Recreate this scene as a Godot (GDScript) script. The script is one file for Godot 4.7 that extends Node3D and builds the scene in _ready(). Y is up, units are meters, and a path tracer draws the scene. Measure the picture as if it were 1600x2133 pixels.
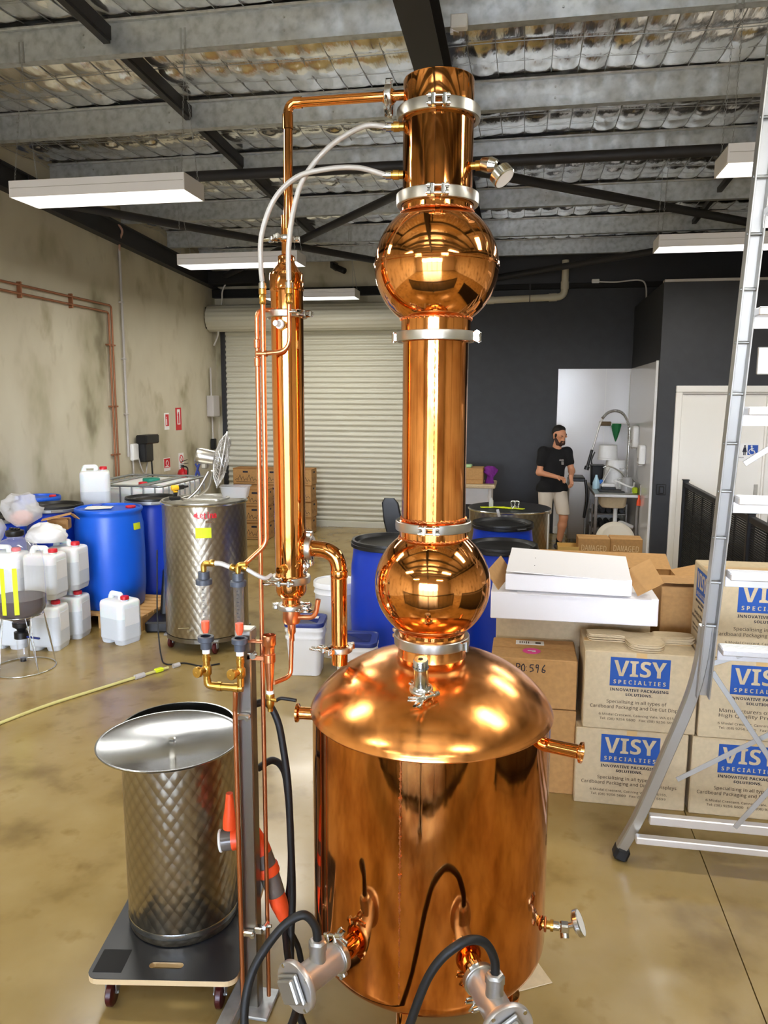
extends Node3D

# ---------------------------------------------------------------- mesh builder
class MB:
	var v := PackedVector3Array()
	var n := PackedVector3Array()
	var uv := PackedVector2Array()
	var ix := PackedInt32Array()
	var t := Transform3D()

	func tri(a: Vector3, b: Vector3, c: Vector3, na: Vector3, nb: Vector3, nc: Vector3, ua := Vector2(), ub := Vector2(), uc := Vector2()):
		var k := v.size()
		v.append(t * a); v.append(t * b); v.append(t * c)
		n.append((t.basis * na).normalized()); n.append((t.basis * nb).normalized()); n.append((t.basis * nc).normalized())
		uv.append(ua); uv.append(ub); uv.append(uc)
		if (v[k + 1] - v[k]).cross(v[k + 2] - v[k]).dot(n[k] + n[k + 1] + n[k + 2]) > 0.0:
			ix.append(k); ix.append(k + 2); ix.append(k + 1)
		else:
			ix.append(k); ix.append(k + 1); ix.append(k + 2)

	func quad(a: Vector3, b: Vector3, c: Vector3, d: Vector3, nn := Vector3.ZERO, u0 := Vector2(0, 0), u1 := Vector2(1, 1)):
		var m := nn
		if m == Vector3.ZERO:
			m = (c - a).cross(b - d).normalized()
		tri(a, b, c, m, m, m, u0, Vector2(u1.x, u0.y), u1)
		tri(a, c, d, m, m, m, u0, u1, Vector2(u0.x, u1.y))

	func quadn(a, b, c, d, na, nb, nc, nd, ua := Vector2(), ub := Vector2(), uc := Vector2(), ud := Vector2()):
		tri(a, b, c, na, nb, nc, ua, ub, uc)
		tri(a, c, d, na, nc, nd, ua, uc, ud)

	# surface of revolution about +y; points are (radius, height)
	func lathe(p: Array, seg := 32, a0 := 0.0, a1 := TAU, crease := 0.7):
		var m := p.size()
		var nl := []
		for i in m - 1:
			var d: Vector2 = p[i + 1] - p[i]
			nl.append(Vector2(d.y, -d.x).normalized() if d.length() > 1e-7 else Vector2(1, 0))
		var ln := 0.0
		for i in m - 1:
			var p0: Vector2 = p[i]
			var p1: Vector2 = p[i + 1]
			var d := p0.distance_to(p1)
			if d < 1e-7: continue
			var n0: Vector2 = nl[i]
			var n1: Vector2 = nl[i]
			if i > 0 and nl[i - 1].dot(nl[i]) > crease: n0 = (nl[i - 1] + nl[i]).normalized()
			if i < m - 2 and nl[i + 1].dot(nl[i]) > crease: n1 = (nl[i + 1] + nl[i]).normalized()
			for s in seg:
				var f0 := float(s) / seg
				var f1 := float(s + 1) / seg
				var c0 := Vector2(cos(lerpf(a0, a1, f0)), sin(lerpf(a0, a1, f0)))
				var c1 := Vector2(cos(lerpf(a0, a1, f1)), sin(lerpf(a0, a1, f1)))
				quadn(Vector3(p0.x * c0.x, p0.y, p0.x * c0.y), Vector3(p0.x * c1.x, p0.y, p0.x * c1.y), Vector3(p1.x * c1.x, p1.y, p1.x * c1.y), Vector3(p1.x * c0.x, p1.y, p1.x * c0.y),
					Vector3(n0.x * c0.x, n0.y, n0.x * c0.y), Vector3(n0.x * c1.x, n0.y, n0.x * c1.y), Vector3(n1.x * c1.x, n1.y, n1.x * c1.y), Vector3(n1.x * c0.x, n1.y, n1.x * c0.y),
					Vector2(f0, ln), Vector2(f1, ln), Vector2(f1, ln + d), Vector2(f0, ln + d))
			ln += d

	func cyl(a: Vector3, b: Vector3, r: float, seg := 16, r2 := -1.0, bev := 0.0):
		if r2 < 0.0: r2 = r
		var keep := t
		var y := (b - a).normalized()
		var x := y.cross(Vector3(0, 0, 1) if absf(y.z) < 0.9 else Vector3(1, 0, 0)).normalized()
		t = t * Transform3D(Basis(x, y, x.cross(y)), a)
		var h := a.distance_to(b)
		if bev > 0.0:
			lathe([Vector2(0, 0), Vector2(r - bev, 0), Vector2(r, bev), Vector2(r2, h - bev), Vector2(r2 - bev, h), Vector2(0, h)], seg)
		else:
			lathe([Vector2(0, 0), Vector2(r, 0), Vector2(r2, h), Vector2(0, h)], seg)
		t = keep

	# lathe with a chosen axis: profile heights run from a towards b
	func turn(a: Vector3, dir: Vector3, p: Array, seg := 24, crease := 0.7):
		var keep := t
		var y := dir.normalized()
		var x := y.cross(Vector3(0, 0, 1) if absf(y.z) < 0.9 else Vector3(1, 0, 0)).normalized()
		t = t * Transform3D(Basis(x, y, x.cross(y)), a)
		lathe(p, seg, 0.0, TAU, crease)
		t = keep

	func lathe_at(c: Vector3, p: Array, seg := 16):
		var keep := t
		t = t * Transform3D(Basis(), c)
		lathe(p, seg)
		t = keep

	func tube(p: PackedVector3Array, r: float, seg := 10, closed := false, r_end := -1.0, caps := true):
		var m := p.size()
		if m < 2: return
		var x := Vector3.ZERO
		var rings := []
		var ns := []
		var ln := 0.0
		var ls := []
		for i in m:
			var d: Vector3
			if closed: d = (p[(i + 1) % m] - p[(i + m - 1) % m])
			else: d = p[mini(i + 1, m - 1)] - p[maxi(i - 1, 0)]
			d = d.normalized()
			if x == Vector3.ZERO:
				x = d.cross(Vector3.UP if absf(d.y) < 0.9 else Vector3.RIGHT).normalized()
			x = (x - d * x.dot(d)).normalized()
			var y := d.cross(x)
			var rr := r if r_end < 0.0 else lerpf(r, r_end, float(i) / (m - 1))
			var ring := PackedVector3Array()
			var nr := PackedVector3Array()
			for s in seg:
				var a := TAU * s / seg
				var q := x * cos(a) + y * sin(a)
				ring.append(p[i] + q * rr)
				nr.append(q)
			rings.append(ring); ns.append(nr)
			if i > 0: ln += p[i].distance_to(p[i - 1])
			ls.append(ln)
		for i in (m if closed else m - 1):
			var j := (i + 1) % m
			for s in seg:
				var s1 := (s + 1) % seg
				quadn(rings[i][s], rings[i][s1], rings[j][s1], rings[j][s], ns[i][s], ns[i][s1], ns[j][s1], ns[j][s],
					Vector2(float(s) / seg, ls[i]), Vector2(float(s + 1) / seg, ls[i]), Vector2(float(s + 1) / seg, ls[j]), Vector2(float(s) / seg, ls[j]))
		if caps and not closed:
			for e in [0, m - 1]:
				var nn: Vector3 = (p[0] - p[1]).normalized() if e == 0 else (p[m - 1] - p[m - 2]).normalized()
				for s in seg:
					tri(p[e], rings[e][s], rings[e][(s + 1) % seg], nn, nn, nn)

	func ring(c: Vector3, rad: float, r: float, seg := 40, tseg := 8, axis := Vector3.UP):
		var x := axis.cross(Vector3(0, 0, 1) if absf(axis.z) < 0.9 else Vector3(1, 0, 0)).normalized()
		var y := axis.cross(x)
		var p := PackedVector3Array()
		for i in seg:
			var a := TAU * i / seg
			p.append(c + (x * cos(a) + y * sin(a)) * rad)
		tube(p, r, tseg, true)

	# box with chamfered edges
	func box(c: Vector3, s: Vector3, b := 0.0, basis := Basis()):
		var keep := t
		t = t * Transform3D(basis, c)
		var h := s * 0.5
		b = minf(b, minf(h.x, minf(h.y, h.z)) * 0.9)
		for ax in 3:
			for sg in [-1.0, 1.0]:
				var e := Vector3.ZERO; e[ax] = sg
				var u := Vector3.ZERO; u[(ax + 1) % 3] = 1
				var w := Vector3.ZERO; w[(ax + 2) % 3] = 1
				var hu: float = h[(ax + 1) % 3] - b
				var hw: float = h[(ax + 2) % 3] - b
				var o: Vector3 = e * h[ax]
				quad(o - u * hu - w * hw, o + u * hu - w * hw, o + u * hu + w * hw, o - u * hu + w * hw, e, Vector2(-hu, -hw), Vector2(hu, hw))
		if b > 0.0:
			for ax in 3:
				var u := Vector3.ZERO; u[ax] = 1
				var a1 := (ax + 1) % 3
				var a2 := (ax + 2) % 3
				for s1 in [-1.0, 1.0]:
					for s2 in [-1.0, 1.0]:
						var e1 := Vector3.ZERO; e1[a1] = s1
						var e2 := Vector3.ZERO; e2[a2] = s2
						var p1: Vector3 = e1 * h[a1] + e2 * (h[a2] - b)
						var p2: Vector3 = e1 * (h[a1] - b) + e2 * h[a2]
						var hx: float = h[ax] - b
						quad(p1 - u * hx, p1 + u * hx, p2 + u * hx, p2 - u * hx, (e1 + e2).normalized())
			for sx in [-1.0, 1.0]:
				for sy in [-1.0, 1.0]:
					for sz in [-1.0, 1.0]:
						var nn := Vector3(sx, sy, sz).normalized()
						tri(Vector3(sx * h.x, sy * (h.y - b), sz * (h.z - b)), Vector3(sx * (h.x - b), sy * h.y, sz * (h.z - b)), Vector3(sx * (h.x - b), sy * (h.y - b), sz * h.z), nn, nn, nn)
		t = keep

	# straight bar of rectangular section from a to b; up names the direction of its height
	func bar(a: Vector3, b: Vector3, w: float, h: float, up := Vector3.UP, bev := 0.0):
		var z := (b - a).normalized()
		var x := up.cross(z).normalized()
		var y := z.cross(x)
		box((a + b) * 0.5, Vector3(w, h, a.distance_to(b)), bev, Basis(x, y, z))

	# polygon in the local xy plane, extruded from z0 to z1
	func prism(poly: PackedVector2Array, z0: float, z1: float):
		var ids := Geometry2D.triangulate_polygon(poly)
		for k in range(0, ids.size(), 3):
			for zz in [[z1, Vector3(0, 0, 1)], [z0, Vector3(0, 0, -1)]]:
				var q := []
				for j in 3: q.append(Vector3(poly[ids[k + j]].x, poly[ids[k + j]].y, zz[0]))
				tri(q[0], q[1], q[2], zz[1], zz[1], zz[1], poly[ids[k]], poly[ids[k + 1]], poly[ids[k + 2]])
		var cw := Geometry2D.is_polygon_clockwise(poly)
		for i in poly.size():
			var a := poly[i]
			var b := poly[(i + 1) % poly.size()]
			var d := (b - a).normalized()
			var nn := Vector3(d.y, -d.x, 0) * (-1.0 if cw else 1.0)
			quad(Vector3(a.x, a.y, z0), Vector3(b.x, b.y, z0), Vector3(b.x, b.y, z1), Vector3(a.x, a.y, z1), nn, Vector2(0, z0), Vector2(a.distance_to(b), z1))

	# skin over rings of equal point count
	func loft(rings: Array, cap0 := true, cap1 := true, smooth := true):
		var m := rings.size()
		var k: int = rings[0].size()
		var cen := []
		for r in rings:
			var c := Vector3.ZERO
			for q in r: c += q
			cen.append(c / k)
		var nor := func(i: int, s: int) -> Vector3:
			var du: Vector3 = rings[i][(s + 1) % k] - rings[i][(s + k - 1) % k]
			var dv: Vector3 = rings[mini(i + 1, m - 1)][s] - rings[maxi(i - 1, 0)][s]
			var q := du.cross(dv)
			if q.length() < 1e-9: q = rings[i][s] - cen[i]
			q = q.normalized()
			return q
		var sg := 0.0
		for i in m:
			for s in k: sg += nor.call(i, s).dot((rings[i][s] - cen[i]).normalized())
		var f := 1.0 if sg >= 0.0 else -1.0
		for i in m - 1:
			for s in k:
				var s1 := (s + 1) % k
				var a: Vector3 = rings[i][s]
				var b: Vector3 = rings[i][s1]
				var c: Vector3 = rings[i + 1][s1]
				var d: Vector3 = rings[i + 1][s]
				if smooth:
					quadn(a, b, c, d, nor.call(i, s) * f, nor.call(i, s1) * f, nor.call(i + 1, s1) * f, nor.call(i + 1, s) * f,
						Vector2(float(s) / k, float(i) / m), Vector2(float(s + 1) / k, float(i) / m), Vector2(float(s + 1) / k, float(i + 1) / m), Vector2(float(s) / k, float(i + 1) / m))
				else:
					var g := (c - a).cross(b - d).normalized()
					if g.dot(a + b + c + d - (cen[i] + cen[i + 1]) * 2.0) < 0.0: g = -g
					quad(a, b, c, d, g)
		for e in ([[0, cap0], [m - 1, cap1]]):
			if not e[1]: continue
			var i: int = e[0]
			var o: Vector3 = cen[0] - cen[1] if i == 0 else cen[m - 1] - cen[m - 2]
			o = o.normalized()
			for s in k: tri(cen[i], rings[i][s], rings[i][(s + 1) % k], o, o, o)

	# height-field style patch; f(u, v) gives a point, up names its front
	func patch(nu: int, nv: int, f: Callable, up := Vector3.UP, uvs := Vector2(1, 1)):
		var pt := []
		for j in nv + 1:
			var row := PackedVector3Array()
			for i in nu + 1: row.append(f.call(float(i) / nu, float(j) / nv))
			pt.append(row)
		var nn := []
		for j in nv + 1:
			var row := PackedVector3Array()
			for i in nu + 1:
				var q: Vector3 = (pt[j][mini(i + 1, nu)] - pt[j][maxi(i - 1, 0)]).cross(pt[mini(j + 1, nv)][i] - pt[maxi(j - 1, 0)][i]).normalized()
				row.append(q if q.dot(up) > 0 else -q)
			nn.append(row)
		var k := v.size()
		for j in nv + 1:
			for i in nu + 1:
				v.append(t * pt[j][i]); n.append((t.basis * nn[j][i]).normalized()); uv.append(Vector2(uvs.x * i / nu, uvs.y * j / nv))
		for j in nv:
			for i in nu:
				var a := k + j * (nu + 1) + i
				var b := a + 1
				var c := a + nu + 2
				var d := a + nu + 1
				if (v[b] - v[a]).cross(v[d] - v[a]).dot(n[a]) > 0.0: ix.append_array([a, c, b, a, d, c])
				else: ix.append_array([a, b, c, a, c, d])

	func mesh() -> ArrayMesh:
		var m := ArrayMesh.new()
		var a := []
		a.resize(Mesh.ARRAY_MAX)
		a[Mesh.ARRAY_VERTEX] = v; a[Mesh.ARRAY_NORMAL] = n; a[Mesh.ARRAY_TEX_UV] = uv; a[Mesh.ARRAY_INDEX] = ix
		m.add_surface_from_arrays(Mesh.PRIMITIVE_TRIANGLES, a)
		return m

# ---------------------------------------------------------------- scene helpers
var M := {}
var rng := RandomNumberGenerator.new()

func obj(b: MB, called: String, m: Material, parent: Node = self, label := "") -> MeshInstance3D:
	var o := MeshInstance3D.new()
	o.name = called
	o.mesh = b.mesh()
	o.material_override = m
	if label: o.set_meta("label", label)
	parent.add_child(o, true)
	return o

func tag(o: Node, label: String, category: String, group := ""):
	o.set_meta("label", label)
	o.set_meta("category", category)
	if group: o.set_meta("group", group)
	return o

func thing(called: String, label: String, category: String, at := Vector3.ZERO, turn := 0.0, group := "") -> Node3D:
	var o := Node3D.new()
	o.name = called
	o.position = at
	o.rotation.y = turn
	tag(o, label, category, group)
	add_child(o, true)
	return o

func copy(src: Node3D, label: String, at: Vector3, turn := 0.0, group := "") -> Node3D:
	var o: Node3D = src.duplicate()
	o.name = String(src.name).rstrip("0123456789")
	add_child(o, true)
	o.position = at
	o.rotation.y = turn
	o.set_meta("label", label)
	if group: o.set_meta("group", group)
	return o

func struct(b: MB, called: String, m: Material, label: String, parent: Node = self) -> MeshInstance3D:
	var o := obj(b, called, m, parent, label)
	if parent == self: o.set_meta("kind", "structure")
	return o

func stuff(o: Node):
	o.set_meta("kind", "stuff")
	return o

func arc_path(p: Array, r: float, k := 7) -> PackedVector3Array:
	# polyline with its corners rounded to radius r
	var out := PackedVector3Array([p[0]])
	for i in range(1, p.size() - 1):
		var a: Vector3 = p[i - 1]
		var b: Vector3 = p[i]
		var c: Vector3 = p[i + 1]
		var d0 := (a - b).normalized()
		var d1 := (c - b).normalized()
		var ang := acos(clampf(d0.dot(d1), -1, 1))
		var l := minf(r / tan(ang * 0.5), minf(a.distance_to(b), b.distance_to(c)) * 0.49)
		for s in k + 1:
			var f := float(s) / k
			var q0 := (b + d0 * l).lerp(b, f)
			var q1 := b.lerp(b + d1 * l, f)
			out.append(q0.lerp(q1, f))
	out.append(p[-1])
	return out

func spline(p: Array, k := 10) -> PackedVector3Array:
	var out := PackedVector3Array()
	for i in p.size() - 1:
		var a: Vector3 = p[maxi(i - 1, 0)]
		var b: Vector3 = p[i]
		var c: Vector3 = p[i + 1]
		var d: Vector3 = p[mini(i + 2, p.size() - 1)]
		for s in k: out.append(b.cubic_interpolate(c, a, d, float(s) / k))
	out.append(p[-1])
	return out

func rrect(w: float, d: float, r: float, y: float, k := 5, cx := 0.0, cz := 0.0) -> PackedVector3Array:
	# rounded rectangle ring in the xz plane
	var out := PackedVector3Array()
	r = minf(r, minf(w, d) * 0.499)
	var cs := [[1, 1, 0.0], [-1, 1, PI / 2], [-1, -1, PI], [1, -1, PI * 1.5]]
	for c in cs:
		for s in k + 1:
			var a: float = c[2] + PI / 2 * s / k
			out.append(Vector3(cx + c[0] * (w / 2 - r) + cos(a) * r, y, cz + c[1] * (d / 2 - r) + sin(a) * r))
	return out

func words(s: String, width: float, height: float, m: Material, parent: Node, xf: Transform3D, bold := true, called := "lettering", font := "Droid Sans") -> MeshInstance3D:
	# lettering fitted to a width and a height of its own, standing on the local xy plane
	var tm := TextMesh.new()
	var f := SystemFont.new()
	f.font_names = PackedStringArray([font])
	f.font_weight = 700 if bold else 400
	tm.font = f
	tm.text = s
	tm.font_size = 48
	tm.depth = 0.0
	tm.pixel_size = 0.01
	tm.curve_step = 1.0
	var bb := tm.get_aabb()
	tm.depth = 0.02
	var sx := width / maxf(bb.size.x, 0.01)
	var sy := height / maxf(bb.size.y, 0.01)
	var o := MeshInstance3D.new()
	o.name = called
	o.mesh = tm
	o.material_override = m
	var c := bb.get_center()
	o.transform = xf * Transform3D(Basis.from_scale(Vector3(sx, sy, 0.02)), Vector3(-c.x * sx, -c.y * sy, 0))
	parent.add_child(o, true)
	return o

func V(x: float, y: float, z: float) -> Vector3: return Vector3(x, y, z)

# ---------------------------------------------------------------- materials
func noise_tex(freq: float, seed_: int, size := 512, ramp: Array = [], normal := false, strength := 4.0, octaves := 4, type := FastNoiseLite.TYPE_SIMPLEX_SMOOTH) -> NoiseTexture2D:
	var t := NoiseTexture2D.new()
	var f := FastNoiseLite.new()
	f.seed = seed_
	f.frequency = freq
	f.noise_type = type
	f.fractal_octaves = octaves
	t.noise = f
	t.width = size; t.height = size
	t.seamless = true
	if normal:
		t.as_normal_map = true
		t.bump_strength = strength
	if ramp:
		var g := Gradient.new()
		var offs := PackedFloat32Array()
		var cols := PackedColorArray()
		for r in ramp: offs.append(r[0]); cols.append(r[1])
		g.offsets = offs; g.colors = cols
		t.color_ramp = g
	return t

func mat(c: Color, rough := 0.6, metal := 0.0) -> StandardMaterial3D:
	var m := StandardMaterial3D.new()
	m.albedo_color = c
	m.roughness = rough
	m.metallic = metal
	return m

func tex(m: StandardMaterial3D, t: Texture2D, scale: Vector3, world := true, tri := true) -> StandardMaterial3D:
	m.albedo_texture = t
	m.uv1_triplanar = tri
	m.uv1_world_triplanar = world and tri
	m.uv1_scale = scale
	return m

func g(x: float) -> Color: return Color(x, x, x)

func _ready():
	rng.seed = 7
	# camera
	var cam := Camera3D.new()
	cam.name = "camera"
	cam.position = V(0, 2.1, 0)
	cam.rotation_degrees = V(-8.35, 10.3, 0.2)
	cam.fov = rad_to_deg(2.0 * atan(1066.5 / 1600.0))
	cam.near = 0.05
	cam.far = 100.0
	add_child(cam)
	cam.current = true
	# daylight sky, which reaches the room only through the shopfront behind the viewer; exposure
	var we := WorldEnvironment.new()
	we.name = "environment"
	var env := Environment.new()
	var sky := Sky.new()
	var sm := ProceduralSkyMaterial.new()
	sm.sky_top_color = Color(0.62, 0.72, 0.88)
	sm.sky_horizon_color = Color(0.88, 0.90, 0.94)
	sm.ground_horizon_color = Color(0.74, 0.76, 0.78)
	sm.ground_bottom_color = Color(0.60, 0.60, 0.60)
	sm.sky_energy_multiplier = 6.0
	sm.ground_energy_multiplier = 4.0
	sky.sky_material = sm
	env.background_mode = Environment.BG_SKY
	env.sky = sky
	env.tonemap_mode = Environment.TONE_MAPPER_LINEAR
	env.tonemap_exposure = 1.0
	env.sdfgi_enabled = true
	env.ssao_enabled = true
	env.ssil_enabled = true
	we.environment = env
	add_child(we)
	materials()
	# lamps: rows of suspended panels, the ones in view first
	var first: Node3D = ceiling_light(V(-2.925, 3.48, -5.21), "suspended white panel light hung nearest above the concrete wall")
	ceiling_light(V(-2.97, 3.48, -7.95), "suspended panel light behind the condenser's top, second from the roller door")
	ceiling_light(V(-2.97, 3.48, -10.66), "small-looking suspended panel light just in front of the roller door drum")
	ceiling_light(V(1.775, 3.48, -5.21), "suspended panel light cut by the frame edge above the ladder")
	ceiling_light(V(1.80, 3.48, -7.76), "suspended panel light left of the ladder stile over the dark partition")
	for z in [-2.45, 0.3, 3.05]:
		var nth: String = {-2.45: "beside the still", 0.3: "beside the viewer", 3.05: "nearest the shopfront"}[z]
		ceiling_light(V(-2.95, 3.48, z), "suspended panel light over the concrete wall side, %s" % nth, "panel lights outside the picture")
		ceiling_light(V(1.79, 3.48, z), "suspended panel light over the ladder side, %s" % nth, "panel lights outside the picture")
	shell()
	roof()
	door_wall()
	partition_wall()
	wall_services()
	still()
	stand_post()
	tank_on_dolly()
	left_group()
	middle_group()
	boxes()
	ladder()
	fence()
	near_fence()
	roof_fittings()
	sink_corner()
	man()
	floor_things()

const LIGHT := 4.4

func ceiling_light(at: Vector3, label: String, group := "suspended panel lights") -> Node3D:
	var o := thing("panel_light", label, "light", at, 0.0, group)
	var w := 1.3
	var d := 0.33
	var b := MB.new()
	b.box(V(0, 0.055, -d / 2 + 0.004), V(w, 0.11, 0.008), 0.002)
	b.box(V(0, 0.055, d / 2 - 0.004), V(w, 0.11, 0.008), 0.002)
	b.box(V(0, 0.105, 0), V(w, 0.008, d - 0.016), 0.0)
	for s in [-1, 1]: b.box(V(s * (w / 2 - 0.004), 0.055, 0), V(0.008, 0.11, d - 0.016), 0.0)
	obj(b, "housing", M.lampwhite, o)
	b = MB.new()
	b.box(V(0, 0.06, d / 2 + 0.0015), V(w - 0.02, 0.003, 0.003))
	obj(b, "seam", M.lampgrey, o)
	b = MB.new()
	b.box(V(0, 0.006, 0), V(w - 0.018, 0.012, d - 0.018), 0.003)
	obj(b, "diffuser", M.diffuser, o)
	# chains up to the purlin above, and their clips
	var zp := purlin_near(at.z) - at.z
	var top := purlin_bottom(at.z + zp) - at.y
	for s in [-1, 1]:
		for q in [-1, 1]:
			b = MB.new()
			var foot := V(s * (w / 2 - 0.03), 0.112, q * (d / 2 - 0.03))
			var head := V(s * (w / 2 - 0.05) + q * 0.02, top + 0.03, zp + q * 0.02)
			var n := int(foot.distance_to(head) / 0.024)
			for i in n:
				var p := foot.lerp(head, (i + 0.5) / n)
				var dv := (head - foot).normalized()
				var side := dv.cross(Vector3.RIGHT if i % 2 == 0 else Vector3(0, 0, 1)).normalized()
				var up := dv * 0.014
				b.tube(PackedVector3Array([p + up, p + side * 0.005 + up * 0.5, p + side * 0.005 - up * 0.5, p - up, p - side * 0.005 - up * 0.5, p - side * 0.005 + up * 0.5]), 0.0014, 4, true)
			obj(b, "chain", M.zinc_plain, o)
		b = MB.new()
		b.bar(V(s * (w / 2 - 0.05) - 0.015, top - 0.01, zp), V(s * (w / 2 - 0.05) - 0.015, top + 0.13, zp + 0.0), 0.012, 0.006, Vector3(0, 0, 1))
		b.bar(V(s * (w / 2 - 0.05) + 0.015, top - 0.01, zp), V(s * (w / 2 - 0.05) + 0.015, top + 0.13, zp + 0.0), 0.012, 0.006, Vector3(0, 0, 1))
		b.t = Transform3D(Basis(), V(0, 0, 0.032))
		obj(b, "purlin_clip", M.zinc_plain, o)
	var l := AreaLight3D.new()
	l.name = "panel_glow"
	l.area_size = Vector2(w - 0.03, d - 0.03)
	l.area_normalize_energy = true
	l.position = V(0, -0.004, 0)
	l.rotation_degrees = V(-90, 0, 0)
	l.light_color = Color(1.0, 0.985, 0.95)
	l.light_energy = LIGHT
	l.area_range = 30.0
	l.area_attenuation = 2.0
	l.shadow_enabled = true
	o.add_child(l)
	return o

const PURLINS := [-11.5, -10.42, -9.16, -7.72, -6.5, -5.21, -3.95, -2.7, -1.45, -0.2, 1.05, 2.3, 3.55, 4.8]

func purlin_bottom(z: float) -> float: return 4.1 + 0.045 * (z + 12.3)

func purlin_near(z: float) -> float:
	var best: float = PURLINS[0]
	for p in PURLINS:
		if absf(p - z) < absf(best - z): best = p
	return best

func materials():
	# metals
	var streak := noise_tex(0.02, 3, 512, [[0.0, g(0.55)], [0.35, g(0.9)], [1.0, Color(1, 1, 1)]], false, 1, 4)
	var cu := mat(Color(0.93, 0.62, 0.34), 0.085, 1.0)
	cu.normal_enabled = true
	cu.normal_texture = noise_tex(0.012, 11, 512, [], true, 2.0, 3)
	cu.normal_scale = 0.10
	cu.roughness_texture = noise_tex(0.02, 12, 512, [[0.0, g(0.5)], [0.5, g(0.8)], [1.0, g(1.0)]])
	cu.roughness = 0.09
	cu.uv1_triplanar = true
	cu.uv1_scale = V(3.0, 0.8, 3.0)
	M.copper = cu
	var cu2: StandardMaterial3D = cu.duplicate()
	cu2.albedo_texture = noise_tex(0.009, 21, 512, [[0.0, Color(0.66, 0.55, 0.46)], [0.4, Color(0.90, 0.86, 0.82)], [0.75, Color(1, 1, 1)]])
	M.copper_patina = cu2
	var cus: StandardMaterial3D = cu.duplicate()
	cus.roughness = 0.27
	M.copper_satin = cus
	var cu3 := mat(Color(0.90, 0.60, 0.42), 0.3, 1.0)
	M.copper_pipe = cu3
	M.copper_old = mat(Color(0.62, 0.42, 0.30), 0.5, 0.7)
	M.weld = mat(Color(0.80, 0.50, 0.30), 0.35, 1.0)
	M.brass = mat(Color(0.83, 0.66, 0.33), 0.28, 1.0)
	M.steel = mat(Color(0.82, 0.82, 0.80), 0.2, 1.0)
	M.steel_brushed = mat(Color(0.76, 0.75, 0.72), 0.34, 1.0)
	M.steel_dark = mat(Color(0.55, 0.53, 0.50), 0.32, 1.0)
	M.alu = mat(Color(0.72, 0.72, 0.71), 0.42, 0.9)
	M.alu_cast = mat(Color(0.80, 0.79, 0.78), 0.42, 0.85)
	M.alu_bright = mat(Color(0.93, 0.93, 0.94), 0.3, 0.8)
	M.zinc_plain = mat(Color(0.66, 0.67, 0.67), 0.42, 0.8)
	var zn := mat(Color(0.80, 0.82, 0.83), 0.46, 0.6)
	zn.roughness_texture = noise_tex(0.03, 31, 256, [[0.0, g(0.75)], [1.0, g(1.0)]])
	tex(zn, noise_tex(0.02, 32, 512, [[0.0, g(0.78)], [0.5, g(0.92)], [1.0, g(1.0)]]), V(1, 1, 1))
	M.zinc = zn
	var foil := mat(Color(0.93, 0.92, 0.90), 0.19, 1.0)
	foil.normal_enabled = true
	foil.normal_texture = noise_tex(0.012, 41, 512, [], true, 8.0, 4)
	foil.normal_scale = 0.22
	foil.uv1_triplanar = true
	foil.uv1_world_triplanar = true
	foil.uv1_scale = V(1.6, 1.0, 0.35)
	M.foil = foil
	# marbled (circle-polished) stainless: overlapping arcs as relief
	var sc := Image.create(128, 128, false, Image.FORMAT_RGB8)
	for y in 128:
		for x in 128:
			var best := 0.0
			for k in [[0, 0], [128, 0], [64, 64], [-64, 64], [192, 64], [0, 128], [128, 128], [64, -64], [64, 192]]:
				var dd := Vector2(x - k[0], y - k[1]).length() / 66.0
				if dd < 1.0: best = maxf(best, (1.0 - dd) * (0.55 + 0.45 * float(y - k[1] + 66) / 132.0))
			sc.set_pixel(x, y, g(best))
	var scn: Image = sc.duplicate()
	scn.bump_map_to_normal_map(14.0)
	var tint: Image = sc.duplicate()
	for y in 128:
		for x in 128: tint.set_pixel(x, y, g(0.82 + 0.18 * sc.get_pixel(x, y).r))
	var ms := mat(Color(0.74, 0.70, 0.62), 0.3, 1.0)
	ms.normal_enabled = true
	ms.normal_texture = ImageTexture.create_from_image(scn)
	ms.normal_scale = 0.5
	ms.albedo_texture = ImageTexture.create_from_image(tint)
	ms.uv1_scale = V(29, 16, 1)
	M.marbled = ms
	# plastics and paints
	M.lampwhite = mat(Color(0.93, 0.92, 0.92), 0.4)
	M.lampgrey = mat(Color(0.72, 0.70, 0.68), 0.5)
	var df := mat(Color(1, 1, 1), 0.5)
	df.emission_enabled = true
	df.emission = Color(1, 0.995, 0.98)
	df.emission_energy_multiplier = 2.2
	M.diffuser = df
	M.black = mat(Color(0.055, 0.055, 0.06), 0.42)
	M.black_matte = mat(Color(0.07, 0.07, 0.075), 0.8)
	M.rubber = mat(Color(0.05, 0.052, 0.055), 0.55)
	M.dark_steel = mat(Color(0.15, 0.15, 0.165), 0.55)
	M.dark_paint = mat(Color(0.13, 0.135, 0.16), 0.62)
	M.white = mat(Color(0.93, 0.93, 0.92), 0.45)
	M.white_gloss = mat(Color(0.90, 0.90, 0.91), 0.15)
	var hd := mat(Color(0.93, 0.94, 0.94), 0.4)
	hd.subsurf_scatter_enabled = true
	hd.subsurf_scatter_strength = 0.3
	M.hdpe = hd
	M.hdpe_full = mat(Color(0.84, 0.86, 0.87), 0.4)
	M.blue = mat(Color(0.07, 0.36, 0.82), 0.36)
	M.blue2 = mat(Color(0.05, 0.22, 0.70), 0.36)
	M.lid_blue = mat(Color(0.13, 0.19, 0.46), 0.4)
	M.red = mat(Color(0.80, 0.09, 0.15), 0.4)
	M.orange = mat(Color(0.95, 0.33, 0.14), 0.4)
	M.yellow = mat(Color(0.95, 0.72, 0.08), 0.45)
	M.tape = mat(Color(0.85, 0.90, 0.10), 0.6)
	M.green = mat(Color(0.03, 0.42, 0.20), 0.7)
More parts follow.
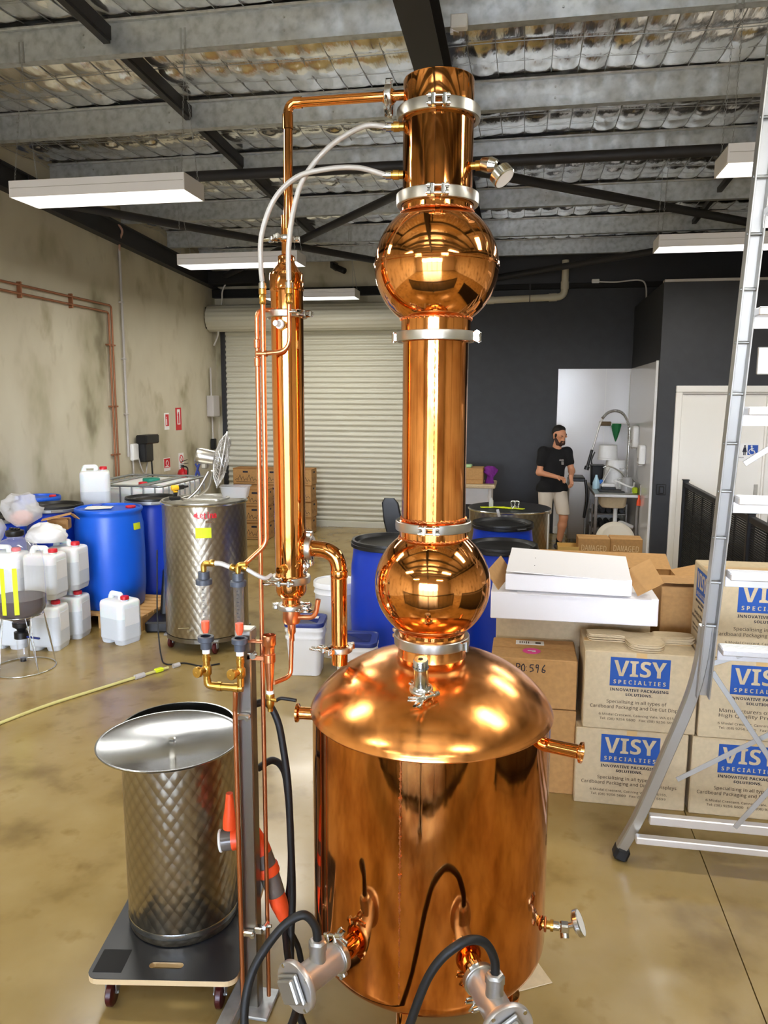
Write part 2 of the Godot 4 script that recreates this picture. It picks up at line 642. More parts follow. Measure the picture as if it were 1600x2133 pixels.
	M.grey_pvc = mat(Color(0.25, 0.27, 0.31), 0.45)
	M.cream_pvc = mat(Color(0.80, 0.77, 0.68), 0.5)
	M.hose = mat(Color(0.80, 0.79, 0.76), 0.35)
	M.braid = mat(Color(0.78, 0.77, 0.75), 0.5, 0.3)
	M.purple = mat(Color(0.45, 0.12, 0.50), 0.8)
	M.ink = mat(Color(0.13, 0.13, 0.20), 0.8)
	M.inkbrown = mat(Color(0.26, 0.21, 0.17), 0.8)
	M.logo_blue = mat(Color(0.10, 0.30, 0.60), 0.7)
	M.pink = mat(Color(0.90, 0.30, 0.60), 0.7)
	M.sign_blue = mat(Color(0.10, 0.30, 0.66), 0.5)
	M.skin = mat(Color(0.80, 0.56, 0.42), 0.55)
	M.hair = mat(Color(0.10, 0.075, 0.06), 0.7)
	M.beard = mat(Color(0.24, 0.14, 0.10), 0.75)
	M.shirt = mat(Color(0.045, 0.045, 0.05), 0.9)
	M.shorts = mat(Color(0.84, 0.80, 0.74), 0.9)
	M.shoe = mat(Color(0.28, 0.28, 0.30), 0.8)
	var gl := mat(Color(1, 1, 1, 0.09), 0.04)
	gl.metallic_specular = 0.4
	gl.transparency = BaseMaterial3D.TRANSPARENCY_ALPHA
	M.clear = gl
	var hz := mat(Color(0.86, 0.86, 0.86, 0.42), 0.4)
	hz.transparency = BaseMaterial3D.TRANSPARENCY_ALPHA
	M.film = hz
	var wine := mat(Color(0.17, 0.035, 0.03), 0.2)
	wine.metallic_specular = 0.25
	M.wine = wine
	# board and timber
	M.kraft = tex(mat(Color(0.76, 0.58, 0.36), 0.85), noise_tex(0.05, 51, 256, [[0.0, g(0.9)], [1.0, g(1.0)]]), V(2, 2, 2), false)
	M.kraft_pale = tex(mat(Color(0.80, 0.72, 0.58), 0.85), noise_tex(0.05, 52, 256, [[0.0, g(0.93)], [1.0, g(1.0)]]), V(2, 2, 2), false)
	M.kraft_dark = mat(Color(0.62, 0.44, 0.24), 0.9)
	M.board_white = mat(Color(0.93, 0.92, 0.92), 0.7)
	M.tape_clear = mat(Color(0.80, 0.66, 0.44), 0.3)
	M.ply_edge = mat(Color(0.82, 0.72, 0.55), 0.6)
	M.ply_black = mat(Color(0.12, 0.13, 0.15), 0.35)
	M.timber = mat(Color(0.78, 0.60, 0.36), 0.7)
	# concrete
	var cw := mat(Color(0.81, 0.785, 0.71), 0.9)
	tex(cw, noise_tex(0.004, 61, 1024, [[0.0, Color(0.52, 0.50, 0.43)], [0.28, Color(0.84, 0.83, 0.77)], [0.5, Color(0.95, 0.94, 0.91)], [1.0, Color(1, 1, 0.98)]], false, 1, 5), V(0.22, 0.13, 0.22))
	cw.detail_enabled = true
	cw.detail_albedo = noise_tex(0.012, 62, 512, [[0.0, Color(0.80, 0.78, 0.72)], [0.3, Color(1, 1, 1)], [1.0, Color(1, 1, 1)]], false, 1, 5)
	cw.detail_blend_mode = BaseMaterial3D.BLEND_MODE_MUL
	cw.uv2_triplanar = true
	cw.uv2_world_triplanar = true
	cw.uv2_scale = V(0.9, 0.25, 0.9)
	cw.heightmap_enabled = false
	M.concrete = cw
	var fl := mat(Color(0.66, 0.575, 0.385), 0.24)
	tex(fl, noise_tex(0.005, 71, 1024, [[0.0, Color(0.72, 0.68, 0.56)], [0.4, Color(0.92, 0.90, 0.84)], [1.0, Color(1, 1, 1)]], false, 1, 6), V(0.3, 0.3, 0.3))
	fl.detail_enabled = true
	fl.detail_albedo = noise_tex(0.03, 72, 512, [[0.0, Color(0.87, 0.84, 0.76)], [0.3, Color(1, 1, 1)], [1.0, Color(1, 1, 1)]], false, 1, 5)
	fl.detail_blend_mode = BaseMaterial3D.BLEND_MODE_MUL
	fl.uv2_triplanar = true
	fl.uv2_world_triplanar = true
	fl.uv2_scale = V(0.7, 0.7, 0.7)
	fl.roughness_texture = noise_tex(0.01, 73, 512, [[0.0, g(0.65)], [1.0, g(1.0)]])
	fl.roughness = 0.27
	fl.metallic_specular = 0.6
	M.floor = fl
	M.charcoal = tex(mat(Color(0.165, 0.17, 0.185), 0.55), noise_tex(0.02, 81, 256, [[0.0, g(0.88)], [1.0, g(1.0)]]), V(1, 1, 1))
	M.shutter = mat(Color(0.80, 0.79, 0.72), 0.4)
	M.door_white = mat(Color(0.92, 0.91, 0.88), 0.4)

# ---------------------------------------------------------------- the building
const BACK := -12.3
const LEFT := -5.08
const RIGHT := 6.2
const FRONT := 6.0

func shell():
	var b := MB.new()
	b.box(V((LEFT + RIGHT) / 2, -0.13, (BACK + FRONT) / 2), V(RIGHT - LEFT + 0.4, 0.2, FRONT - BACK + 0.4))
	var f := struct(b, "floor", M.floor, "polished olive-tan concrete floor with soft stains and lamp reflections")
	for s in [[LEFT, 0.868], [0.873, RIGHT]]:
		b = MB.new()
		b.box(V((s[0] + s[1]) / 2, -0.015, (BACK + FRONT) / 2), V(s[1] - s[0], 0.03, FRONT - BACK))
		obj(b, "slab", M.floor, f)
	# side walls follow the fall of the roof
	for w in [["wall_left", LEFT - 0.2, LEFT, "stained grey precast concrete wall on the drum side"], ["wall_right", RIGHT, RIGHT + 0.2, "grey precast concrete wall outside the picture"]]:
		b = MB.new()
		b.t = Transform3D(Basis(Vector3.UP, -PI / 2), Vector3.ZERO)
		b.prism(PackedVector2Array([Vector2(BACK - 0.2, -0.2), Vector2(FRONT + 0.2, -0.2), Vector2(FRONT + 0.2, purlin_bottom(FRONT + 0.2) + 0.272), Vector2(BACK - 0.2, purlin_bottom(BACK - 0.2) + 0.272)]), -w[2], -w[1])
		struct(b, w[0], M.concrete, w[3])
	b = MB.new()
	for q in [[LEFT, -3.2, 0.0, 5.3], [2.2, RIGHT, 0.0, 5.3], [-3.2, 2.2, 3.3, 5.3]]: b.box(V((q[0] + q[1]) / 2, (q[2] + q[3]) / 2, FRONT + 0.1), V(q[1] - q[0], q[3] - q[2], 0.2))
	struct(b, "wall_front", M.lampwhite, "white front wall with the shopfront behind the viewer")
	# glazed shopfront that the copper mirrors
	b = MB.new()
	for x in [-3.2, -1.85, -0.5, 0.85, 2.2]: b.box(V(x, 1.65, FRONT + 0.08), V(0.08, 3.3, 0.1))
	for y in [0.04, 2.2, 3.26]: b.box(V(-0.5, y, FRONT + 0.08), V(5.4, 0.08, 0.09))
	var win := struct(b, "window_1", M.dark_steel, "dark framed shopfront window behind the viewer")
	for k in 4:
		for r in [[1.12, 2.08], [2.73, 0.98]]:
			b = MB.new()
			b.box(V(-2.525 + k * 1.35, r[0], FRONT + 0.08), V(1.27, r[1], 0.008))
			obj(b, "pane", M.clear, win)

func wall_back_piece(b: MB, x0: float, x1: float, y0: float, y1: float):
	b.box(V((x0 + x1) / 2, (y0 + y1) / 2, BACK - 0.1), V(x1 - x0, y1 - y0, 0.2))

func roof():
	# sheeting above the blanket
	var sl := atan(0.045)
	var zc := (BACK + FRONT) / 2
	var b := MB.new()
	b.box(V((LEFT + RIGHT) / 2, purlin_bottom(zc) + 0.29, zc), V(RIGHT - LEFT + 0.4, 0.04, (FRONT - BACK + 0.4) / cos(sl)), 0.0, Basis(Vector3.RIGHT, -sl))
	var ceil := struct(b, "ceiling", M.zinc, "sloping metal roof lined with silver foil insulation over safety mesh")
	# foil blanket bay by bay, bulging down between the wires
	var edges := [BACK] + PURLINS + [FRONT]
	for i in edges.size() - 1:
		var z0: float = edges[i] + (0.02 if i > 0 else 0.0)
		var z1: float = edges[i + 1] - 0.0
		var near := z0 < -2.0
		var cell := 0.2
		var nx := int((RIGHT - LEFT) / cell) * (5 if near else 2)
		var nz := 22 if near else 8
		var bulge := PackedFloat32Array()
		for k in 400: bulge.append(rng.randf_range(0.35, 1.0))
		var cz := maxf(1.0, roundf((z1 - z0) / 0.31))
		b = MB.new()
		b.patch(nx, nz, func(u: float, v: float) -> Vector3:
			var x := lerpf(LEFT, RIGHT, u)
			var z := lerpf(z0, z1, v)
			var cx := (x - LEFT) / cell
			var k := int(cx) * 5 + int(v * cz * 0.999)
			var bx := pow(absf(sin(PI * cx)), 0.5)
			var bz := pow(absf(sin(PI * v * cz)), 0.45)
			var sag := 0.05 * sin(PI * v) + 0.012 * sin(x * 2.3 + i)
			return V(x, purlin_bottom(z) + 0.235 - sag - 0.036 * bx * bz * bulge[k % 400], z), Vector3.DOWN)
		obj(b, "insulation_blanket", M.foil, ceil)
		if near:
			b = MB.new()
			var n := int((RIGHT - LEFT) / cell)
			for k in n:
				var x := LEFT + k * cell
				for s in 5:
					var v0 := s / 5.0
					var v1 := (s + 1) / 5.0
					b.bar(V(x, purlin_bottom(lerpf(z0, z1, v0)) + 0.222 - 0.05 * sin(PI * v0) - 0.012 * sin(x * 2.3 + i), lerpf(z0, z1, v0)), V(x, purlin_bottom(lerpf(z0, z1, v1)) + 0.222 - 0.05 * sin(PI * v1) - 0.012 * sin(x * 2.3 + i), lerpf(z0, z1, v1)), 0.005, 0.005)
			for k in int(cz) - 1:
				var v0 := (k + 1) / cz
				var z := lerpf(z0, z1, v0)
				for s in 40:
					var xa := lerpf(LEFT, RIGHT, s / 40.0)
					var xb := lerpf(LEFT, RIGHT, (s + 1) / 40.0)
					b.bar(V(xa, purlin_bottom(z) + 0.222 - 0.05 * sin(PI * v0) - 0.012 * sin(xa * 2.3 + i), z), V(xb, purlin_bottom(z) + 0.222 - 0.05 * sin(PI * v0) - 0.012 * sin(xb * 2.3 + i), z), 0.005, 0.005)
			stuff(obj(b, "safety_mesh", M.zinc_plain, ceil))
	# purlins: lipped C sections, web towards the viewer
	for z in PURLINS:
		var y := purlin_bottom(z)
		for seg in [[LEFT + 0.1, -0.69], [-0.64, RIGHT]]:
			b = MB.new()
			b.t = Transform3D(Basis(Vector3.UP, PI / 2), V(0, y, z))
			# local x runs to -z in the world
			b.prism(PackedVector2Array([Vector2(0, 0), Vector2(0.075, 0), Vector2(0.075, 0.02), Vector2(0.072, 0.02), Vector2(0.072, 0.003), Vector2(0.003, 0.003), Vector2(0.003, 0.197), Vector2(0.072, 0.197), Vector2(0.072, 0.18), Vector2(0.075, 0.18), Vector2(0.075, 0.2), Vector2(0, 0.2)]), seg[0], seg[1])
			# lapped rib strip and fixing heads along the top of the web
			b.t = Transform3D()
			b.box(V((seg[0] + seg[1]) / 2, y + 0.205, z + 0.012), V(seg[1] - seg[0], 0.018, 0.045), 0.004)
			var pl := struct(b, "roof_purlin", M.zinc, "galvanised roof purlin running across the shed")
			if z < -3.0:
				b = MB.new()
				for k in 12:
					var x: float = lerpf(seg[0], seg[1], (k + 0.4) / 12.0)
					if k % 4 == 1:
						for h in [0.06, 0.14]: b.cyl(V(x, y + h, z), V(x, y + h, z + 0.008), 0.008, 6)
				obj(b, "fixing_bolt", M.zinc_plain, pl)
	# rafter through the middle and edge beams along the walls: I sections on the fall of the roof
	for r in [[-0.665, 0.19, 0.25, "roof_rafter", "dark painted roof rafter directly above the still"], [LEFT + 0.055, 0.11, 0.24, "eave_beam", "dark steel edge beam along the top of the concrete wall"], [RIGHT - 0.055, 0.11, 0.24, "eave_beam", "dark steel edge beam outside the picture"]]:
		b = MB.new()
		var w: float = r[1] / 2
		var h: float = r[2]
		b.t = Transform3D(Basis(Vector3.RIGHT, Vector3(0, 1, 0), Vector3(0, 0.045, 1)), V(r[0], 4.1 + 0.045 * 12.3 - h, 0))
		b.prism(PackedVector2Array([Vector2(-w, 0), Vector2(w, 0), Vector2(w, 0.014), Vector2(0.006, 0.014), Vector2(0.006, h - 0.014), Vector2(w, h - 0.014), Vector2(w, h), Vector2(-w, h), Vector2(-w, h - 0.014), Vector2(-0.006, h - 0.014), Vector2(-0.006, 0.014), Vector2(-w, 0.014)]), BACK, FRONT)
		struct(b, r[3], M.dark_steel, r[4])
	# bridging straps between purlins
	for k in range(1, 8):
		for x in [-2.87, 1.98]:
			b = MB.new()
			var z0: float = PURLINS[k] + 0.01
			var z1: float = PURLINS[k + 1] - 0.08
			b.bar(V(x, purlin_bottom(z0) + 0.09, z0), V(x, purlin_bottom(z1) + 0.09, z1), 0.05, 0.05)
			b.bar(V(x + 0.03, purlin_bottom(z0) + 0.13, z0), V(x + 0.03, purlin_bottom(z1) + 0.13, z1), 0.006, 0.09)
			b.box(V(x, purlin_bottom(z1) + 0.08, z1 + 0.07), V(0.07, 0.13, 0.012))
			struct(b, "purlin_bridging", M.dark_steel, "dark bridging channel tying two purlins together")
	# wind bracing tubes in the plane of the roof
	var ends := [
		[V(-0.55, 0, -7.45), V(RIGHT, 0, -7.45), 0.05], [V(-4.98, 0, -7.45), V(-0.76, 0, -7.45), 0.05],
		[V(-0.55, 0, -7.6), V(5.6, 0, -12.1), 0.045], [V(RIGHT - 0.3, 0, -7.6), V(-0.5, 0, -12.1), 0.045],
		[V(-0.8, 0, -7.6), V(-4.9, 0, -12.1), 0.045], [V(-4.95, 0, -7.6), V(-0.8, 0, -12.1), 0.045]]
	for e in ends:
		b = MB.new()
		var a: Vector3 = e[0]
		var c: Vector3 = e[1]
		var low: float = 0.09 if e[2] < 0.05 else 0.07
		if e == ends[3] or e == ends[5]: low = 0.19
		a.y = purlin_bottom(a.z) - low
		c.y = purlin_bottom(c.z) - low
		b.cyl(a, c, e[2], 14)
		for p in [a, c]:
			b.box(p, V(0.012, 0.14, 0.2))
		struct(b, "roof_brace", M.dark_steel, "dark steel bracing tube under the roof")

func door_wall():
	# back wall: concrete with the shutter opening, charcoal paint to the right of it
	var b := MB.new()
	wall_back_piece(b, LEFT - 0.2, -4.94, -0.2, 4.35)
	wall_back_piece(b, -1.86, -0.9, -0.2, 3.2)
	wall_back_piece(b, -4.94, -0.9, 3.2, 4.35)
	struct(b, "wall_back", M.concrete, "concrete end wall around the roller door")
	b = MB.new()
	wall_back_piece(b, -0.9, RIGHT + 0.2, -0.2, 3.83)
	struct(b, "wall_back", M.charcoal, "end wall painted charcoal right of the roller door")
	b = MB.new()
	wall_back_piece(b, -0.9, RIGHT + 0.2, 3.83, 4.35)
	struct(b, "wall_back", M.dark_steel, "dark brown-grey panel above the charcoal wall")
	b = MB.new()
	b.box(V((-0.9 + RIGHT) / 2, 3.8, BACK + 0.03), V(RIGHT + 0.9, 0.08, 0.06), 0.004)
	struct(b, "trim_1", M.black_matte, "black ledge along the top of the charcoal wall")
	b = MB.new()
	b.box(V(-3.2, 3.79, BACK + 0.06), V(3.75, 0.13, 0.12), 0.005)
	struct(b, "trim_2", M.black_matte, "black lintel beam above the roller door drum")
	b = MB.new()
	b.box(V(-4.62, 4.0, BACK + 0.25), V(0.9, 0.2, 0.3), 0.01)
	struct(b, "trim_3", M.black_matte, "black steel bracket at the corner above the roller door")
	# roller door
	var o := thing("roller_door", "cream ribbed steel roller door closed across the end wall", "door", V(-3.4, 0, BACK + 0.03))
	var pitch := 0.0865
	var cross := PackedVector2Array()
	for k in 9: cross.append(Vector2(0.012 - 0.012 * cos(PI * k / 8.0) * cos(PI * k / 8.0), pitch * 0.9 * k / 8.0))
	var pr := PackedVector2Array([Vector2(0, 0)])
	for k in range(0, 9): pr.append(Vector2(0.026 * sin(PI * k / 8.0), pitch * 0.04 + pitch * 0.78 * k / 8.0))
	pr.append(Vector2(0, pitch)); pr.append(Vector2(-0.006, pitch)); pr.append(Vector2(-0.006, 0))
	var sm: Mesh
	for k in 36:
		if sm == null:
			b = MB.new()
			b.t = Transform3D(Basis(Vector3(0, 0, 1), Vector3.UP, Vector3(-1, 0, 0)), Vector3.ZERO)
			b.prism(pr, -1.5, 1.5)
			sm = obj(b, "slat", M.shutter, o).mesh
			o.get_child(0).position = V(0, 0.1, 0)
		else:
			var mi := MeshInstance3D.new()
			mi.name = "slat"; mi.mesh = sm; mi.material_override = M.shutter
			mi.position = V(0, 0.1 + pitch * k, 0)
			o.add_child(mi, true)
	b = MB.new()
	b.box(V(0, 0.051, 0.01), V(3.08, 0.10, 0.045), 0.006)
	obj(b, "bottom_rail", M.shutter, o)
	for s in [-1, 1]:
		b = MB.new()
		b.box(V(s * 1.53, 1.6, 0.02), V(0.07, 3.2, 0.09), 0.006)
		obj(b, "guide_rail", M.dark_steel, o)
	# rolled-up curtain: ribbed drum
	b = MB.new()
	var pts := []
	for k in 72:
		var a := TAU * k / 72.0
		var rr := 0.2 + 0.012 * absf(sin(a * 9.0))
		pts.append(Vector3(0, cos(a) * rr, sin(a) * rr))
	var r0 := PackedVector3Array()
	var r1 := PackedVector3Array()
	for q in pts:
		r0.append(q + V(-1.66, 3.38, 0.24)); r1.append(q + V(1.58, 3.38, 0.24))
	b.loft([r0, r1])
	obj(b, "curtain_drum", M.shutter, o)
	for s in [-1.7, 1.62]:
		b = MB.new()
		b.prism(PackedVector2Array([Vector2(-0.02, -0.2), Vector2(0.02, -0.2), Vector2(0.02, 0.2), Vector2(-0.02, 0.2)]), 0.0, 0.36)
		b.t = Transform3D(Basis(), V(s, 3.38, 0.0))
		b.box(V(0, 0, 0.2), V(0.05, 0.34, 0.36), 0.01)
		obj(b, "drum_bracket", M.black_matte, o)
	# grey drain pipe crossing the wall and turning up into the roof
	o = thing("drain_pipe", "cream plastic pipe hung high on the charcoal wall, elbowed up to the roof", "pipe", V(0, 3.6, BACK + 0.14))
	b = MB.new()
	b.tube(arc_path([V(-2.0, -0.04, 0), V(0.53, 0.03, 0), V(0.53, 0.56, 0)], 0.12, 8), 0.052, 16)
	obj(b, "pipe_run", M.cream_pvc, o)
	b = MB.new()
	b.cyl(V(0.3, 0.024, 0), V(0.42, 0.027, 0), 0.06, 16); b.cyl(V(0.53, 0.14, 0), V(0.53, 0.25, 0), 0.06, 16); b.cyl(V(-0.62, -0.002, 0), V(-0.52, 0.0, 0), 0.059, 16)
	obj(b, "pipe_socket", M.cream_pvc, o)
	b = MB.new()
	b.box(V(0.02, 0.35, 0), V(0.025, 0.7, 0.004)); b.ring(V(0.02, 0.015, 0), 0.055, 0.006, 20, 6, Vector3.RIGHT)
	obj(b, "hanger_strap", M.dark_steel, o)
	# little white cable box and loose cable on the ledge
	o = thing("junction_box", "small white junction box with a loose white cable on the black ledge", "junction box", V(0.98, 3.86, BACK + 0.04))
	b = MB.new()
	b.box(V(0, 0.0, 0.01), V(0.11, 0.06, 0.05), 0.008)
	obj(b, "box_body", M.white, o)
	b = MB.new()
	b.tube(spline([V(0.05, -0.01, 0.02), V(0.3, -0.02, 0.02), V(0.62, 0.0, 0.02), V(0.72, -0.08, 0.03), V(0.74, -0.3, 0.03)], 8), 0.012, 6)
	obj(b, "cable", M.hose, o)

func partition_wall():
	var zf := -9.884
	var x0 := 1.57
	# side wall of the sink nook and the wall with the door
	var b := MB.new()
	b.box(V(x0 + 0.05, 1.74, (BACK + zf) / 2), V(0.1, 3.48, zf - BACK))
	struct(b, "wall_nook", M.charcoal, "charcoal side wall of the sink corner")
	b = MB.new()
	b.box(V((x0 + 1.83) / 2, 1.74, zf + 0.05), V(1.83 - x0, 3.48, 0.1))
	b.box(V((2.88 + RIGHT) / 2, 1.74, zf + 0.05), V(RIGHT - 2.88, 3.48, 0.1))
	b.box(V((1.83 + 2.88) / 2, 2.855, zf + 0.05), V(1.05, 1.25, 0.1))
	struct(b, "wall_partition", M.charcoal, "charcoal partition wall around the white toilet door")
	b = MB.new()
	b.box(V((x0 + RIGHT) / 2, 3.49, zf + 0.06), V(RIGHT - x0, 0.03, 0.14), 0.003)
	struct(b, "trim_4", M.lampgrey, "pale capping strip along the top of the partition wall")
	b = MB.new()
	b.box(V((x0 + RIGHT) / 2, 3.44, (BACK + zf) / 2), V(RIGHT - x0 - 0.1, 0.06, zf - BACK))
	struct(b, "ceiling_amenities", M.charcoal, "flat top of the amenities room behind the partition")
	# white glossy splash panels
	var o := thing("splash_panel", "tall white glossy wall lining in the sink corner behind the man", "wall panel", V(1.0, 0, BACK))
	b = MB.new()
	b.box(V((0.486 + 1.562) / 2 - 1.0, 1.29, 0.006), V(1.562 - 0.486, 2.56, 0.012), 0.002)
	obj(b, "back_panel", M.white_gloss, o)
	b = MB.new()
	b.box(V(x0 - 0.008 - 1.0, 1.29, (zf - BACK) / 2 + 0.01), V(0.012, 2.56, zf - BACK - 0.05), 0.002)
	obj(b, "side_panel", M.white_gloss, o)
	b = MB.new()
	b.box(V(x0 - 0.008 - 1.0, 1.29, zf - BACK + 0.002), V(0.04, 2.57, 0.03), 0.004)
	obj(b, "edge_trim", M.white, o)
	b = MB.new()
	b.box(V(1.555 - 1.0, 1.29, 0.018), V(0.014, 2.56, 0.014))
	b.box(V(1.2 - 1.0, 1.29, 0.0135), V(0.006, 2.56, 0.003))
	obj(b, "joint_strip", M.white, o)
	b = MB.new()
	b.box(V(-0.1, 0.06, 0.02), V(0.8, 0.12, 0.03), 0.01)
	obj(b, "coving", M.white, o)
	# toilet door
	o = thing("toilet_door", "white toilet door with lever handle and accessible toilet sign, behind the ladder", "door", V(2.33, 0, zf + 0.1))
	b = MB.new()
	for s in [-1, 1]: b.box(V(s * 0.525, 1.098, 0.01), V(0.075, 2.196, 0.05), 0.006)
	b.box(V(0, 2.235, 0.01), V(1.125, 0.075, 0.05), 0.006)
	obj(b, "door_frame", M.door_white, o)
	b = MB.new()
	b.box(V(0, 1.09, -0.06), V(0.97, 2.16, 0.045), 0.003)
	obj(b, "door_leaf", M.door_white, o)
	b = MB.new()
	b.box(V(-0.477, 1.085, -0.03), V(0.02, 2.17, 0.05)); b.box(V(0.477, 1.085, -0.03), V(0.02, 2.17, 0.05)); b.box(V(0, 2.185, -0.03), V(0.974, 0.02, 0.048))
	obj(b, "door_stop", M.door_white, o)
	b = MB.new()
	b.box(V(0.42, 1.02, -0.034), V(0.045, 0.17, 0.008), 0.003)
	b.tube(arc_path([V(0.42, 0.97, -0.03), V(0.42, 0.97, 0.02), V(0.30, 0.97, 0.02)], 0.015), 0.009, 8)
	b.cyl(V(0.42, 1.05, -0.03), V(0.42, 1.05, -0.02), 0.012, 10)
	obj(b, "lever_handle", M.steel_brushed, o)
	o = thing("toilet_sign", "white toilet sign with a man, a woman and a blue wheelchair symbol on the door", "sign", V(2.585, 1.49, zf + 0.0675))
	b = MB.new()
	b.box(V(0, 0, 0.002), V(0.32, 0.21, 0.004), 0.001)
	obj(b, "plate", M.white, o)
	b = MB.new()
	b.box(V(0.1, 0.025, 0.0045), V(0.115, 0.12, 0.001))
	obj(b, "blue_square", M.sign_blue, o)
	b = MB.new()
	b.cyl(V(0.085, 0.07, 0.005), V(0.085, 0.07, 0.006), 0.011, 14)
	b.bar(V(0.087, 0.056, 0.0055), V(0.092, 0.015, 0.0055), 0.001, 0.016, Vector3.RIGHT)
	b.bar(V(0.092, 0.018, 0.0055), V(0.118, 0.016, 0.0055), 0.001, 0.012)
	b.bar(V(0.115, 0.018, 0.0055), V(0.132, -0.018, 0.0055), 0.001, 0.011, Vector3.RIGHT)
	b.bar(V(0.09, 0.042, 0.0055), V(0.112, 0.04, 0.0055), 0.001, 0.008)
	for k in 12:
		var a0 := deg_to_rad(110 + k * 20.0)
		var a1 := deg_to_rad(130 + k * 20.0)
		b.bar(V(0.093 + 0.035 * cos(a0), 0.005 + 0.035 * sin(a0), 0.0055), V(0.093 + 0.035 * cos(a1), 0.005 + 0.035 * sin(a1), 0.0055), 0.001, 0.009, Vector3(0, 0, 1).cross(V(cos(a1) - cos(a0), sin(a1) - sin(a0), 0)).normalized())
	obj(b, "wheelchair_symbol", M.white, o)
	b = MB.new()
	for x in [-0.115, 0.01]:
		b.cyl(V(x, 0.072, 0.004), V(x, 0.072, 0.0055), 0.011, 14)
		b.t = Transform3D(Basis(), V(x, 0, 0))
		if x > 0: b.prism(PackedVector2Array([Vector2(-0.012, 0.058), Vector2(0.012, 0.058), Vector2(0.026, 0.0), Vector2(-0.026, 0.0)]), 0.004, 0.0055)
		else: b.prism(PackedVector2Array([Vector2(-0.02, 0.058), Vector2(0.02, 0.058), Vector2(0.018, 0.0), Vector2(-0.018, 0.0)]), 0.004, 0.0055)
		b.box(V(-0.008, -0.018, 0.0048), V(0.01, 0.04, 0.0015)); b.box(V(0.008, -0.018, 0.0048), V(0.01, 0.04, 0.0015))
		b.t = Transform3D()
	b.box(V(-0.052, 0.025, 0.0045), V(0.003, 0.11, 0.001))
	obj(b, "figure_symbol", M.ink, o)
	words("UNISEX TOILET", 0.13, 0.013, M.ink, o, Transform3D(Basis(), V(-0.06, -0.065, 0.0045)))

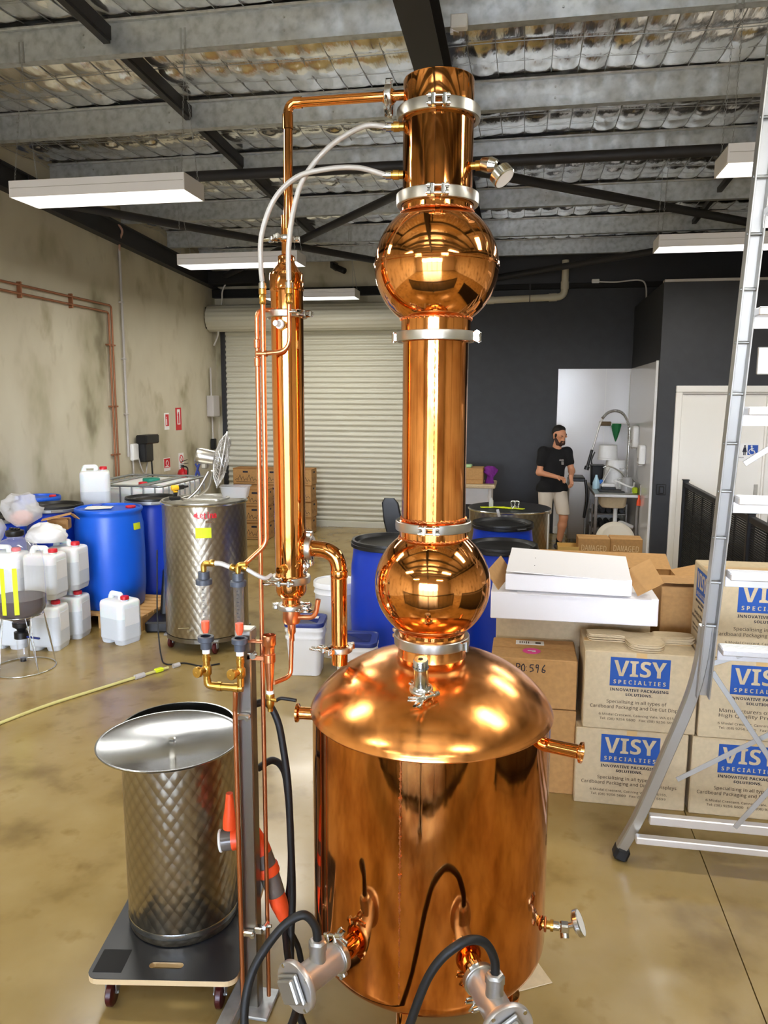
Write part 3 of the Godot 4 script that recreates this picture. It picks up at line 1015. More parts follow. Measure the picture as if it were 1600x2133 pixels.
# ---------------------------------------------------------------- services on the concrete wall
func wall_services():
	var x := LEFT
	var o := thing("water_pipe", "pair of thin copper pipes turning down the concrete wall above the tote", "pipe", V(x, 0, -8.9))
	for s in [[3.225, -8.94, 0.0], [3.14, -8.87, 1.0]]:
		var b := MB.new()
		b.tube(arc_path([V(0.04, s[0], 6.5), V(0.04, s[0], s[1] + 8.9), V(0.04, 1.1, s[1] + 8.9)], 0.05, 6), 0.0125, 10)
		obj(b, "pipe_run", M.copper_old, o)
	var b: MB
	for h in [2.75, 2.0, 1.4]:
		b = MB.new()
		b.box(V(0.025, h, -0.01), V(0.05, 0.02, 0.16), 0.003)
		obj(b, "saddle_clip", M.copper_old, o)
	for z in [0.8, 1.7, 2.6, 3.5]:
		b = MB.new()
		b.box(V(0.025, 3.18, z), V(0.05, 0.16, 0.02), 0.003)
		obj(b, "saddle_clip", M.copper_old, o)
	o = thing("wall_conduit", "grey vertical cable conduit with a bent pink cable at its head on the concrete wall", "conduit", V(x, 0, -9.23))
	b = MB.new()
	b.cyl(V(0.025, 1.35, 0), V(0.025, 3.95, 0), 0.016, 10)
	obj(b, "conduit_pipe", M.lampgrey, o)
	b = MB.new()
	b.tube(spline([V(0.025, 3.9, 0), V(0.04, 4.05, 0.01), V(0.09, 4.16, 0.03), V(0.04, 4.26, 0.08)], 6), 0.014, 8)
	obj(b, "bent_cable", mat(Color(0.72, 0.56, 0.48), 0.6), o)
	for h in [1.9, 2.6, 3.3]:
		b = MB.new()
		b.box(V(0.02, h, 0), V(0.045, 0.018, 0.07), 0.004)
		obj(b, "saddle_clip", M.lampgrey, o)
	# sockets with a black charger
	o = thing("wall_socket", "white double power socket with grey leads on the concrete wall by the black charger", "socket", V(x, 1.4, -9.4))
	b = MB.new()
	b.box(V(0.03, 0.0, 0.03), V(0.06, 0.22, 0.16), 0.015)
	obj(b, "socket_body", M.white, o)
	b = MB.new()
	b.box(V(0.03, -0.02, -0.36), V(0.06, 0.2, 0.14), 0.015)
	obj(b, "socket_body", M.white, o)
	b = MB.new()
	b.tube(spline([V(0.06, -0.08, -0.02), V(0.09, -0.25, -0.06), V(0.08, -0.3, -0.16), V(0.07, -0.12, -0.26)], 8), 0.009, 6)
	b.cyl(V(0.02, -0.1, 0.05), V(0.02, -0.35, 0.05), 0.014, 8)
	obj(b, "lead", M.lampgrey, o)
	b = MB.new()
	b.cyl(V(0.07, -0.1, -0.36), V(0.07, -0.42, -0.38), 0.012, 8)
	obj(b, "black_lead", M.rubber, o)
	o = thing("charger", "black boxy charger with a slanted hood plugged into the concrete wall", "charger", V(x, 1.42, -9.6))
	b = MB.new()
	b.t = Transform3D(Basis(), V(0.06, 0, 0))
	b.box(V(0.05, 0.14, 0.0), V(0.16, 0.12, 0.36), 0.015)
	b.box(V(0.03, -0.02, 0.03), V(0.12, 0.28, 0.22), 0.015)
	obj(b, "charger_body", M.black, o)
	# signs: thin plates with print
	var sg := [[1.775, -10.4, 0.15, 0.24, "extinguisher_sign", "small red and white extinguisher pictogram sign, left of the tall one", 0], [1.80, -10.79, 0.19, 0.33, "extinguisher_sign", "tall red sign with a white extinguisher symbol on the concrete wall", 1],
		[1.155, -10.36, 0.2, 0.19, "hazard_sign", "square red and white sign behind the tote, below the small pictogram", 2], [1.17, -10.83, 0.17, 0.24, "hazard_sign", "white sign with a red round symbol above the fire extinguisher", 3]]
	for s in sg:
		o = thing(s[4], s[5], "sign", V(x, s[0], s[1]))
		o.rotation.y = PI / 2
		b = MB.new()
		b.box(V(0, 0, 0.002), V(s[2], s[3], 0.004), 0.001)
		obj(b, "plate", M.white if s[6] != 1 else M.red, o)
		b = MB.new()
		var w: float = s[2]
		var h: float = s[3]
		if s[6] == 1:
			b.box(V(0, 0.03, 0.0045), V(w * 0.5, h * 0.68, 0.001))
			obj(b, "white_field", M.white, o)
			b = MB.new()
			b.box(V(0, 0.0, 0.0055), V(w * 0.2, h * 0.42, 0.001), 0.0)
			b.box(V(0, 0.085, 0.0055), V(w * 0.12, h * 0.1, 0.001), 0.0)
			b.bar(V(0.0, 0.1, 0.0055), V(-0.035, 0.05, 0.0055), 0.001, 0.012, Vector3.RIGHT)
			obj(b, "extinguisher_symbol", M.red, o)
		elif s[6] == 0:
			b.box(V(0.012, 0.015, 0.0045), V(w * 0.7, h * 0.7, 0.001))
			obj(b, "red_field", M.red, o)
			b = MB.new()
			b.box(V(-0.01, -0.01, 0.0055), V(w * 0.2, h * 0.38, 0.001)); b.box(V(-0.01, 0.055, 0.0055), V(w * 0.1, h * 0.1, 0.001))
			obj(b, "extinguisher_symbol", M.white, o)
		elif s[6] == 2:
			b.box(V(0, 0.02, 0.0045), V(w * 0.94, h * 0.7, 0.001))
			obj(b, "red_field", M.red, o)
			b = MB.new()
			b.ring(V(0.0, 0.02, 0.005), 0.035, 0.005, 20, 4, Vector3(0, 0, 1)); b.box(V(0, -0.03, 0.0055), V(w * 0.6, 0.012, 0.001))
			obj(b, "white_print", M.white, o)
		else:
			b.ring(V(0, 0.03, 0.004), 0.055, 0.008, 24, 4, Vector3(0, 0, 1)); b.bar(V(-0.04, 0.07, 0.0045), V(0.04, -0.01, 0.0045), 0.001, 0.012, Vector3.RIGHT)
			obj(b, "red_symbol", M.red, o)
			b = MB.new()
			b.box(V(0, -0.07, 0.0045), V(w * 0.7, 0.01, 0.001)); b.box(V(0, -0.09, 0.0045), V(w * 0.6, 0.01, 0.001))
			obj(b, "print_line", M.ink, o)
	# switch gear by the roller door
	o = thing("isolator_box", "grey metal isolator box with conduit beside the roller door", "switch box", V(x, 1.98, -11.97))
	b = MB.new()
	b.box(V(0.06, 0, 0), V(0.12, 0.34, 0.26), 0.01)
	obj(b, "box_body", M.lampgrey, o)
	b = MB.new()
	b.cyl(V(0.04, 0.17, 0.02), V(0.04, 0.62, 0.02), 0.015, 8); b.cyl(V(0.04, -0.17, 0.0), V(0.04, -0.9, 0.0), 0.014, 8)
	obj(b, "conduit_pipe", M.lampgrey, o)
	b = MB.new()
	b.box(V(0.05, -0.62, 0.0), V(0.07, 0.18, 0.09), 0.01)
	obj(b, "black_switch", M.black, o)
	o = thing("door_motor_cable", "loose grey cable drooping from the corner bracket by the roller door drum", "cable", V(LEFT + 0.14, 3.9, BACK + 0.3))
	b = MB.new()
	b.tube(spline([V(0.2, 0.05, 0), V(0.12, -0.1, 0.0), V(0.1, -0.3, 0), V(-0.02, -0.55, 0), V(0.03, -0.75, 0.0), V(-0.05, -0.95, 0)], 8), 0.014, 6)
	obj(b, "lead", M.hose, o)

# ---------------------------------------------------------------- the still
func clamp_ring(parent: Node, at: Vector3, axis: Vector3, r: float, h: float, lug: float, style := 0, label := "") -> Node3D:
	# two-bolt ring clamp; the ring lies across axis, its lug at angle lug; style 0 bolts, 1 wing nut
	var o := Node3D.new()
	o.name = "ring_clamp"
	if label: o.set_meta("label", label)
	var y := axis.normalized()
	var x := y.cross(Vector3(0, 0, 1) if absf(y.z) < 0.9 else Vector3(1, 0, 0)).normalized()
	if axis == Vector3.UP: x = Vector3.RIGHT
	o.transform = Transform3D(Basis(x, y, x.cross(y)), at)
	parent.add_child(o, true)
	var b := MB.new()
	var hh := h / 2
	b.lathe([Vector2(r - 0.014, -hh * 0.86), Vector2(r - 0.002, -hh), Vector2(r, -hh + 0.002), Vector2(r + 0.001, 0), Vector2(r, hh - 0.002), Vector2(r - 0.002, hh), Vector2(r - 0.014, hh * 0.86), Vector2(r - 0.014, -hh * 0.86)], 56, lug + 0.16 * 0.06 / r, lug + TAU - 0.16 * 0.06 / r, 0.8)
	obj(b, "band", M.steel_brushed, o)
	var rad := V(cos(lug), 0, sin(lug))
	var tan_ := V(-sin(lug), 0, cos(lug))
	b = MB.new()
	var bs := Basis(tan_, Vector3.UP, rad)
	for s in [-1, 1]:
		b.box(rad * (r + 0.005) + tan_ * s * 0.016, V(0.012, h * 0.95, 0.026), 0.003, bs)
	obj(b, "lug", M.steel, o)
	b = MB.new()
	var rows := [-h * 0.3, h * 0.3] if style == 0 else [0.0]
	for q in rows:
		b.cyl(rad * (r + 0.01) - tan_ * 0.032 + V(0, q, 0), rad * (r + 0.01) + tan_ * (0.034 if style == 0 else 0.045) + V(0, q, 0), 0.004 if style == 0 else 0.0055, 8)
		b.cyl(rad * (r + 0.01) - tan_ * 0.03 + V(0, q, 0), rad * (r + 0.01) - tan_ * 0.022 + V(0, q, 0), 0.0085, 6)
		if style == 0: b.cyl(rad * (r + 0.01) + tan_ * 0.022 + V(0, q, 0), rad * (r + 0.01) + tan_ * 0.03 + V(0, q, 0), 0.0085, 6)
	obj(b, "bolt", M.steel, o)
	if style == 1:
		b = MB.new()
		var c := rad * (r + 0.01) + tan_ * 0.03
		b.cyl(c - tan_ * 0.008, c + tan_ * 0.014, 0.0095, 10)
		for s in [-1, 1]:
			var w := rad if true else Vector3.UP
			b.tube(PackedVector3Array([c + w * s * 0.006, c + w * s * 0.018 + tan_ * 0.01, c + w * s * 0.026 + tan_ * 0.026, c + w * s * 0.016 + tan_ * 0.034, c + w * s * 0.004 + tan_ * 0.014]), 0.0045, 6)
		obj(b, "wing_nut", M.steel, o)
	# hinge opposite the lug
	b = MB.new()
	b.box(-rad * (r + 0.004), V(0.034, h * 0.9, 0.014), 0.003, bs)
	b.cyl(-rad * (r + 0.012) - V(0, h * 0.5, 0), -rad * (r + 0.012) + V(0, h * 0.5, 0), 0.006, 8)
	obj(b, "hinge", M.steel, o)
	return o

func ball(b: MB, c: float, R: float, neck: float, h0: float, h1: float):
	var p := [Vector2(neck, h0)]
	var a0 := acos(neck / R)
	p.append(Vector2(neck, c - R * sin(a0) - 0.004))
	for k in 37:
		var a := lerpf(-a0, a0, k / 36.0)
		p.append(Vector2(R * cos(a), c + R * sin(a)))
	p.append(Vector2(neck, c + R * sin(a0) + 0.004))
	p.append(Vector2(neck, h1))
	b.lathe(p, 72)

func weld_ring(b: MB, r: float, h: float, n := 46):
	for k in n:
		var a := TAU * k / n
		var q := 0.0032 + 0.0012 * sin(k * 7.3)
		b.cyl(V(cos(a) * r, h + 0.001 * sin(k * 3.1) - 0.002, sin(a) * r), V(cos(a + TAU / n) * r, h + 0.001 * sin(k * 3.1 + 3.1) + 0.002, sin(a + TAU / n) * r), q, 6)

func still():
	var o := thing("copper_still", "large polished copper pot still with two bulbs, column and side condenser", "still", V(-0.275, 0, -2.384))
	var face := -PI / 2 + 0.116     # direction that faces the viewer is about +z
	var b := MB.new()
	# boiler shell
	var p := [Vector2(0, 0.268), Vector2(0.30, 0.272), Vector2(0.335, 0.277)]
	for k in 9:
		var a := -PI / 2 + PI / 2 * k / 8.0
		p.append(Vector2(0.325 + 0.064 * cos(a), 0.343 + 0.066 * sin(a)))
	p.append(Vector2(0.3875, 0.6)); p.append(Vector2(0.3865, 0.9)); p.append(Vector2(0.386, 1.108))
	b.lathe(p, 120)
	obj(b, "boiler", M.copper_patina, o)
	b = MB.new()
	var am := PI / 2 + 0.10
	for k in 118:
		var h := 0.34 + k * 0.0065
		var q := 0.0022 + 0.0010 * sin(k * 5.1) + (0.003 if k % 9 == 0 and k > 50 else 0.0)
		b.cyl(V(cos(am) * 0.387 + 0.0012 * sin(k * 2.7), h, sin(am) * 0.387), V(cos(am) * 0.387 + 0.0012 * sin(k * 2.7 + 2.7), h + 0.0066, sin(am) * 0.387), q, 6)
	obj(b, "weld_seam", M.weld, o)
	b = MB.new()
	for k in 24:
		var a := PI / 2 + 0.02 + k * 0.02
		b.cyl(V(cos(a) * 0.335, 0.283 + 0.001 * sin(k * 3.3), sin(a) * 0.335), V(cos(a + 0.02) * 0.335, 0.283 + 0.001 * sin(k * 3.3 + 3.3), sin(a + 0.02) * 0.335), 0.004 + 0.0012 * sin(k * 4.7), 6)
	obj(b, "base_weld", M.weld, o)
	# dome lid with rolled lip
	b = MB.new()
	p = [Vector2(0.383, 1.100), Vector2(0.391, 1.101), Vector2(0.3935, 1.105), Vector2(0.392, 1.110)]
	for k in 40:
		var f := pow(k / 39.0, 1.6)
		var r := lerpf(0.390, 0.110, f)
		p.append(Vector2(r, 1.112 + 0.179 * pow(maxf(1.0 - pow(r / 0.3905, 2.5), 0.0), 0.77)))
	p.append(Vector2(0.108, 1.292)); p.append(Vector2(0.107, 1.335))
	b.lathe(p, 96)
	obj(b, "dome", M.copper_satin, o)
	# lower bulb, column, upper bulb, head
	b = MB.new()
	ball(b, 1.519, 0.184, 0.106, 1.333, 1.71)
	obj(b, "lower_bulb", M.copper, o)
	b = MB.new()
	b.lathe([Vector2(0.108, 1.708), Vector2(0.108, 1.722), Vector2(0.1005, 1.726), Vector2(0.0995, 2.272), Vector2(0.108, 2.277), Vector2(0.108, 2.29)], 72)
	obj(b, "column", M.copper_patina, o)
	b = MB.new()
	var cm := PI / 2 - 0.10
	for k in 84: b.cyl(V(cos(cm) * 0.100 + 0.0008 * sin(k * 2.1), 1.728 + k * 0.0065, sin(cm) * 0.100), V(cos(cm) * 0.100 + 0.0008 * sin(k * 2.1 + 2.1), 1.7345 + k * 0.0065, sin(cm) * 0.100), 0.0014 + 0.0008 * sin(k * 1.7), 5)
	obj(b, "column_seam", M.weld, o)
	b = MB.new()
	ball(b, 2.495, 0.187, 0.106, 2.286, 2.684)
	obj(b, "upper_bulb", M.copper, o)
	b = MB.new()
	b.lathe([Vector2(0.186, 2.494), Vector2(0.189, 2.4955), Vector2(0.189, 2.502), Vector2(0.1855, 2.505)], 96)
	obj(b, "bulb_seam", M.copper, o)
	b = MB.new()
	b.lathe([Vector2(0.11, 2.683), Vector2(0.11, 2.694), Vector2(0.1035, 2.699), Vector2(0.1035, 2.905), Vector2(0.110, 2.911), Vector2(0.110, 2.922)], 72)
	obj(b, "head_column", M.copper_patina, o)
	b = MB.new()
	b.lathe([Vector2(0.110, 2.92), Vector2(0.110, 2.931), Vector2(0.1035, 2.937), Vector2(0.1035, 3.014), Vector2(0.1025, 3.0165), Vector2(0.09, 3.018), Vector2(0, 3.018)], 72)
	obj(b, "head_cap", M.copper, o)
	b = MB.new()
	for w in [[0.107, 1.372], [0.107, 1.668], [0.107, 2.341], [0.107, 2.648], [0.101, 1.731], [0.1045, 2.702]]: weld_ring(b, w[0], w[1])
	obj(b, "neck_weld", M.weld, o)
	clamp_ring(o, V(0, 2.921, 0), Vector3.UP, 0.122, 0.034, PI / 2 - 0.12)
	clamp_ring(o, V(0, 2.685, 0), Vector3.UP, 0.122, 0.034, PI / 2 - 0.12)
	clamp_ring(o, V(0, 2.288, 0), Vector3.UP, 0.119, 0.030, 0.05)
	clamp_ring(o, V(0, 1.709, 0), Vector3.UP, 0.119, 0.030, PI / 2 - 0.02)
	clamp_ring(o, V(0, 1.337, 0), Vector3.UP, 0.121, 0.032, PI + 0.5)
	# ferrule stubs on both sides of the boiler rim
	for s in [[V(-0.368, 1.050, 0.0), V(-1, 0, 0.05), 0.088], [V(0.36, 1.062, 0.12), V(0.93, 0.0, 0.30), 0.118]]:
		b = MB.new()
		b.turn(s[0], s[1], [Vector2(0.021, 0), Vector2(0.021, s[2] - 0.012), Vector2(0.031, s[2] - 0.007), Vector2(0.032, s[2]), Vector2(0.025, s[2]), Vector2(0.019, s[2] - 0.02), Vector2(0.0, s[2] - 0.02)], 28)
		obj(b, "side_ferrule", M.copper, o)
	# pressure relief valve on the dome, with its clamp
	var vp := V(0.000, 1.238, 0.245)
	var va := V(0.0, 1.0, 0.22).normalized()
	b = MB.new()
	b.turn(vp, va, [Vector2(0.024, -0.01), Vector2(0.022, 0.012), Vector2(0.028, 0.018), Vector2(0.028, 0.022)], 24)
	obj(b, "valve_ferrule", M.copper, o)
	b = MB.new()
	b.turn(vp + va * 0.022, va, [Vector2(0.03, 0), Vector2(0.031, 0.006), Vector2(0.024, 0.012), Vector2(0.0215, 0.018), Vector2(0.0215, 0.07), Vector2(0.0225, 0.072), Vector2(0.0225, 0.076), Vector2(0.0215, 0.078), Vector2(0.0215, 0.10), Vector2(0.0195, 0.103), Vector2(0.008, 0.103), Vector2(0.008, 0.098), Vector2(0, 0.098)], 32)
	obj(b, "relief_valve", M.steel, o, "small stainless relief valve on the dome")
	b = MB.new()
	b.cyl(vp + va * 0.1235, vp + va * 0.1262, 0.0065, 10)
	for k in 12:
		var dd := V(cos(TAU * k / 12), 0, sin(TAU * k / 12))
		b.box(vp + va * 0.0995 + dd * 0.0222, V(0.003, 0.004, 0.003))
	obj(b, "valve_button", M.black, o)
	clamp_ring(o, vp + va * 0.024, va, 0.034, 0.012, 0.85, 1)
	# lyne pipe to the condenser
	b = MB.new()
	b.tube(arc_path([V(-0.095, 2.978, 0.02), V(-0.458, 2.984, 0), V(-0.462, 2.62, 0)], 0.03, 8), 0.0142, 18)
	obj(b, "lyne_pipe", M.copper, o)
	b = MB.new()
	b.turn(V(-0.444, 2.984, 0), V(-1, 0, 0), [Vector2(0.0165, -0.03), Vector2(0.0165, -0.005)], 18)
	b.turn(V(-0.459, 2.94, 0), V(0, -1, 0), [Vector2(0.0165, -0.012), Vector2(0.0165, 0.03)], 18)
	b.turn(V(-0.145, 2.979, 0.012), V(1, 0, 0), [Vector2(0.0142, -0.02), Vector2(0.024, -0.008), Vector2(0.024, 0.008), Vector2(0.0142, 0.02)], 20)
	obj(b, "pipe_fitting", M.copper, o)
	clamp_ring(o, V(-0.145, 2.979, 0.012), Vector3.RIGHT, 0.034, 0.02, 0.0, 1)
	# condenser
	b = MB.new()
	b.lathe([Vector2(0.0142, 2.66), Vector2(0.0142, 2.60), Vector2(0.0215, 2.596), Vector2(0.0215, 2.588), Vector2(0.0142, 2.58), Vector2(0.0145, 2.545), Vector2(0.026, 2.538), Vector2(0.026, 2.522), Vector2(0.029, 2.513), Vector2(0.046, 2.492), Vector2(0.0515, 2.487), Vector2(0.0535, 2.480), Vector2(0.0535, 2.436), Vector2(0.051, 2.432), Vector2(0.051, 2.375), Vector2(0.056, 2.37), Vector2(0.056, 2.355), Vector2(0.051, 2.35), Vector2(0.0505, 1.525), Vector2(0.056, 1.52), Vector2(0.056, 1.506), Vector2(0.051, 1.50), Vector2(0.051, 1.475), Vector2(0.045, 1.46), Vector2(0.03, 1.445), Vector2(0.03, 1.428), Vector2(0.035, 1.424), Vector2(0.035, 1.414), Vector2(0.03, 1.41)], 40, 0.0, TAU, 0.9)
	b.v = shifted(b.v, V(-0.47, 0, 0))
	obj(b, "condenser", M.copper, o)
	b = MB.new()
	b.lathe([Vector2(0.0, 1.414), Vector2(0.029, 1.41), Vector2(0.030, 1.37), Vector2(0.026, 1.362), Vector2(0.0135, 1.358), Vector2(0.0135, 1.33), Vector2(0.009, 1.322), Vector2(0.009, 1.30)], 28)
	b.v = shifted(b.v, V(-0.47, 0, 0))
	obj(b, "collector_cup", M.copper_pipe, o)
	b = MB.new()
	b.tube(arc_path([V(-0.47, 1.33, 0), V(-0.474, 1.178, 0.005), V(-0.515, 1.172, 0.06)], 0.03, 8), 0.0078, 12)
	b.tube(arc_path([V(-0.445, 1.384, 0.005), V(-0.386, 1.388, 0.01), V(-0.374, 1.45, 0.012)], 0.03, 8), 0.0085, 12)
	obj(b, "outlet_tube", M.copper_pipe, o)
	clamp_ring(o, V(-0.47, 2.592, 0), Vector3.UP, 0.027, 0.016, PI * 0.8, 1)
	clamp_ring(o, V(-0.47, 2.362, 0), Vector3.UP, 0.064, 0.022, 0.35, 1)
	clamp_ring(o, V(-0.47, 1.513, 0), Vector3.UP, 0.064, 0.024, PI / 2, 1)
	clamp_ring(o, V(-0.47, 1.419, 0), Vector3.UP, 0.045, 0.018, -0.1, 1)
	# vapour return elbow from condenser to dome
	b = MB.new()
	b.tube(arc_path([V(-0.43, 1.620, 0.0), V(-0.305, 1.612, 0.01), V(-0.303, 1.235, 0.012)], 0.065, 14), 0.0265, 24)
	obj(b, "return_pipe", M.copper, o)
	b = MB.new()
	b.turn(V(-0.415, 1.619, 0), V(-1, 0.02, 0), [Vector2(0.0265, -0.018), Vector2(0.034, -0.008), Vector2(0.034, 0.008), Vector2(0.0265, 0.018)], 26)
	b.turn(V(-0.303, 1.53, 0.012), V(0, 1, 0), [Vector2(0.0265, -0.004), Vector2(0.0285, 0.0), Vector2(0.0285, 0.02), Vector2(0.0265, 0.024)], 26)
	b.turn(V(-0.303, 1.288, 0.012), V(0, 1, 0), [Vector2(0.0265, -0.012), Vector2(0.034, -0.006), Vector2(0.034, 0.006), Vector2(0.0265, 0.012)], 26)
	obj(b, "pipe_fitting", M.copper, o)
	clamp_ring(o, V(-0.405, 1.618, 0), Vector3.RIGHT, 0.042, 0.02, 0.05, 1)
	clamp_ring(o, V(-0.303, 1.288, 0.012), Vector3.UP, 0.042, 0.02, PI * 0.72, 1)
	# coolant hose tails on the head, hoses and the twin copper risers
	for h in [[2.888, 0.03], [2.753, 0.035]]:
		b = MB.new()
		b.turn(V(-0.098, h[0], h[1]), V(-1, 0, 0.1), [Vector2(0.012, 0), Vector2(0.012, 0.012), Vector2(0.0145, 0.013), Vector2(0.0145, 0.03), Vector2(0.011, 0.031), Vector2(0.011, 0.036)], 12, 0.9)
		obj(b, "brass_fitting", M.brass, o)
		b = MB.new()
		b.turn(V(-0.098, h[0], h[1]), V(-1, 0, 0.1), [Vector2(0.013, 0.036), Vector2(0.013, 0.052), Vector2(0.008, 0.053), Vector2(0.008, 0.06)], 6, 0.95)
		obj(b, "hose_ferrule", M.steel, o)
	b = MB.new()
	b.tube(spline([V(-0.152, 2.889, 0.035), V(-0.215, 2.888, 0.05), V(-0.31, 2.83, 0.075), V(-0.385, 2.745, 0.085), V(-0.42, 2.65, 0.085), V(-0.437, 2.55, 0.08), V(-0.44, 2.455, 0.074)], 10), 0.0078, 12)
	obj(b, "braided_hose", M.braid, o)
	b = MB.new()
	b.tube(spline([V(-0.152, 2.754, 0.04), V(-0.23, 2.772, 0.06), V(-0.32, 2.765, 0.085), V(-0.405, 2.742, 0.10), V(-0.47, 2.68, 0.11), V(-0.512, 2.585, 0.105), V(-0.522, 2.50, 0.09), V(-0.524, 2.455, 0.075)], 10), 0.0078, 12)
	obj(b, "braided_hose", M.braid, o)
	for x in [-0.44, -0.524]:
		b = MB.new()
		b.turn(V(x, 2.47, 0.074), V(0, -1, 0), [Vector2(0.0075, 0), Vector2(0.0075, 0.02), Vector2(0.0125, 0.021), Vector2(0.0125, 0.038), Vector2(0.010, 0.039)], 6, 0.95)
		obj(b, "hose_ferrule", M.steel, o)
		b = MB.new()
		b.turn(V(x, 2.432, 0.074), V(0, -1, 0), [Vector2(0.010, 0), Vector2(0.0115, 0.002), Vector2(0.0115, 0.016), Vector2(0.009, 0.018), Vector2(0.011, 0.026), Vector2(0.009, 0.034), Vector2(0.0105, 0.042), Vector2(0.0075, 0.048)], 14, 0.9)
		obj(b, "brass_fitting", M.brass, o)
	b = MB.new()
	b.tube(arc_path([V(-0.44, 2.385, 0.074), V(-0.441, 2.245, 0.074), V(-0.525, 2.238, 0.074)], 0.05, 8), 0.0072, 12)
	b.tube(arc_path([V(-0.524, 2.385, 0.074), V(-0.527, 1.64, 0.075), V(-0.59, 1.578, 0.11)], 0.05, 8), 0.0078, 12)
	b.tube(arc_path([V(-0.495, 2.372, 0.02), V(-0.545, 2.372, 0.07), V(-0.545, 2.1, 0.074), V(-0.548, 1.3, 0.075), V(-0.549, 0.03, 0.075)], 0.03, 8), 0.0072, 12)
	obj(b, "coolant_tube", M.copper_pipe, o)
	b = MB.new()
	for y in [2.268, 2.213]: b.lathe_at(V(-0.545, y, 0.074), [Vector2(0.0072, -0.014), Vector2(0.0098, -0.012), Vector2(0.0098, 0.012), Vector2(0.0072, 0.014)], 12)
	b.turn(V(-0.525, 2.238, 0.074), V(-1, 0, 0), [Vector2(0.0095, -0.012), Vector2(0.0095, 0.02)], 12)
	obj(b, "tube_joint", M.copper_pipe, o)
	b = MB.new()
	b.turn(V(-0.50, 2.372, 0.025), V(-0.7, 0, 0.7), [Vector2(0.011, -0.02), Vector2(0.013, -0.018), Vector2(0.013, 0.0), Vector2(0.010, 0.002), Vector2(0.010, 0.01)], 6, 0.95)
	obj(b, "brass_fitting", M.brass, o)
	# small thermowell facing the viewer below the upper condenser clamp
	b = MB.new()
	b.turn(V(-0.47, 2.325, 0.045), V(-0.1, 0.05, 1), [Vector2(0.017, 0), Vector2(0.017, 0.012), Vector2(0.0, 0.012)], 6, 0.95)
	obj(b, "brass_fitting", M.brass, o)
	b = MB.new()
	b.turn(V(-0.472, 2.326, 0.057), V(-0.35, 0.1, 1), [Vector2(0.008, 0), Vector2(0.0145, 0.003), Vector2(0.0145, 0.010), Vector2(0.009, 0.011), Vector2(0.009, 0.03), Vector2(0, 0.03)], 16, 0.9)
	obj(b, "probe_cap", M.white, o)
	# bottom coolant inlet on the condenser
	b = MB.new()
	b.turn(V(-0.475, 1.555, 0.045), V(-0.5, -0.02, 0.85), [Vector2(0.014, 0), Vector2(0.016, 0.004), Vector2(0.016, 0.018), Vector2(0.011, 0.02), Vector2(0.011, 0.03)], 8, 0.95)
	obj(b, "brass_fitting", M.brass, o)
	# angled thermometer on the right of the head
	b = MB.new()
	b.turn(V(0.098, 2.772, 0.02), V(1, 0, 0.1), [Vector2(0.011, 0), Vector2(0.011, 0.014), Vector2(0.015, 0.015), Vector2(0.015, 0.03)], 8, 0.95)
	obj(b, "brass_fitting", M.brass, o)
	b = MB.new()
	b.turn(V(0.127, 2.776, 0.023), V(0.8, -0.2, 0.25), [Vector2(0.014, 0), Vector2(0.02, 0.006), Vector2(0.024, 0.03), Vector2(0.018, 0.05), Vector2(0.012, 0.055)], 8, 0.98)
	b.turn(V(0.165, 2.765, 0.035), V(0.62, -0.75, 0.25), [Vector2(0.010, -0.01), Vector2(0.012, 0.02), Vector2(0.03, 0.024), Vector2(0.034, 0.028), Vector2(0.034, 0.052), Vector2(0.031, 0.055)], 28, 0.9)
	obj(b, "thermometer", M.steel, o)
	b = MB.new()
	b.turn(V(0.165, 2.765, 0.035), V(0.62, -0.75, 0.25), [Vector2(0.031, 0.054), Vector2(0.0, 0.054)], 28)
	obj(b, "thermometer_glass", M.white, o)
	# boiler thermometer on the right flank
	b = MB.new()
	b.turn(V(0.372, 0.435, 0.08), V(1, 0, 0.05), [Vector2(0.013, 0), Vector2(0.013, 0.03), Vector2(0.018, 0.031), Vector2(0.018, 0.04)], 8, 0.95)
	obj(b, "brass_fitting", M.brass, o)
	b = MB.new()
	b.turn(V(0.41, 0.436, 0.082), V(1, 0, 0.05), [Vector2(0.015, 0), Vector2(0.015, 0.02), Vector2(0.010, 0.021), Vector2(0.010, 0.03)], 6, 0.95)
	b.box(V(0.447, 0.435, 0.083), V(0.03, 0.03, 0.03), 0.005)
	b.cyl(V(0.447, 0.42, 0.083), V(0.449, 0.405, 0.095), 0.014, 12)
	b.turn(V(0.455, 0.44, 0.083), V(0.85, 0.40, 0.05), [Vector2(0.008, 0), Vector2(0.01, 0.02), Vector2(0.03, 0.024), Vector2(0.041, 0.032), Vector2(0.042, 0.044), Vector2(0.039, 0.047)], 32, 0.9)
	obj(b, "thermometer", M.steel, o)
	b = MB.new()
	b.turn(V(0.455, 0.44, 0.083), V(0.85, 0.40, 0.05), [Vector2(0.039, 0.0465), Vector2(0.0, 0.0465)], 28)
	obj(b, "thermometer_glass", M.white, o)
	b = MB.new()
	b.ring(V(0.387, 0.436, 0.081), 0.02, 0.004, 20, 6, V(1, 0, 0.05).normalized())
	obj(b, "boss_weld", M.weld, o)
	# immersion heaters
	heater(o, deg_to_rad(6.6 - 38.0), 0.462, 0.60)
	heater(o, deg_to_rad(6.6 + 20.0), 0.462, 0.62)
	# legs
	for k in 3:
		var a := PI / 2 + 0.12 + TAU * k / 3.0
		b = MB.new()
		b.cyl(V(cos(a) * 0.29, 0.012, sin(a) * 0.29), V(cos(a) * 0.29, 0.277, sin(a) * 0.29), 0.027, 20)
		b.cyl(V(cos(a) * 0.29, 0.0, sin(a) * 0.29), V(cos(a) * 0.29, 0.012, sin(a) * 0.29), 0.05, 20)
		obj(b, "leg", M.copper, o)

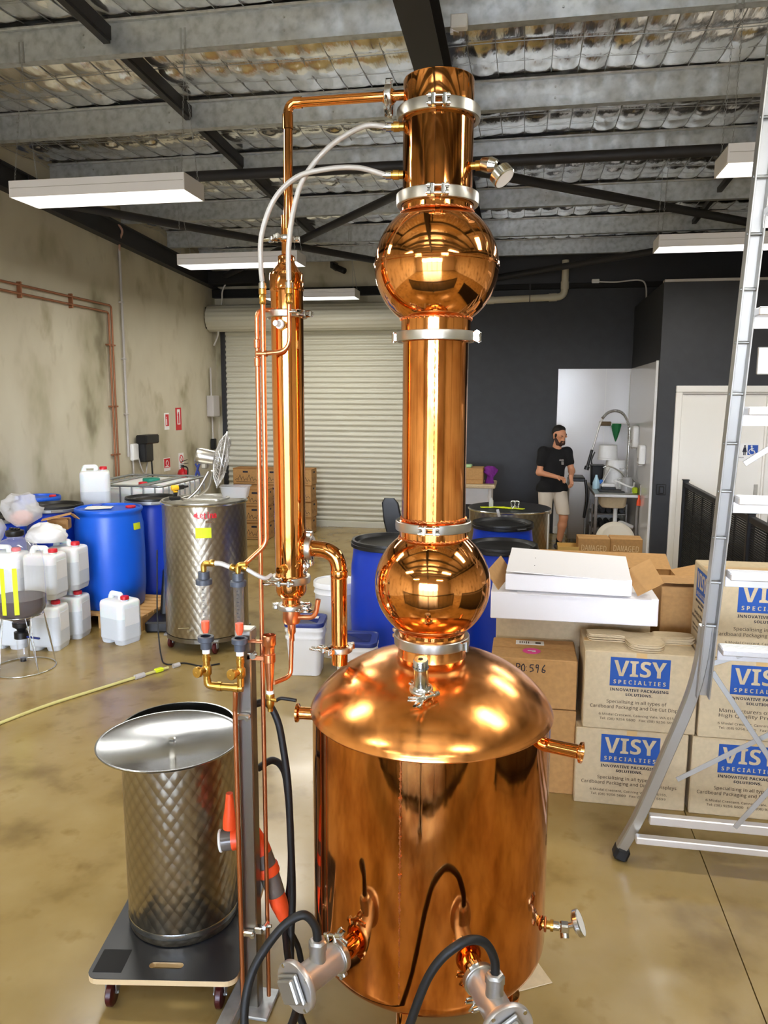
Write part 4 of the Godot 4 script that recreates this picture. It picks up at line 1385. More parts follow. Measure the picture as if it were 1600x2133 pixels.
func shifted(a: PackedVector3Array, d: Vector3) -> PackedVector3Array:
	for i in a.size(): a[i] += d
	return a

func heater(o: Node, ang: float, h: float, reach: float):
	var d := V(sin(ang), 0, cos(ang))
	var side := V(d.z, 0, -d.x)
	var c := V(0, h, 0)
	var b := MB.new()
	b.turn(c + d * 0.375, d, [Vector2(0.031, 0), Vector2(0.031, 0.045), Vector2(0.040, 0.05), Vector2(0.041, 0.058), Vector2(0.0, 0.058)], 32)
	obj(b, "heater_ferrule", M.copper, o)
	clamp_ring(o, c + d * 0.436, d, 0.049, 0.02, -0.4, 1)
	var n := Node3D.new()
	n.name = "heater_housing"
	o.add_child(n, true)
	b = MB.new()
	b.turn(c + d * 0.44, d, [Vector2(0.0, 0), Vector2(0.041, 0), Vector2(0.042, 0.008), Vector2(0.042, reach - 0.46), Vector2(0.045, reach - 0.455), Vector2(0.070, reach - 0.452), Vector2(0.072, reach - 0.449), Vector2(0.072, reach - 0.436), Vector2(0.070, reach - 0.433), Vector2(0.0, reach - 0.437)], 48)
	obj(b, "housing_body", M.alu_cast, n)
	var e := c + d * (reach + 0.003)
	var bs := Basis(side, Vector3.UP, side.cross(Vector3.UP))
	b = MB.new()
	b.box(e + d * 0.012, V(0.082, 0.082, 0.012), 0.003, bs * Basis(Vector3(0, 0, 1), 0.5))
	b.box(e + d * 0.024, V(0.066, 0.066, 0.016), 0.004, bs * Basis(Vector3(0, 0, 1), 0.5))
	obj(b, "terminal_cover", M.alu, n)
	b = MB.new()
	for k in 4:
		var a := PI / 4 + PI / 2 * k
		var q := e + side * cos(a) * 0.064 + Vector3.UP * sin(a) * 0.064
		b.cyl(q - d * 0.002, q + d * 0.006, 0.006, 8)
		q = e + side * cos(a) * 0.06 + Vector3.UP * sin(a) * 0.062
	b.cyl(c + d * (reach - 0.1) + side * -0.04 + Vector3.UP * -0.012, c + d * (reach - 0.1) + side * -0.055 + Vector3.UP * -0.014, 0.008, 6)
	obj(b, "bolt", M.steel, n)
	# cable gland on top
	var gp := c + d * (reach - 0.085) + Vector3.UP * 0.036
	b = MB.new()
	b.turn(gp, Vector3.UP, [Vector2(0.026, -0.012), Vector2(0.024, 0.014), Vector2(0.024, 0.032), Vector2(0.0, 0.032)], 18)
	b.turn(gp + V(0, 0.032, 0), Vector3.UP, [Vector2(0.0, 0), Vector2(0.027, 0.0), Vector2(0.027, 0.022), Vector2(0.022, 0.03), Vector2(0.016, 0.032), Vector2(0.012, 0.03)], 6, 0.95)
	obj(b, "cable_gland", M.alu, n)

# ---------------------------------------------------------------- the post with flow meters
func stand_post():
	var o := thing("meter_stand", "steel post carrying two clear flow meters and brass valves left of the still", "stand", V(-0.873, 0, -2.295))
	var b := MB.new()
	b.box(V(0, 0.665, 0), V(0.05, 1.33, 0.05), 0.004)
	obj(b, "post", M.steel_dark, o)
	b = MB.new()
	b.box(V(0, 1.345, 0.0), V(0.056, 0.04, 0.056), 0.004)
	obj(b, "post_cap", M.steel_brushed, o)
	b = MB.new()
	b.box(V(-0.052, 0.025, 0.25), V(0.05, 0.05, 0.68), 0.004)
	b.box(V(0.0, 0.006, 0.0), V(0.14, 0.012, 0.14), 0.003)
	obj(b, "foot_bar", M.zinc, o)
	# flow meters
	var tube_clear: StandardMaterial3D = M.clear.duplicate()
	tube_clear.albedo_color = Color(1, 1, 1, 0.012)
	for x in [-0.111, 0.003]:
		var f := Node3D.new()
		f.name = "flow_meter"
		f.position = V(x, 0, 0.062)
		o.add_child(f, true)
		b = MB.new()
		b.lathe([Vector2(0.0155, 1.362), Vector2(0.0165, 1.53), Vector2(0.0150, 1.53), Vector2(0.0140, 1.362), Vector2(0.0155, 1.362)], 24)
		obj(b, "clear_tube", tube_clear, f)
		for s in [[1.522, 1.0], [1.345, -1.0]]:
			b = MB.new()
			b.turn(V(0, s[0], 0), V(0, s[1], 0), [Vector2(0.0165, -0.004), Vector2(0.026, -0.003), Vector2(0.026, 0.012), Vector2(0.024, 0.014), Vector2(0.0185, 0.015), Vector2(0.0175, 0.038), Vector2(0.0, 0.038)], 12, 0.9)
			obj(b, "union_nut", M.grey_pvc, f)
		b = MB.new()
		b.lathe([Vector2(0.0, 1.358), Vector2(0.008, 1.36), Vector2(0.0125, 1.372), Vector2(0.0128, 1.398), Vector2(0.0, 1.40)], 16)
		obj(b, "float", M.orange, f, "orange float in a clear tube")
		b = MB.new()
		for k in 9: b.box(V(0.004 if k % 2 else 0.002, 1.41 + k * 0.012, 0.0163), V(0.008 if k % 2 else 0.005, 0.0012, 0.0006))
		obj(b, "scale_mark", M.ink, f)
		b = MB.new()
		b.cyl(V(0, 1.292, 0), V(0, 1.308, 0), 0.0125, 12)
		obj(b, "thread_tape", M.white, f)
		b = MB.new()
		b.cyl(V(0, 1.19, 0), V(0, 1.294, 0), 0.0115, 14)
		b.turn(V(0, 1.285, 0), V(0, -1, 0), [Vector2(0.0125, 0), Vector2(0.0145, 0.003), Vector2(0.0145, 0.018), Vector2(0.0115, 0.02)], 6, 0.95)
		b.turn(V(0, 1.235, 0), V(0, -1, 0), [Vector2(0.0115, -0.018), Vector2(0.016, -0.012), Vector2(0.016, 0.012), Vector2(0.0115, 0.018)], 14)
		b.cyl(V(0, 1.238, 0), V(-0.012, 1.24, 0.03), 0.011, 12)
		obj(b, "needle_valve", M.brass, f)
		b = MB.new()
		b.turn(V(-0.012, 1.24, 0.03), V(-0.35, 0.05, 1), [Vector2(0, 0), Vector2(0.016, 0), Vector2(0.0175, 0.002), Vector2(0.0175, 0.012), Vector2(0.016, 0.014), Vector2(0.003, 0.0145), Vector2(0.002, 0.013), Vector2(0, 0.013)], 24)
		obj(b, "valve_knob", M.brass, f)
		b = MB.new()
		b.cyl(V(0, 1.558, 0), V(0, 1.572, 0), 0.0085, 10)
		b.tube(arc_path([V(0, 1.565, 0), V(0, 1.585, 0), V(0.028, 1.588, 0.0)], 0.012, 6), 0.0095, 10)
		obj(b, "hose_elbow", M.brass, f)
	b = MB.new()
	b.tube(arc_path([V(-0.111, 1.205, 0.062), V(-0.108, 1.185, 0.062), V(-0.07, 1.183, 0.062), V(0.01, 1.183, 0.062)], 0.012), 0.0125, 14)
	b.cyl(V(-0.075, 1.183, 0.062), V(-0.062, 1.183, 0.062), 0.0165, 6); b.cyl(V(-0.018, 1.183, 0.062), V(-0.004, 1.183, 0.062), 0.0165, 6)
	obj(b, "brass_manifold", M.brass, o)
	b = MB.new()
	b.tube(arc_path([V(-0.018, 1.183, 0.058), V(-0.018, 1.15, 0.056), V(-0.024, 1.10, 0.048), V(-0.024, 0.05, 0.044)], 0.02), 0.0082, 12)
	obj(b, "supply_tube", M.copper_pipe, o)
	for y in [1.075, 0.30]:
		b = MB.new()
		b.box(V(-0.006, y, 0.036), V(0.05, 0.02, 0.02), 0.004); b.cyl(V(0.016, y, 0.03), V(0.016, y, 0.054), 0.006, 8); b.cyl(V(0.016, y, 0.046), V(0.016, y, 0.052), 0.009, 6)
		obj(b, "pipe_bracket", M.steel, o)
	b = MB.new()
	b.box(V(0.035, 0.315, 0.03), V(0.03, 0.025, 0.025), 0.004); b.cyl(V(0.03, 0.32, 0.02), V(0.075, 0.325, 0.02), 0.006, 8); b.cyl(V(0.055, 0.32, 0.0), V(0.055, 0.33, 0.04), 0.008, 6)
	obj(b, "pipe_bracket", M.steel, o)
	# hoses across the tops
	b = MB.new()
	b.tube(spline([V(-0.08, 1.588, 0.062), V(-0.052, 1.588, 0.064), V(-0.03, 1.581, 0.064), V(-0.012, 1.575, 0.062)], 8), 0.0078, 10)
	b.tube(spline([V(0.03, 1.575, 0.062), V(0.06, 1.558, 0.06), V(0.085, 1.543, 0.045), V(0.098, 1.548, 0.02)], 8), 0.0068, 10)
	obj(b, "braided_hose", M.braid, o)
	for q in [[V(-0.084, 1.588, 0.062), V(1, 0, 0)], [V(-0.016, 1.577, 0.062), V(1, -0.2, 0)], [V(0.028, 1.577, 0.062), V(-1, 0.4, 0)]]:
		b = MB.new()
		b.turn(q[0], q[1], [Vector2(0.0095, -0.006), Vector2(0.011, -0.004), Vector2(0.011, 0.01), Vector2(0.009, 0.012)], 10)
		obj(b, "hose_clip", M.brass, o)
	# collecting cup with ball valve, strapped to the post
	var p := Node3D.new()
	p.name = "spirit_cup"
	p.position = V(0.086, 0, 0.02)
	o.add_child(p, true)
	b = MB.new()
	b.lathe([Vector2(0.0195, 1.352), Vector2(0.022, 1.35), Vector2(0.0225, 1.32), Vector2(0.0195, 1.316), Vector2(0.0175, 1.312), Vector2(0.0165, 1.29), Vector2(0.0195, 1.288), Vector2(0.0195, 1.262), Vector2(0.0165, 1.26), Vector2(0.0125, 1.20), Vector2(0.0105, 1.185), Vector2(0.0105, 1.165)], 24)
	b.lathe([Vector2(0.018, 1.351), Vector2(0.0145, 1.28), Vector2(0, 1.27)], 20)
	obj(b, "cup_body", M.copper_pipe, p)
	b = MB.new()
	b.cyl(V(0, 1.15, 0), V(0, 1.166, 0), 0.0125, 12)
	obj(b, "thread_tape", M.white, p)
	b = MB.new()
	b.turn(V(0, 1.155, 0), V(0, -1, 0), [Vector2(0.0135, 0), Vector2(0.015, 0.004), Vector2(0.015, 0.016), Vector2(0.0125, 0.02), Vector2(0.014, 0.032), Vector2(0.0125, 0.042), Vector2(0.009, 0.05), Vector2(0.009, 0.06)], 10, 0.95)
	b.cyl(V(0.008, 1.138, 0.008), V(0.028, 1.138, 0.012), 0.007, 8)
	obj(b, "ball_valve", M.brass, p)
	b = MB.new()
	b.tube(spline([V(0.026, 1.138, 0.012), V(0.036, 1.145, 0.014), V(0.05, 1.148, 0.016), V(0.094, 1.146, 0.02)], 6), 0.0058, 10)
	obj(b, "valve_handle", M.black, p)
	b = MB.new()
	b.box(V(0.045, 1.328, 0.022), V(0.07, 0.008, 0.018), 0.002); b.box(V(0.045, 1.272, 0.022), V(0.07, 0.016, 0.006), 0.002)
	obj(b, "cup_bracket", M.copper_pipe, o)
	b = MB.new()
	b.cyl(V(0.038, 1.285, 0.024), V(0.038, 1.285, 0.046), 0.011, 6)
	b.cyl(V(0.02, 1.29, 0.035), V(0.05, 1.29, 0.035), 0.006, 8)
	obj(b, "bracket_bolt", M.steel, o)

# ---------------------------------------------------------------- tank on its dolly
func tank_on_dolly():
	var o := thing("platform_dolly", "black topped plywood dolly with a hand hole carrying the marbled tank", "dolly", V(-1.215, 0, -2.49), 0.158)
	var w := 0.26
	var d := 0.31
	# deck in two halves so that the hand hole is a real hole
	for part in [[0.118, 0.138, M.ply_edge, "deck"], [0.138, 0.1405, M.ply_black, "deck_top"]]:
		var b := MB.new()
		b.t = Transform3D(Basis(Vector3.RIGHT, Vector3(0, 0, -1), Vector3.UP), V(0, part[0], 0))
		for s in [-1.0, 1.0]:
			var pl := PackedVector2Array()
			# outline in (x, -z): back middle, back corner, front corner, then round the half hole
			pl.append(Vector2(0, d))
			for k in 6:
				var a := PI / 2 - PI / 2 * k / 5.0
				pl.append(Vector2(s * (w - 0.04 + 0.04 * cos(a)), d - 0.04 + 0.04 * sin(a)))
			for k in 6:
				var a := -PI / 2 * k / 5.0
				pl.append(Vector2(s * (w - 0.04 + 0.04 * cos(a)), -d + 0.04 + 0.04 * sin(a)))
			pl.append(Vector2(0, -d)); pl.append(Vector2(0, -0.257))
			for k in 7:
				var a := -PI / 2 + PI * k / 6.0
				pl.append(Vector2(s * (0.045 + 0.016 * cos(a)), -0.241 + 0.016 * sin(a)))
			pl.append(Vector2(0, -0.225))
			b.prism(pl, 0.0, part[1] - part[0])
		obj(b, part[3], part[2], o)
	var b := MB.new()
	b.box(V(-0.195, 0.1412, 0.225), V(0.10, 0.0012, 0.11))
	obj(b, "grip_patch", M.black_matte, o)
	for x in [-0.19, 0.19]:
		for z in [-0.24, 0.24]:
			var c := Node3D.new()
			c.name = "caster"
			c.position = V(x, 0, z)
			o.add_child(c, true)
			b = MB.new()
			b.turn(V(-0.012, 0.045, 0.015), Vector3.RIGHT, [Vector2(0, 0), Vector2(0.04, 0), Vector2(0.045, 0.004), Vector2(0.045, 0.02), Vector2(0.04, 0.024), Vector2(0, 0.024)], 24)
			obj(b, "wheel", mat(Color(0.25, 0.03, 0.04), 0.35), c)
			b = MB.new()
			b.box(V(0, 0.112, 0), V(0.07, 0.008, 0.07)); b.box(V(-0.018, 0.08, 0.005), V(0.004, 0.07, 0.04)); b.box(V(0.018, 0.08, 0.005), V(0.004, 0.07, 0.04)); b.cyl(V(-0.024, 0.045, 0.015), V(0.024, 0.045, 0.015), 0.006, 8)
			obj(b, "fork", M.zinc_plain, c)
	# the tank
	o = thing("steel_tank", "open marbled stainless steel tank standing on the black dolly", "tank", V(-1.235, 0.1405, -2.53))
	b = MB.new()
	b.lathe([Vector2(0.0, 0.004), Vector2(0.19, 0.0), Vector2(0.2, 0.004), Vector2(0.2045, 0.02), Vector2(0.205, 0.755)], 72)
	obj(b, "tank_body", M.marbled, o)
	b = MB.new()
	b.lathe([Vector2(0.205, 0.752), Vector2(0.209, 0.754), Vector2(0.212, 0.759), Vector2(0.209, 0.764), Vector2(0.203, 0.764), Vector2(0.2025, 0.02), Vector2(0.0, 0.012)], 72)
	obj(b, "rolled_rim", M.steel, o)
	b = MB.new()
	b.lathe([Vector2(0.2055, 0.03), Vector2(0.2065, 0.034), Vector2(0.2065, 0.05), Vector2(0.2055, 0.054)], 72)
	obj(b, "base_band", M.steel, o)
	b = MB.new()
	b.t = Transform3D(Basis(Vector3.UP, 2.75), V(0, 0.14, 0))
	b.cyl(V(0.2, 0, 0), V(0.235, 0, 0), 0.013, 10); b.cyl(V(0.235, 0, 0), V(0.25, 0, 0), 0.019, 6); b.cyl(V(0.25, 0, 0), V(0.29, 0, 0), 0.015, 12); b.cyl(V(0.29, 0, 0), V(0.30, 0, 0), 0.018, 6)
	b.cyl(V(0.27, 0, 0), V(0.27, 0.03, 0), 0.007, 8); b.bar(V(0.27, 0.032, 0), V(0.23, 0.045, 0.035), 0.012, 0.004); b.box(V(0.27, 0.032, 0), V(0.018, 0.006, 0.018))
	obj(b, "drain_valve", M.steel, o)
	# loose lid lying off centre on the rim
	o = thing("tank_lid", "polished stainless lid lying off centre on the open marbled tank", "lid", V(-1.197, 0.9065, -2.385))
	var lidm := mat(Color(0.70, 0.71, 0.72), 0.2, 1.0)
	lidm.roughness_texture = noise_tex(0.01, 91, 256, [[0.0, g(0.6)], [1.0, g(1.0)]])
	lidm.roughness = 0.28
	b = MB.new()
	b.lathe([Vector2(0.0, 0.0), Vector2(0.235, 0.0), Vector2(0.247, 0.004), Vector2(0.250, 0.010), Vector2(0.247, 0.0115), Vector2(0.240, 0.010), Vector2(0.232, 0.004), Vector2(0.0, 0.004)], 96)
	obj(b, "lid_plate", lidm, o)
	b = MB.new()
	b.box(V(0.008, 0.009, 0.0), V(0.022, 0.01, 0.014), 0.003)
	obj(b, "lid_knob", M.steel, o)

# ---------------------------------------------------------------- drums and friends on the wall side
func drum(label: String, at: Vector3, R: float, H: float, open: bool, blue: Material, group: String, tape := -99.0, ring_metal := true) -> Node3D:
	var o := thing("plastic_drum", label, "drum", at, 0.0, group)
	var b := MB.new()
	if open:
		b.lathe([Vector2(0, 0.004), Vector2(R * 0.86, 0.0), Vector2(R * 0.91, 0.02), Vector2(R * 0.97, H * 0.2), Vector2(R, H * 0.5), Vector2(R * 0.975, H * 0.8), Vector2(R * 0.93, H * 0.9), Vector2(R * 0.925, H * 0.935), Vector2(R * 0.94, H * 0.945), Vector2(R * 0.94, H * 0.955), Vector2(0, H * 0.955)], 56)
		obj(b, "drum_body", blue, o)
		b = MB.new()
		b.lathe([Vector2(R * 0.955, H * 0.945), Vector2(R * 0.985, H * 0.95), Vector2(R * 0.985, H * 0.975), Vector2(R * 0.955, H * 0.98)], 56)
		b.box(V(R * 0.6, H * 0.962, R * 0.81), V(0.10, 0.02, 0.012), 0.003, Basis(Vector3.UP, 0.63))
		obj(b, "lever_ring", M.zinc_plain if ring_metal else M.black, o)
		b = MB.new()
		b.lathe([Vector2(R * 0.965, H * 0.97), Vector2(R * 0.975, H * 0.985), Vector2(R * 0.96, H), Vector2(R * 0.90, H), Vector2(R * 0.875, H * 0.985), Vector2(R * 0.84, H * 0.972), Vector2(R * 0.80, H * 0.972), Vector2(R * 0.78, H * 0.98), Vector2(R * 0.74, H * 0.98), Vector2(R * 0.72, H * 0.974), Vector2(0, H * 0.976)], 56)
		obj(b, "lid", M.black, o)
	else:
		b.lathe([Vector2(0, 0.004), Vector2(R * 0.88, 0.0), Vector2(R * 0.93, 0.02), Vector2(R * 0.99, H * 0.2), Vector2(R, H * 0.5), Vector2(R * 0.985, H * 0.82), Vector2(R * 0.93, H * 0.915), Vector2(R * 0.925, H * 0.935), Vector2(R * 0.975, H * 0.955), Vector2(R * 0.985, H * 0.975), Vector2(R * 0.96, H * 0.988), Vector2(R * 0.92, H * 0.988), Vector2(R * 0.90, H * 0.97), Vector2(R * 0.3, H * 0.975), Vector2(0, H * 0.975)], 56)
		obj(b, "drum_body", blue, o)
		for s in [-1, 1]:
			b = MB.new()
			b.cyl(V(s * R * 0.55, H * 0.972, -R * 0.3), V(s * R * 0.55, H * 0.995, -R * 0.3), R * 0.15, 20, -1, 0.004)
			obj(b, "bung", M.red if s > 0 else M.blue2, o)
	if tape > -50.0:
		b = MB.new()
		for k in 4:
			var a0 := deg_to_rad(tape - 8 + k * 4.5)
			var a1 := deg_to_rad(tape - 8 + (k + 1) * 4.5)
			var y0 := H * 0.78
			var y1 := H * 0.845
			var rr := R * 0.998 + 0.002
			b.quad(V(cos(a0) * rr, y0, sin(a0) * rr), V(cos(a1) * rr, y0 + 0.004, sin(a1) * rr), V(cos(a1) * rr * 0.985, y1 + 0.004, sin(a1) * rr * 0.985), V(cos(a0) * rr * 0.985, y1, sin(a0) * rr * 0.985), V(cos(a0), 0, sin(a0)))
		obj(b, "tape_label", M.tape, o)
	return o

func jerry_can(label: String, at: Vector3, turn: float, group: String, full := 0.55) -> Node3D:
	var o := thing("jerry_can", label, "jerry can", at, turn, group)
	var w := 0.29
	var d := 0.25
	var H := 0.42
	var mk := func(ys: Array) -> Array:
		var rings := []
		for q in ys: rings.append(rrect(w * q[1], d * q[1], 0.055 * q[1], q[0] * H, 5))
		return rings
	var b := MB.new()
	b.loft(mk.call([[full, 1.0], [0.80, 1.0], [0.845, 0.985], [0.875, 0.94], [0.89, 0.86], [0.90, 0.7]]), false, true)
	obj(b, "can_shell", M.hdpe, o)
	b = MB.new()
	b.loft(mk.call([[0.085, 0.93], [0.10, 0.985], [0.13, 1.0], [full, 1.0]]), true, false)
	for s in [-1, 1]: b.loft([rrect(w * 0.36, d * 0.86, 0.04, 0.0, 4, s * w * 0.27), rrect(w * 0.40, d * 0.94, 0.05, 0.015, 4, s * w * 0.27), rrect(w * 0.42, d * 0.98, 0.05, 0.05, 4, s * w * 0.27)])
	obj(b, "filled_part", M.hdpe_full, o)
	b = MB.new()
	b.loft([rrect(0.055, 0.05, 0.02, H * 0.89, 4, -w * 0.36), rrect(0.05, 0.045, 0.02, H * 0.97, 4, -w * 0.34), rrect(0.03, 0.045, 0.012, H * 1.0, 4, -w * 0.30)])
	b.loft([rrect(0.05, 0.05, 0.02, H * 0.89, 4, w * 0.06), rrect(0.045, 0.045, 0.02, H * 0.97, 4, w * 0.05), rrect(0.03, 0.045, 0.012, H * 1.0, 4, w * 0.03)])
	b.tube(arc_path([V(-w * 0.36, H * 0.95, 0), V(-w * 0.33, H * 0.995, 0), V(w * 0.04, H * 0.995, 0), V(w * 0.07, H * 0.95, 0)], 0.02), 0.021, 12)
	obj(b, "handle", M.hdpe, o)
	b = MB.new()
	b.lathe_at(V(w * 0.30, H * 0.90, 0.02), [Vector2(0.032, -0.01), Vector2(0.032, 0.012)], 20)
	obj(b, "neck", M.hdpe, o)
	b = MB.new()
	b.lathe_at(V(w * 0.30, H * 0.90 + 0.01, 0.02), [Vector2(0.034, 0), Vector2(0.037, 0.002), Vector2(0.037, 0.024), Vector2(0.033, 0.03), Vector2(0, 0.03)], 22)
	obj(b, "cap", M.red, o)
	b = MB.new()
	b.box(V(w / 2 + 0.001, H * 0.58, 0), V(0.002, H * 0.36, d * 0.62), 0.0)
	obj(b, "paper_label", M.white, o)
	return o

func left_group():
	var gD := "plastic drums along the concrete wall"
	drum("bright blue closed-top plastic drum in front, with paper and a red bung on top", V(-3.86, 0.142, -6.63), 0.316, 0.95, false, M.blue, gD, 8.0)
	drum("blue drum with a black lid and pale ring, left of the bright blue one", V(-4.44, 0.0, -6.66), 0.267, 1.09, true, M.blue2, gD)
	drum("blue drum with a black lid cut by the left picture edge", V(-4.67, 0.0, -6.1), 0.25, 1.06, true, M.blue2, gD, 70.0)
	drum("flat blue closed-top drum peeping out behind two black lids", V(-4.845, 0.0, -6.985), 0.225, 1.13, false, M.blue, gD)
	drum("blue drum with black lid right behind the bright blue drum", V(-3.77, 0.0, -7.31), 0.272, 1.10, true, M.blue2, gD)
	drum("blue drum hidden below the jerry can at the tote", V(-4.36, 0.0, -7.25), 0.25, 0.98, false, M.blue2, gD)
	# paper on the bright drum
	var o := thing("paper_sheet", "white paper sheet lying on the bright blue drum", "paper", V(-3.94, 1.073, -6.6), 0.4)
	var b := MB.new()
	b.patch(8, 8, func(u, v): return V((u - 0.5) * 0.24, 0.004 + 0.004 * sin(u * 5.0) * cos(v * 4.0), (v - 0.5) * 0.2))
	obj(b, "sheet", M.white, o)
	# pallet under the bright drum
	o = thing("wooden_pallet", "pale wooden pallet under the bright blue drum", "pallet", V(-3.77, 0, -6.645))
	for k in 7:
		b = MB.new()
		b.box(V(0.0, 0.128, -0.33 + k * 0.11), V(0.80, 0.024, 0.09), 0.003)
		obj(b, "plank", M.timber, o)
	for x in [-0.35, 0.0, 0.35]:
		b = MB.new()
		b.box(V(x, 0.058, 0), V(0.09, 0.116, 0.74), 0.004)
		obj(b, "bearer", M.timber, o)
	# jerry cans
	var gJ := "white jerry cans on the floor"
	jerry_can("white jerry can with red cap standing alone in front of the bright blue drum", V(-3.42, 0, -5.98), -0.35, gJ)
	jerry_can("front bottom jerry can of the stack right of the carboy", V(-3.93, 0, -5.70), 0.12, gJ, 0.7)
	jerry_can("front top jerry can of the stack right of the carboy", V(-3.93, 0.440, -5.71), 0.05, gJ, 0.7)
	jerry_can("rear bottom jerry can of the stack, beside the lone can", V(-3.93, 0, -6.03), 0.1, gJ, 0.6)
	jerry_can("rear top jerry can of the stack, with the white bag behind it", V(-3.93, 0.440, -6.04), 0.03, gJ, 0.6)
	jerry_can("bottom jerry can seen through the lower stand of the carboy", V(-4.26, 0, -5.68), 0.1, gJ, 0.6)
	jerry_can("top jerry can with pale red cap seen through the clear carboy", V(-4.26, 0.440, -5.69), 0.1, gJ, 0.6)
	jerry_can("white jerry can standing on a drum in front of the tote", V(-4.36, 0.985, -7.25), 0.5, gJ, 0.4)
	# bags and a cardboard scrap on the stack
	o = thing("plastic_bag", "crumpled white bag on top of the jerry can stack", "bag", V(-4.06, 0.872, -5.94))
	b = MB.new()
	b.loft(crumple([[0.0, 0.32, 0.26], [0.04, 0.36, 0.30], [0.09, 0.33, 0.27], [0.13, 0.22, 0.16], [0.155, 0.1, 0.06]], 0.014, 3))
	obj(b, "bag_skin", M.white, o)
	o = thing("cardboard_scrap", "folded brown cardboard piece between the bags", "cardboard", V(-4.10, 1.03, -6.20), 0.3)
	b = MB.new()
	b.bar(V(-0.12, 0, 0.1), V(0.12, 0.05, 0.05), 0.12, 0.006); b.bar(V(0.12, 0.05, 0.05), V(0.16, 0.0, 0.02), 0.12, 0.006); b.box(V(0.0, -0.05, 0.0), V(0.18, 0.1, 0.12), 0.01)
	obj(b, "folded_board", M.kraft, o)
	o = thing("plastic_bag", "translucent plastic bag with a pinkish content, billowing over the stack", "bag", V(-4.13, 1.04, -5.72))
	b = MB.new()
	b.loft(crumple([[0.0, 0.1, 0.1], [0.05, 0.26, 0.2], [0.13, 0.34, 0.24], [0.2, 0.28, 0.18], [0.26, 0.14, 0.08]], 0.03, 5))
	obj(b, "bag_film", M.film, o)
	b = MB.new()
	b.loft(crumple([[0.01, 0.08, 0.08], [0.04, 0.18, 0.14], [0.09, 0.2, 0.15], [0.13, 0.08, 0.06]], 0.016, 6))
	obj(b, "pink_content", mat(Color(0.90, 0.68, 0.62), 0.7), o)
	o = thing("plastic_bag", "pale plastic bag at the left edge behind the carboy cap", "bag", V(-4.50, 0.846, -5.66))
	b = MB.new()
	b.loft(crumple([[0.0, 0.2, 0.2], [0.08, 0.42, 0.26], [0.2, 0.46, 0.26], [0.29, 0.3, 0.16], [0.33, 0.12, 0.06]], 0.03, 8))
	obj(b, "bag_film", M.film, o)
	carboy()
	tote()
	letina()
	# black stand beside the bright drum
	o = thing("machine_stand", "low black stand with a yellow warning label between drum and steel tank", "stand", V(-3.22, 0, -6.55), 0.2)
	b = MB.new()
	b.box(V(0, 0.05, 0.05), V(0.34, 0.10, 0.5), 0.015)
	b.loft([rrect(0.26, 0.16, 0.03, 0.09, 4, 0.02, -0.05), rrect(0.22, 0.14, 0.03, 0.5, 4, 0.03, -0.08), rrect(0.16, 0.1, 0.03, 0.58, 4, 0.04, -0.1)])
	obj(b, "stand_body", M.black, o)
	b = MB.new()
	b.box(V(0.025, 0.36, -0.004), V(0.07, 0.15, 0.004), 0.0, Basis(Vector3.RIGHT, 0.07))
	obj(b, "warning_label", M.yellow, o)
	# fruit cartons by the shutter
	var gF := "printed fruit cartons stacked by the roller door"
	var proto: Node3D
	var names := ["left", "second", "third"]
	for c in 3:
		for r in (4 if c > 0 else 4):
			var lab := "printed brown fruit carton, %s of its column, %s column from the wall by the shutter" % [["bottom", "second", "third", "top"][r], ["first", "second", "third"][c]]
			var at := V(-4.30 + c * 0.43, 0.005 + r * 0.255, -11.62 + 0.02 * sin(r * 3.0 + c))
			var t := 0.03 * sin(r * 2.1 + c * 1.3)
			if proto == null:
				proto = fruit_carton(lab, at, t, gF)
			else:
				copy(proto, lab, at, t, gF)
	for r in 3: copy(proto, "printed brown fruit carton, %s of the short front column behind the steel tank" % ["bottom", "middle", "top"][r], V(-3.95, 0.005 + r * 0.255, -11.0), 0.05 * r, gF)
	# fire extinguisher
	o = thing("fire_extinguisher", "red fire extinguisher hung on the concrete wall below its signs", "fire extinguisher", V(LEFT + 0.12, 0.66, -10.62))
	b = MB.new()
	b.lathe([Vector2(0, 0), Vector2(0.07, 0), Vector2(0.078, 0.01), Vector2(0.078, 0.34), Vector2(0.06, 0.39), Vector2(0.025, 0.41), Vector2(0.02, 0.43), Vector2(0, 0.43)], 28)
	obj(b, "cylinder", M.red, o)
	b = MB.new()
	b.cyl(V(0, 0.42, 0), V(0, 0.47, 0), 0.02, 10); b.bar(V(-0.03, 0.48, 0), V(0.1, 0.5, 0.03), 0.02, 0.008); b.bar(V(-0.03, 0.51, 0), V(0.09, 0.55, 0.03), 0.02, 0.008)
	obj(b, "valve_head", M.black, o)
	b = MB.new()
	b.tube(spline([V(0.02, 0.45, 0), V(0.1, 0.42, 0.05), V(0.1, 0.25, 0.08), V(0.06, 0.1, 0.08)], 8), 0.011, 8)
	obj(b, "discharge_hose", M.rubber, o)
	b = MB.new()
	b.lathe([Vector2(0.0785, 0.14), Vector2(0.0785, 0.28)], 16, -0.6, 1.2)
	obj(b, "paper_label", M.white, o)
	# pails beside the condenser
	var gP := "white pails behind the condenser"
	pail("square white pail with a dark blue lid and white label, behind the condenser outlet", V(-1.62, 0, -5.56), 0.12, gP, true)
	pail("second square pail with a blue lid, half hidden by the copper return pipe", V(-1.135, 0, -5.18), 0.12, gP, false)
	o = thing("round_pail", "round white pail with a white lid behind the square pails", "pail", V(-1.50, 0, -6.02), 0.0, gP)
	b = MB.new()
	b.lathe([Vector2(0, 0), Vector2(0.148, 0), Vector2(0.152, 0.01), Vector2(0.168, 0.52), Vector2(0.178, 0.53), Vector2(0.172, 0.545), Vector2(0.172, 0.58)], 40)
	obj(b, "pail_body", M.white, o)
	b = MB.new()
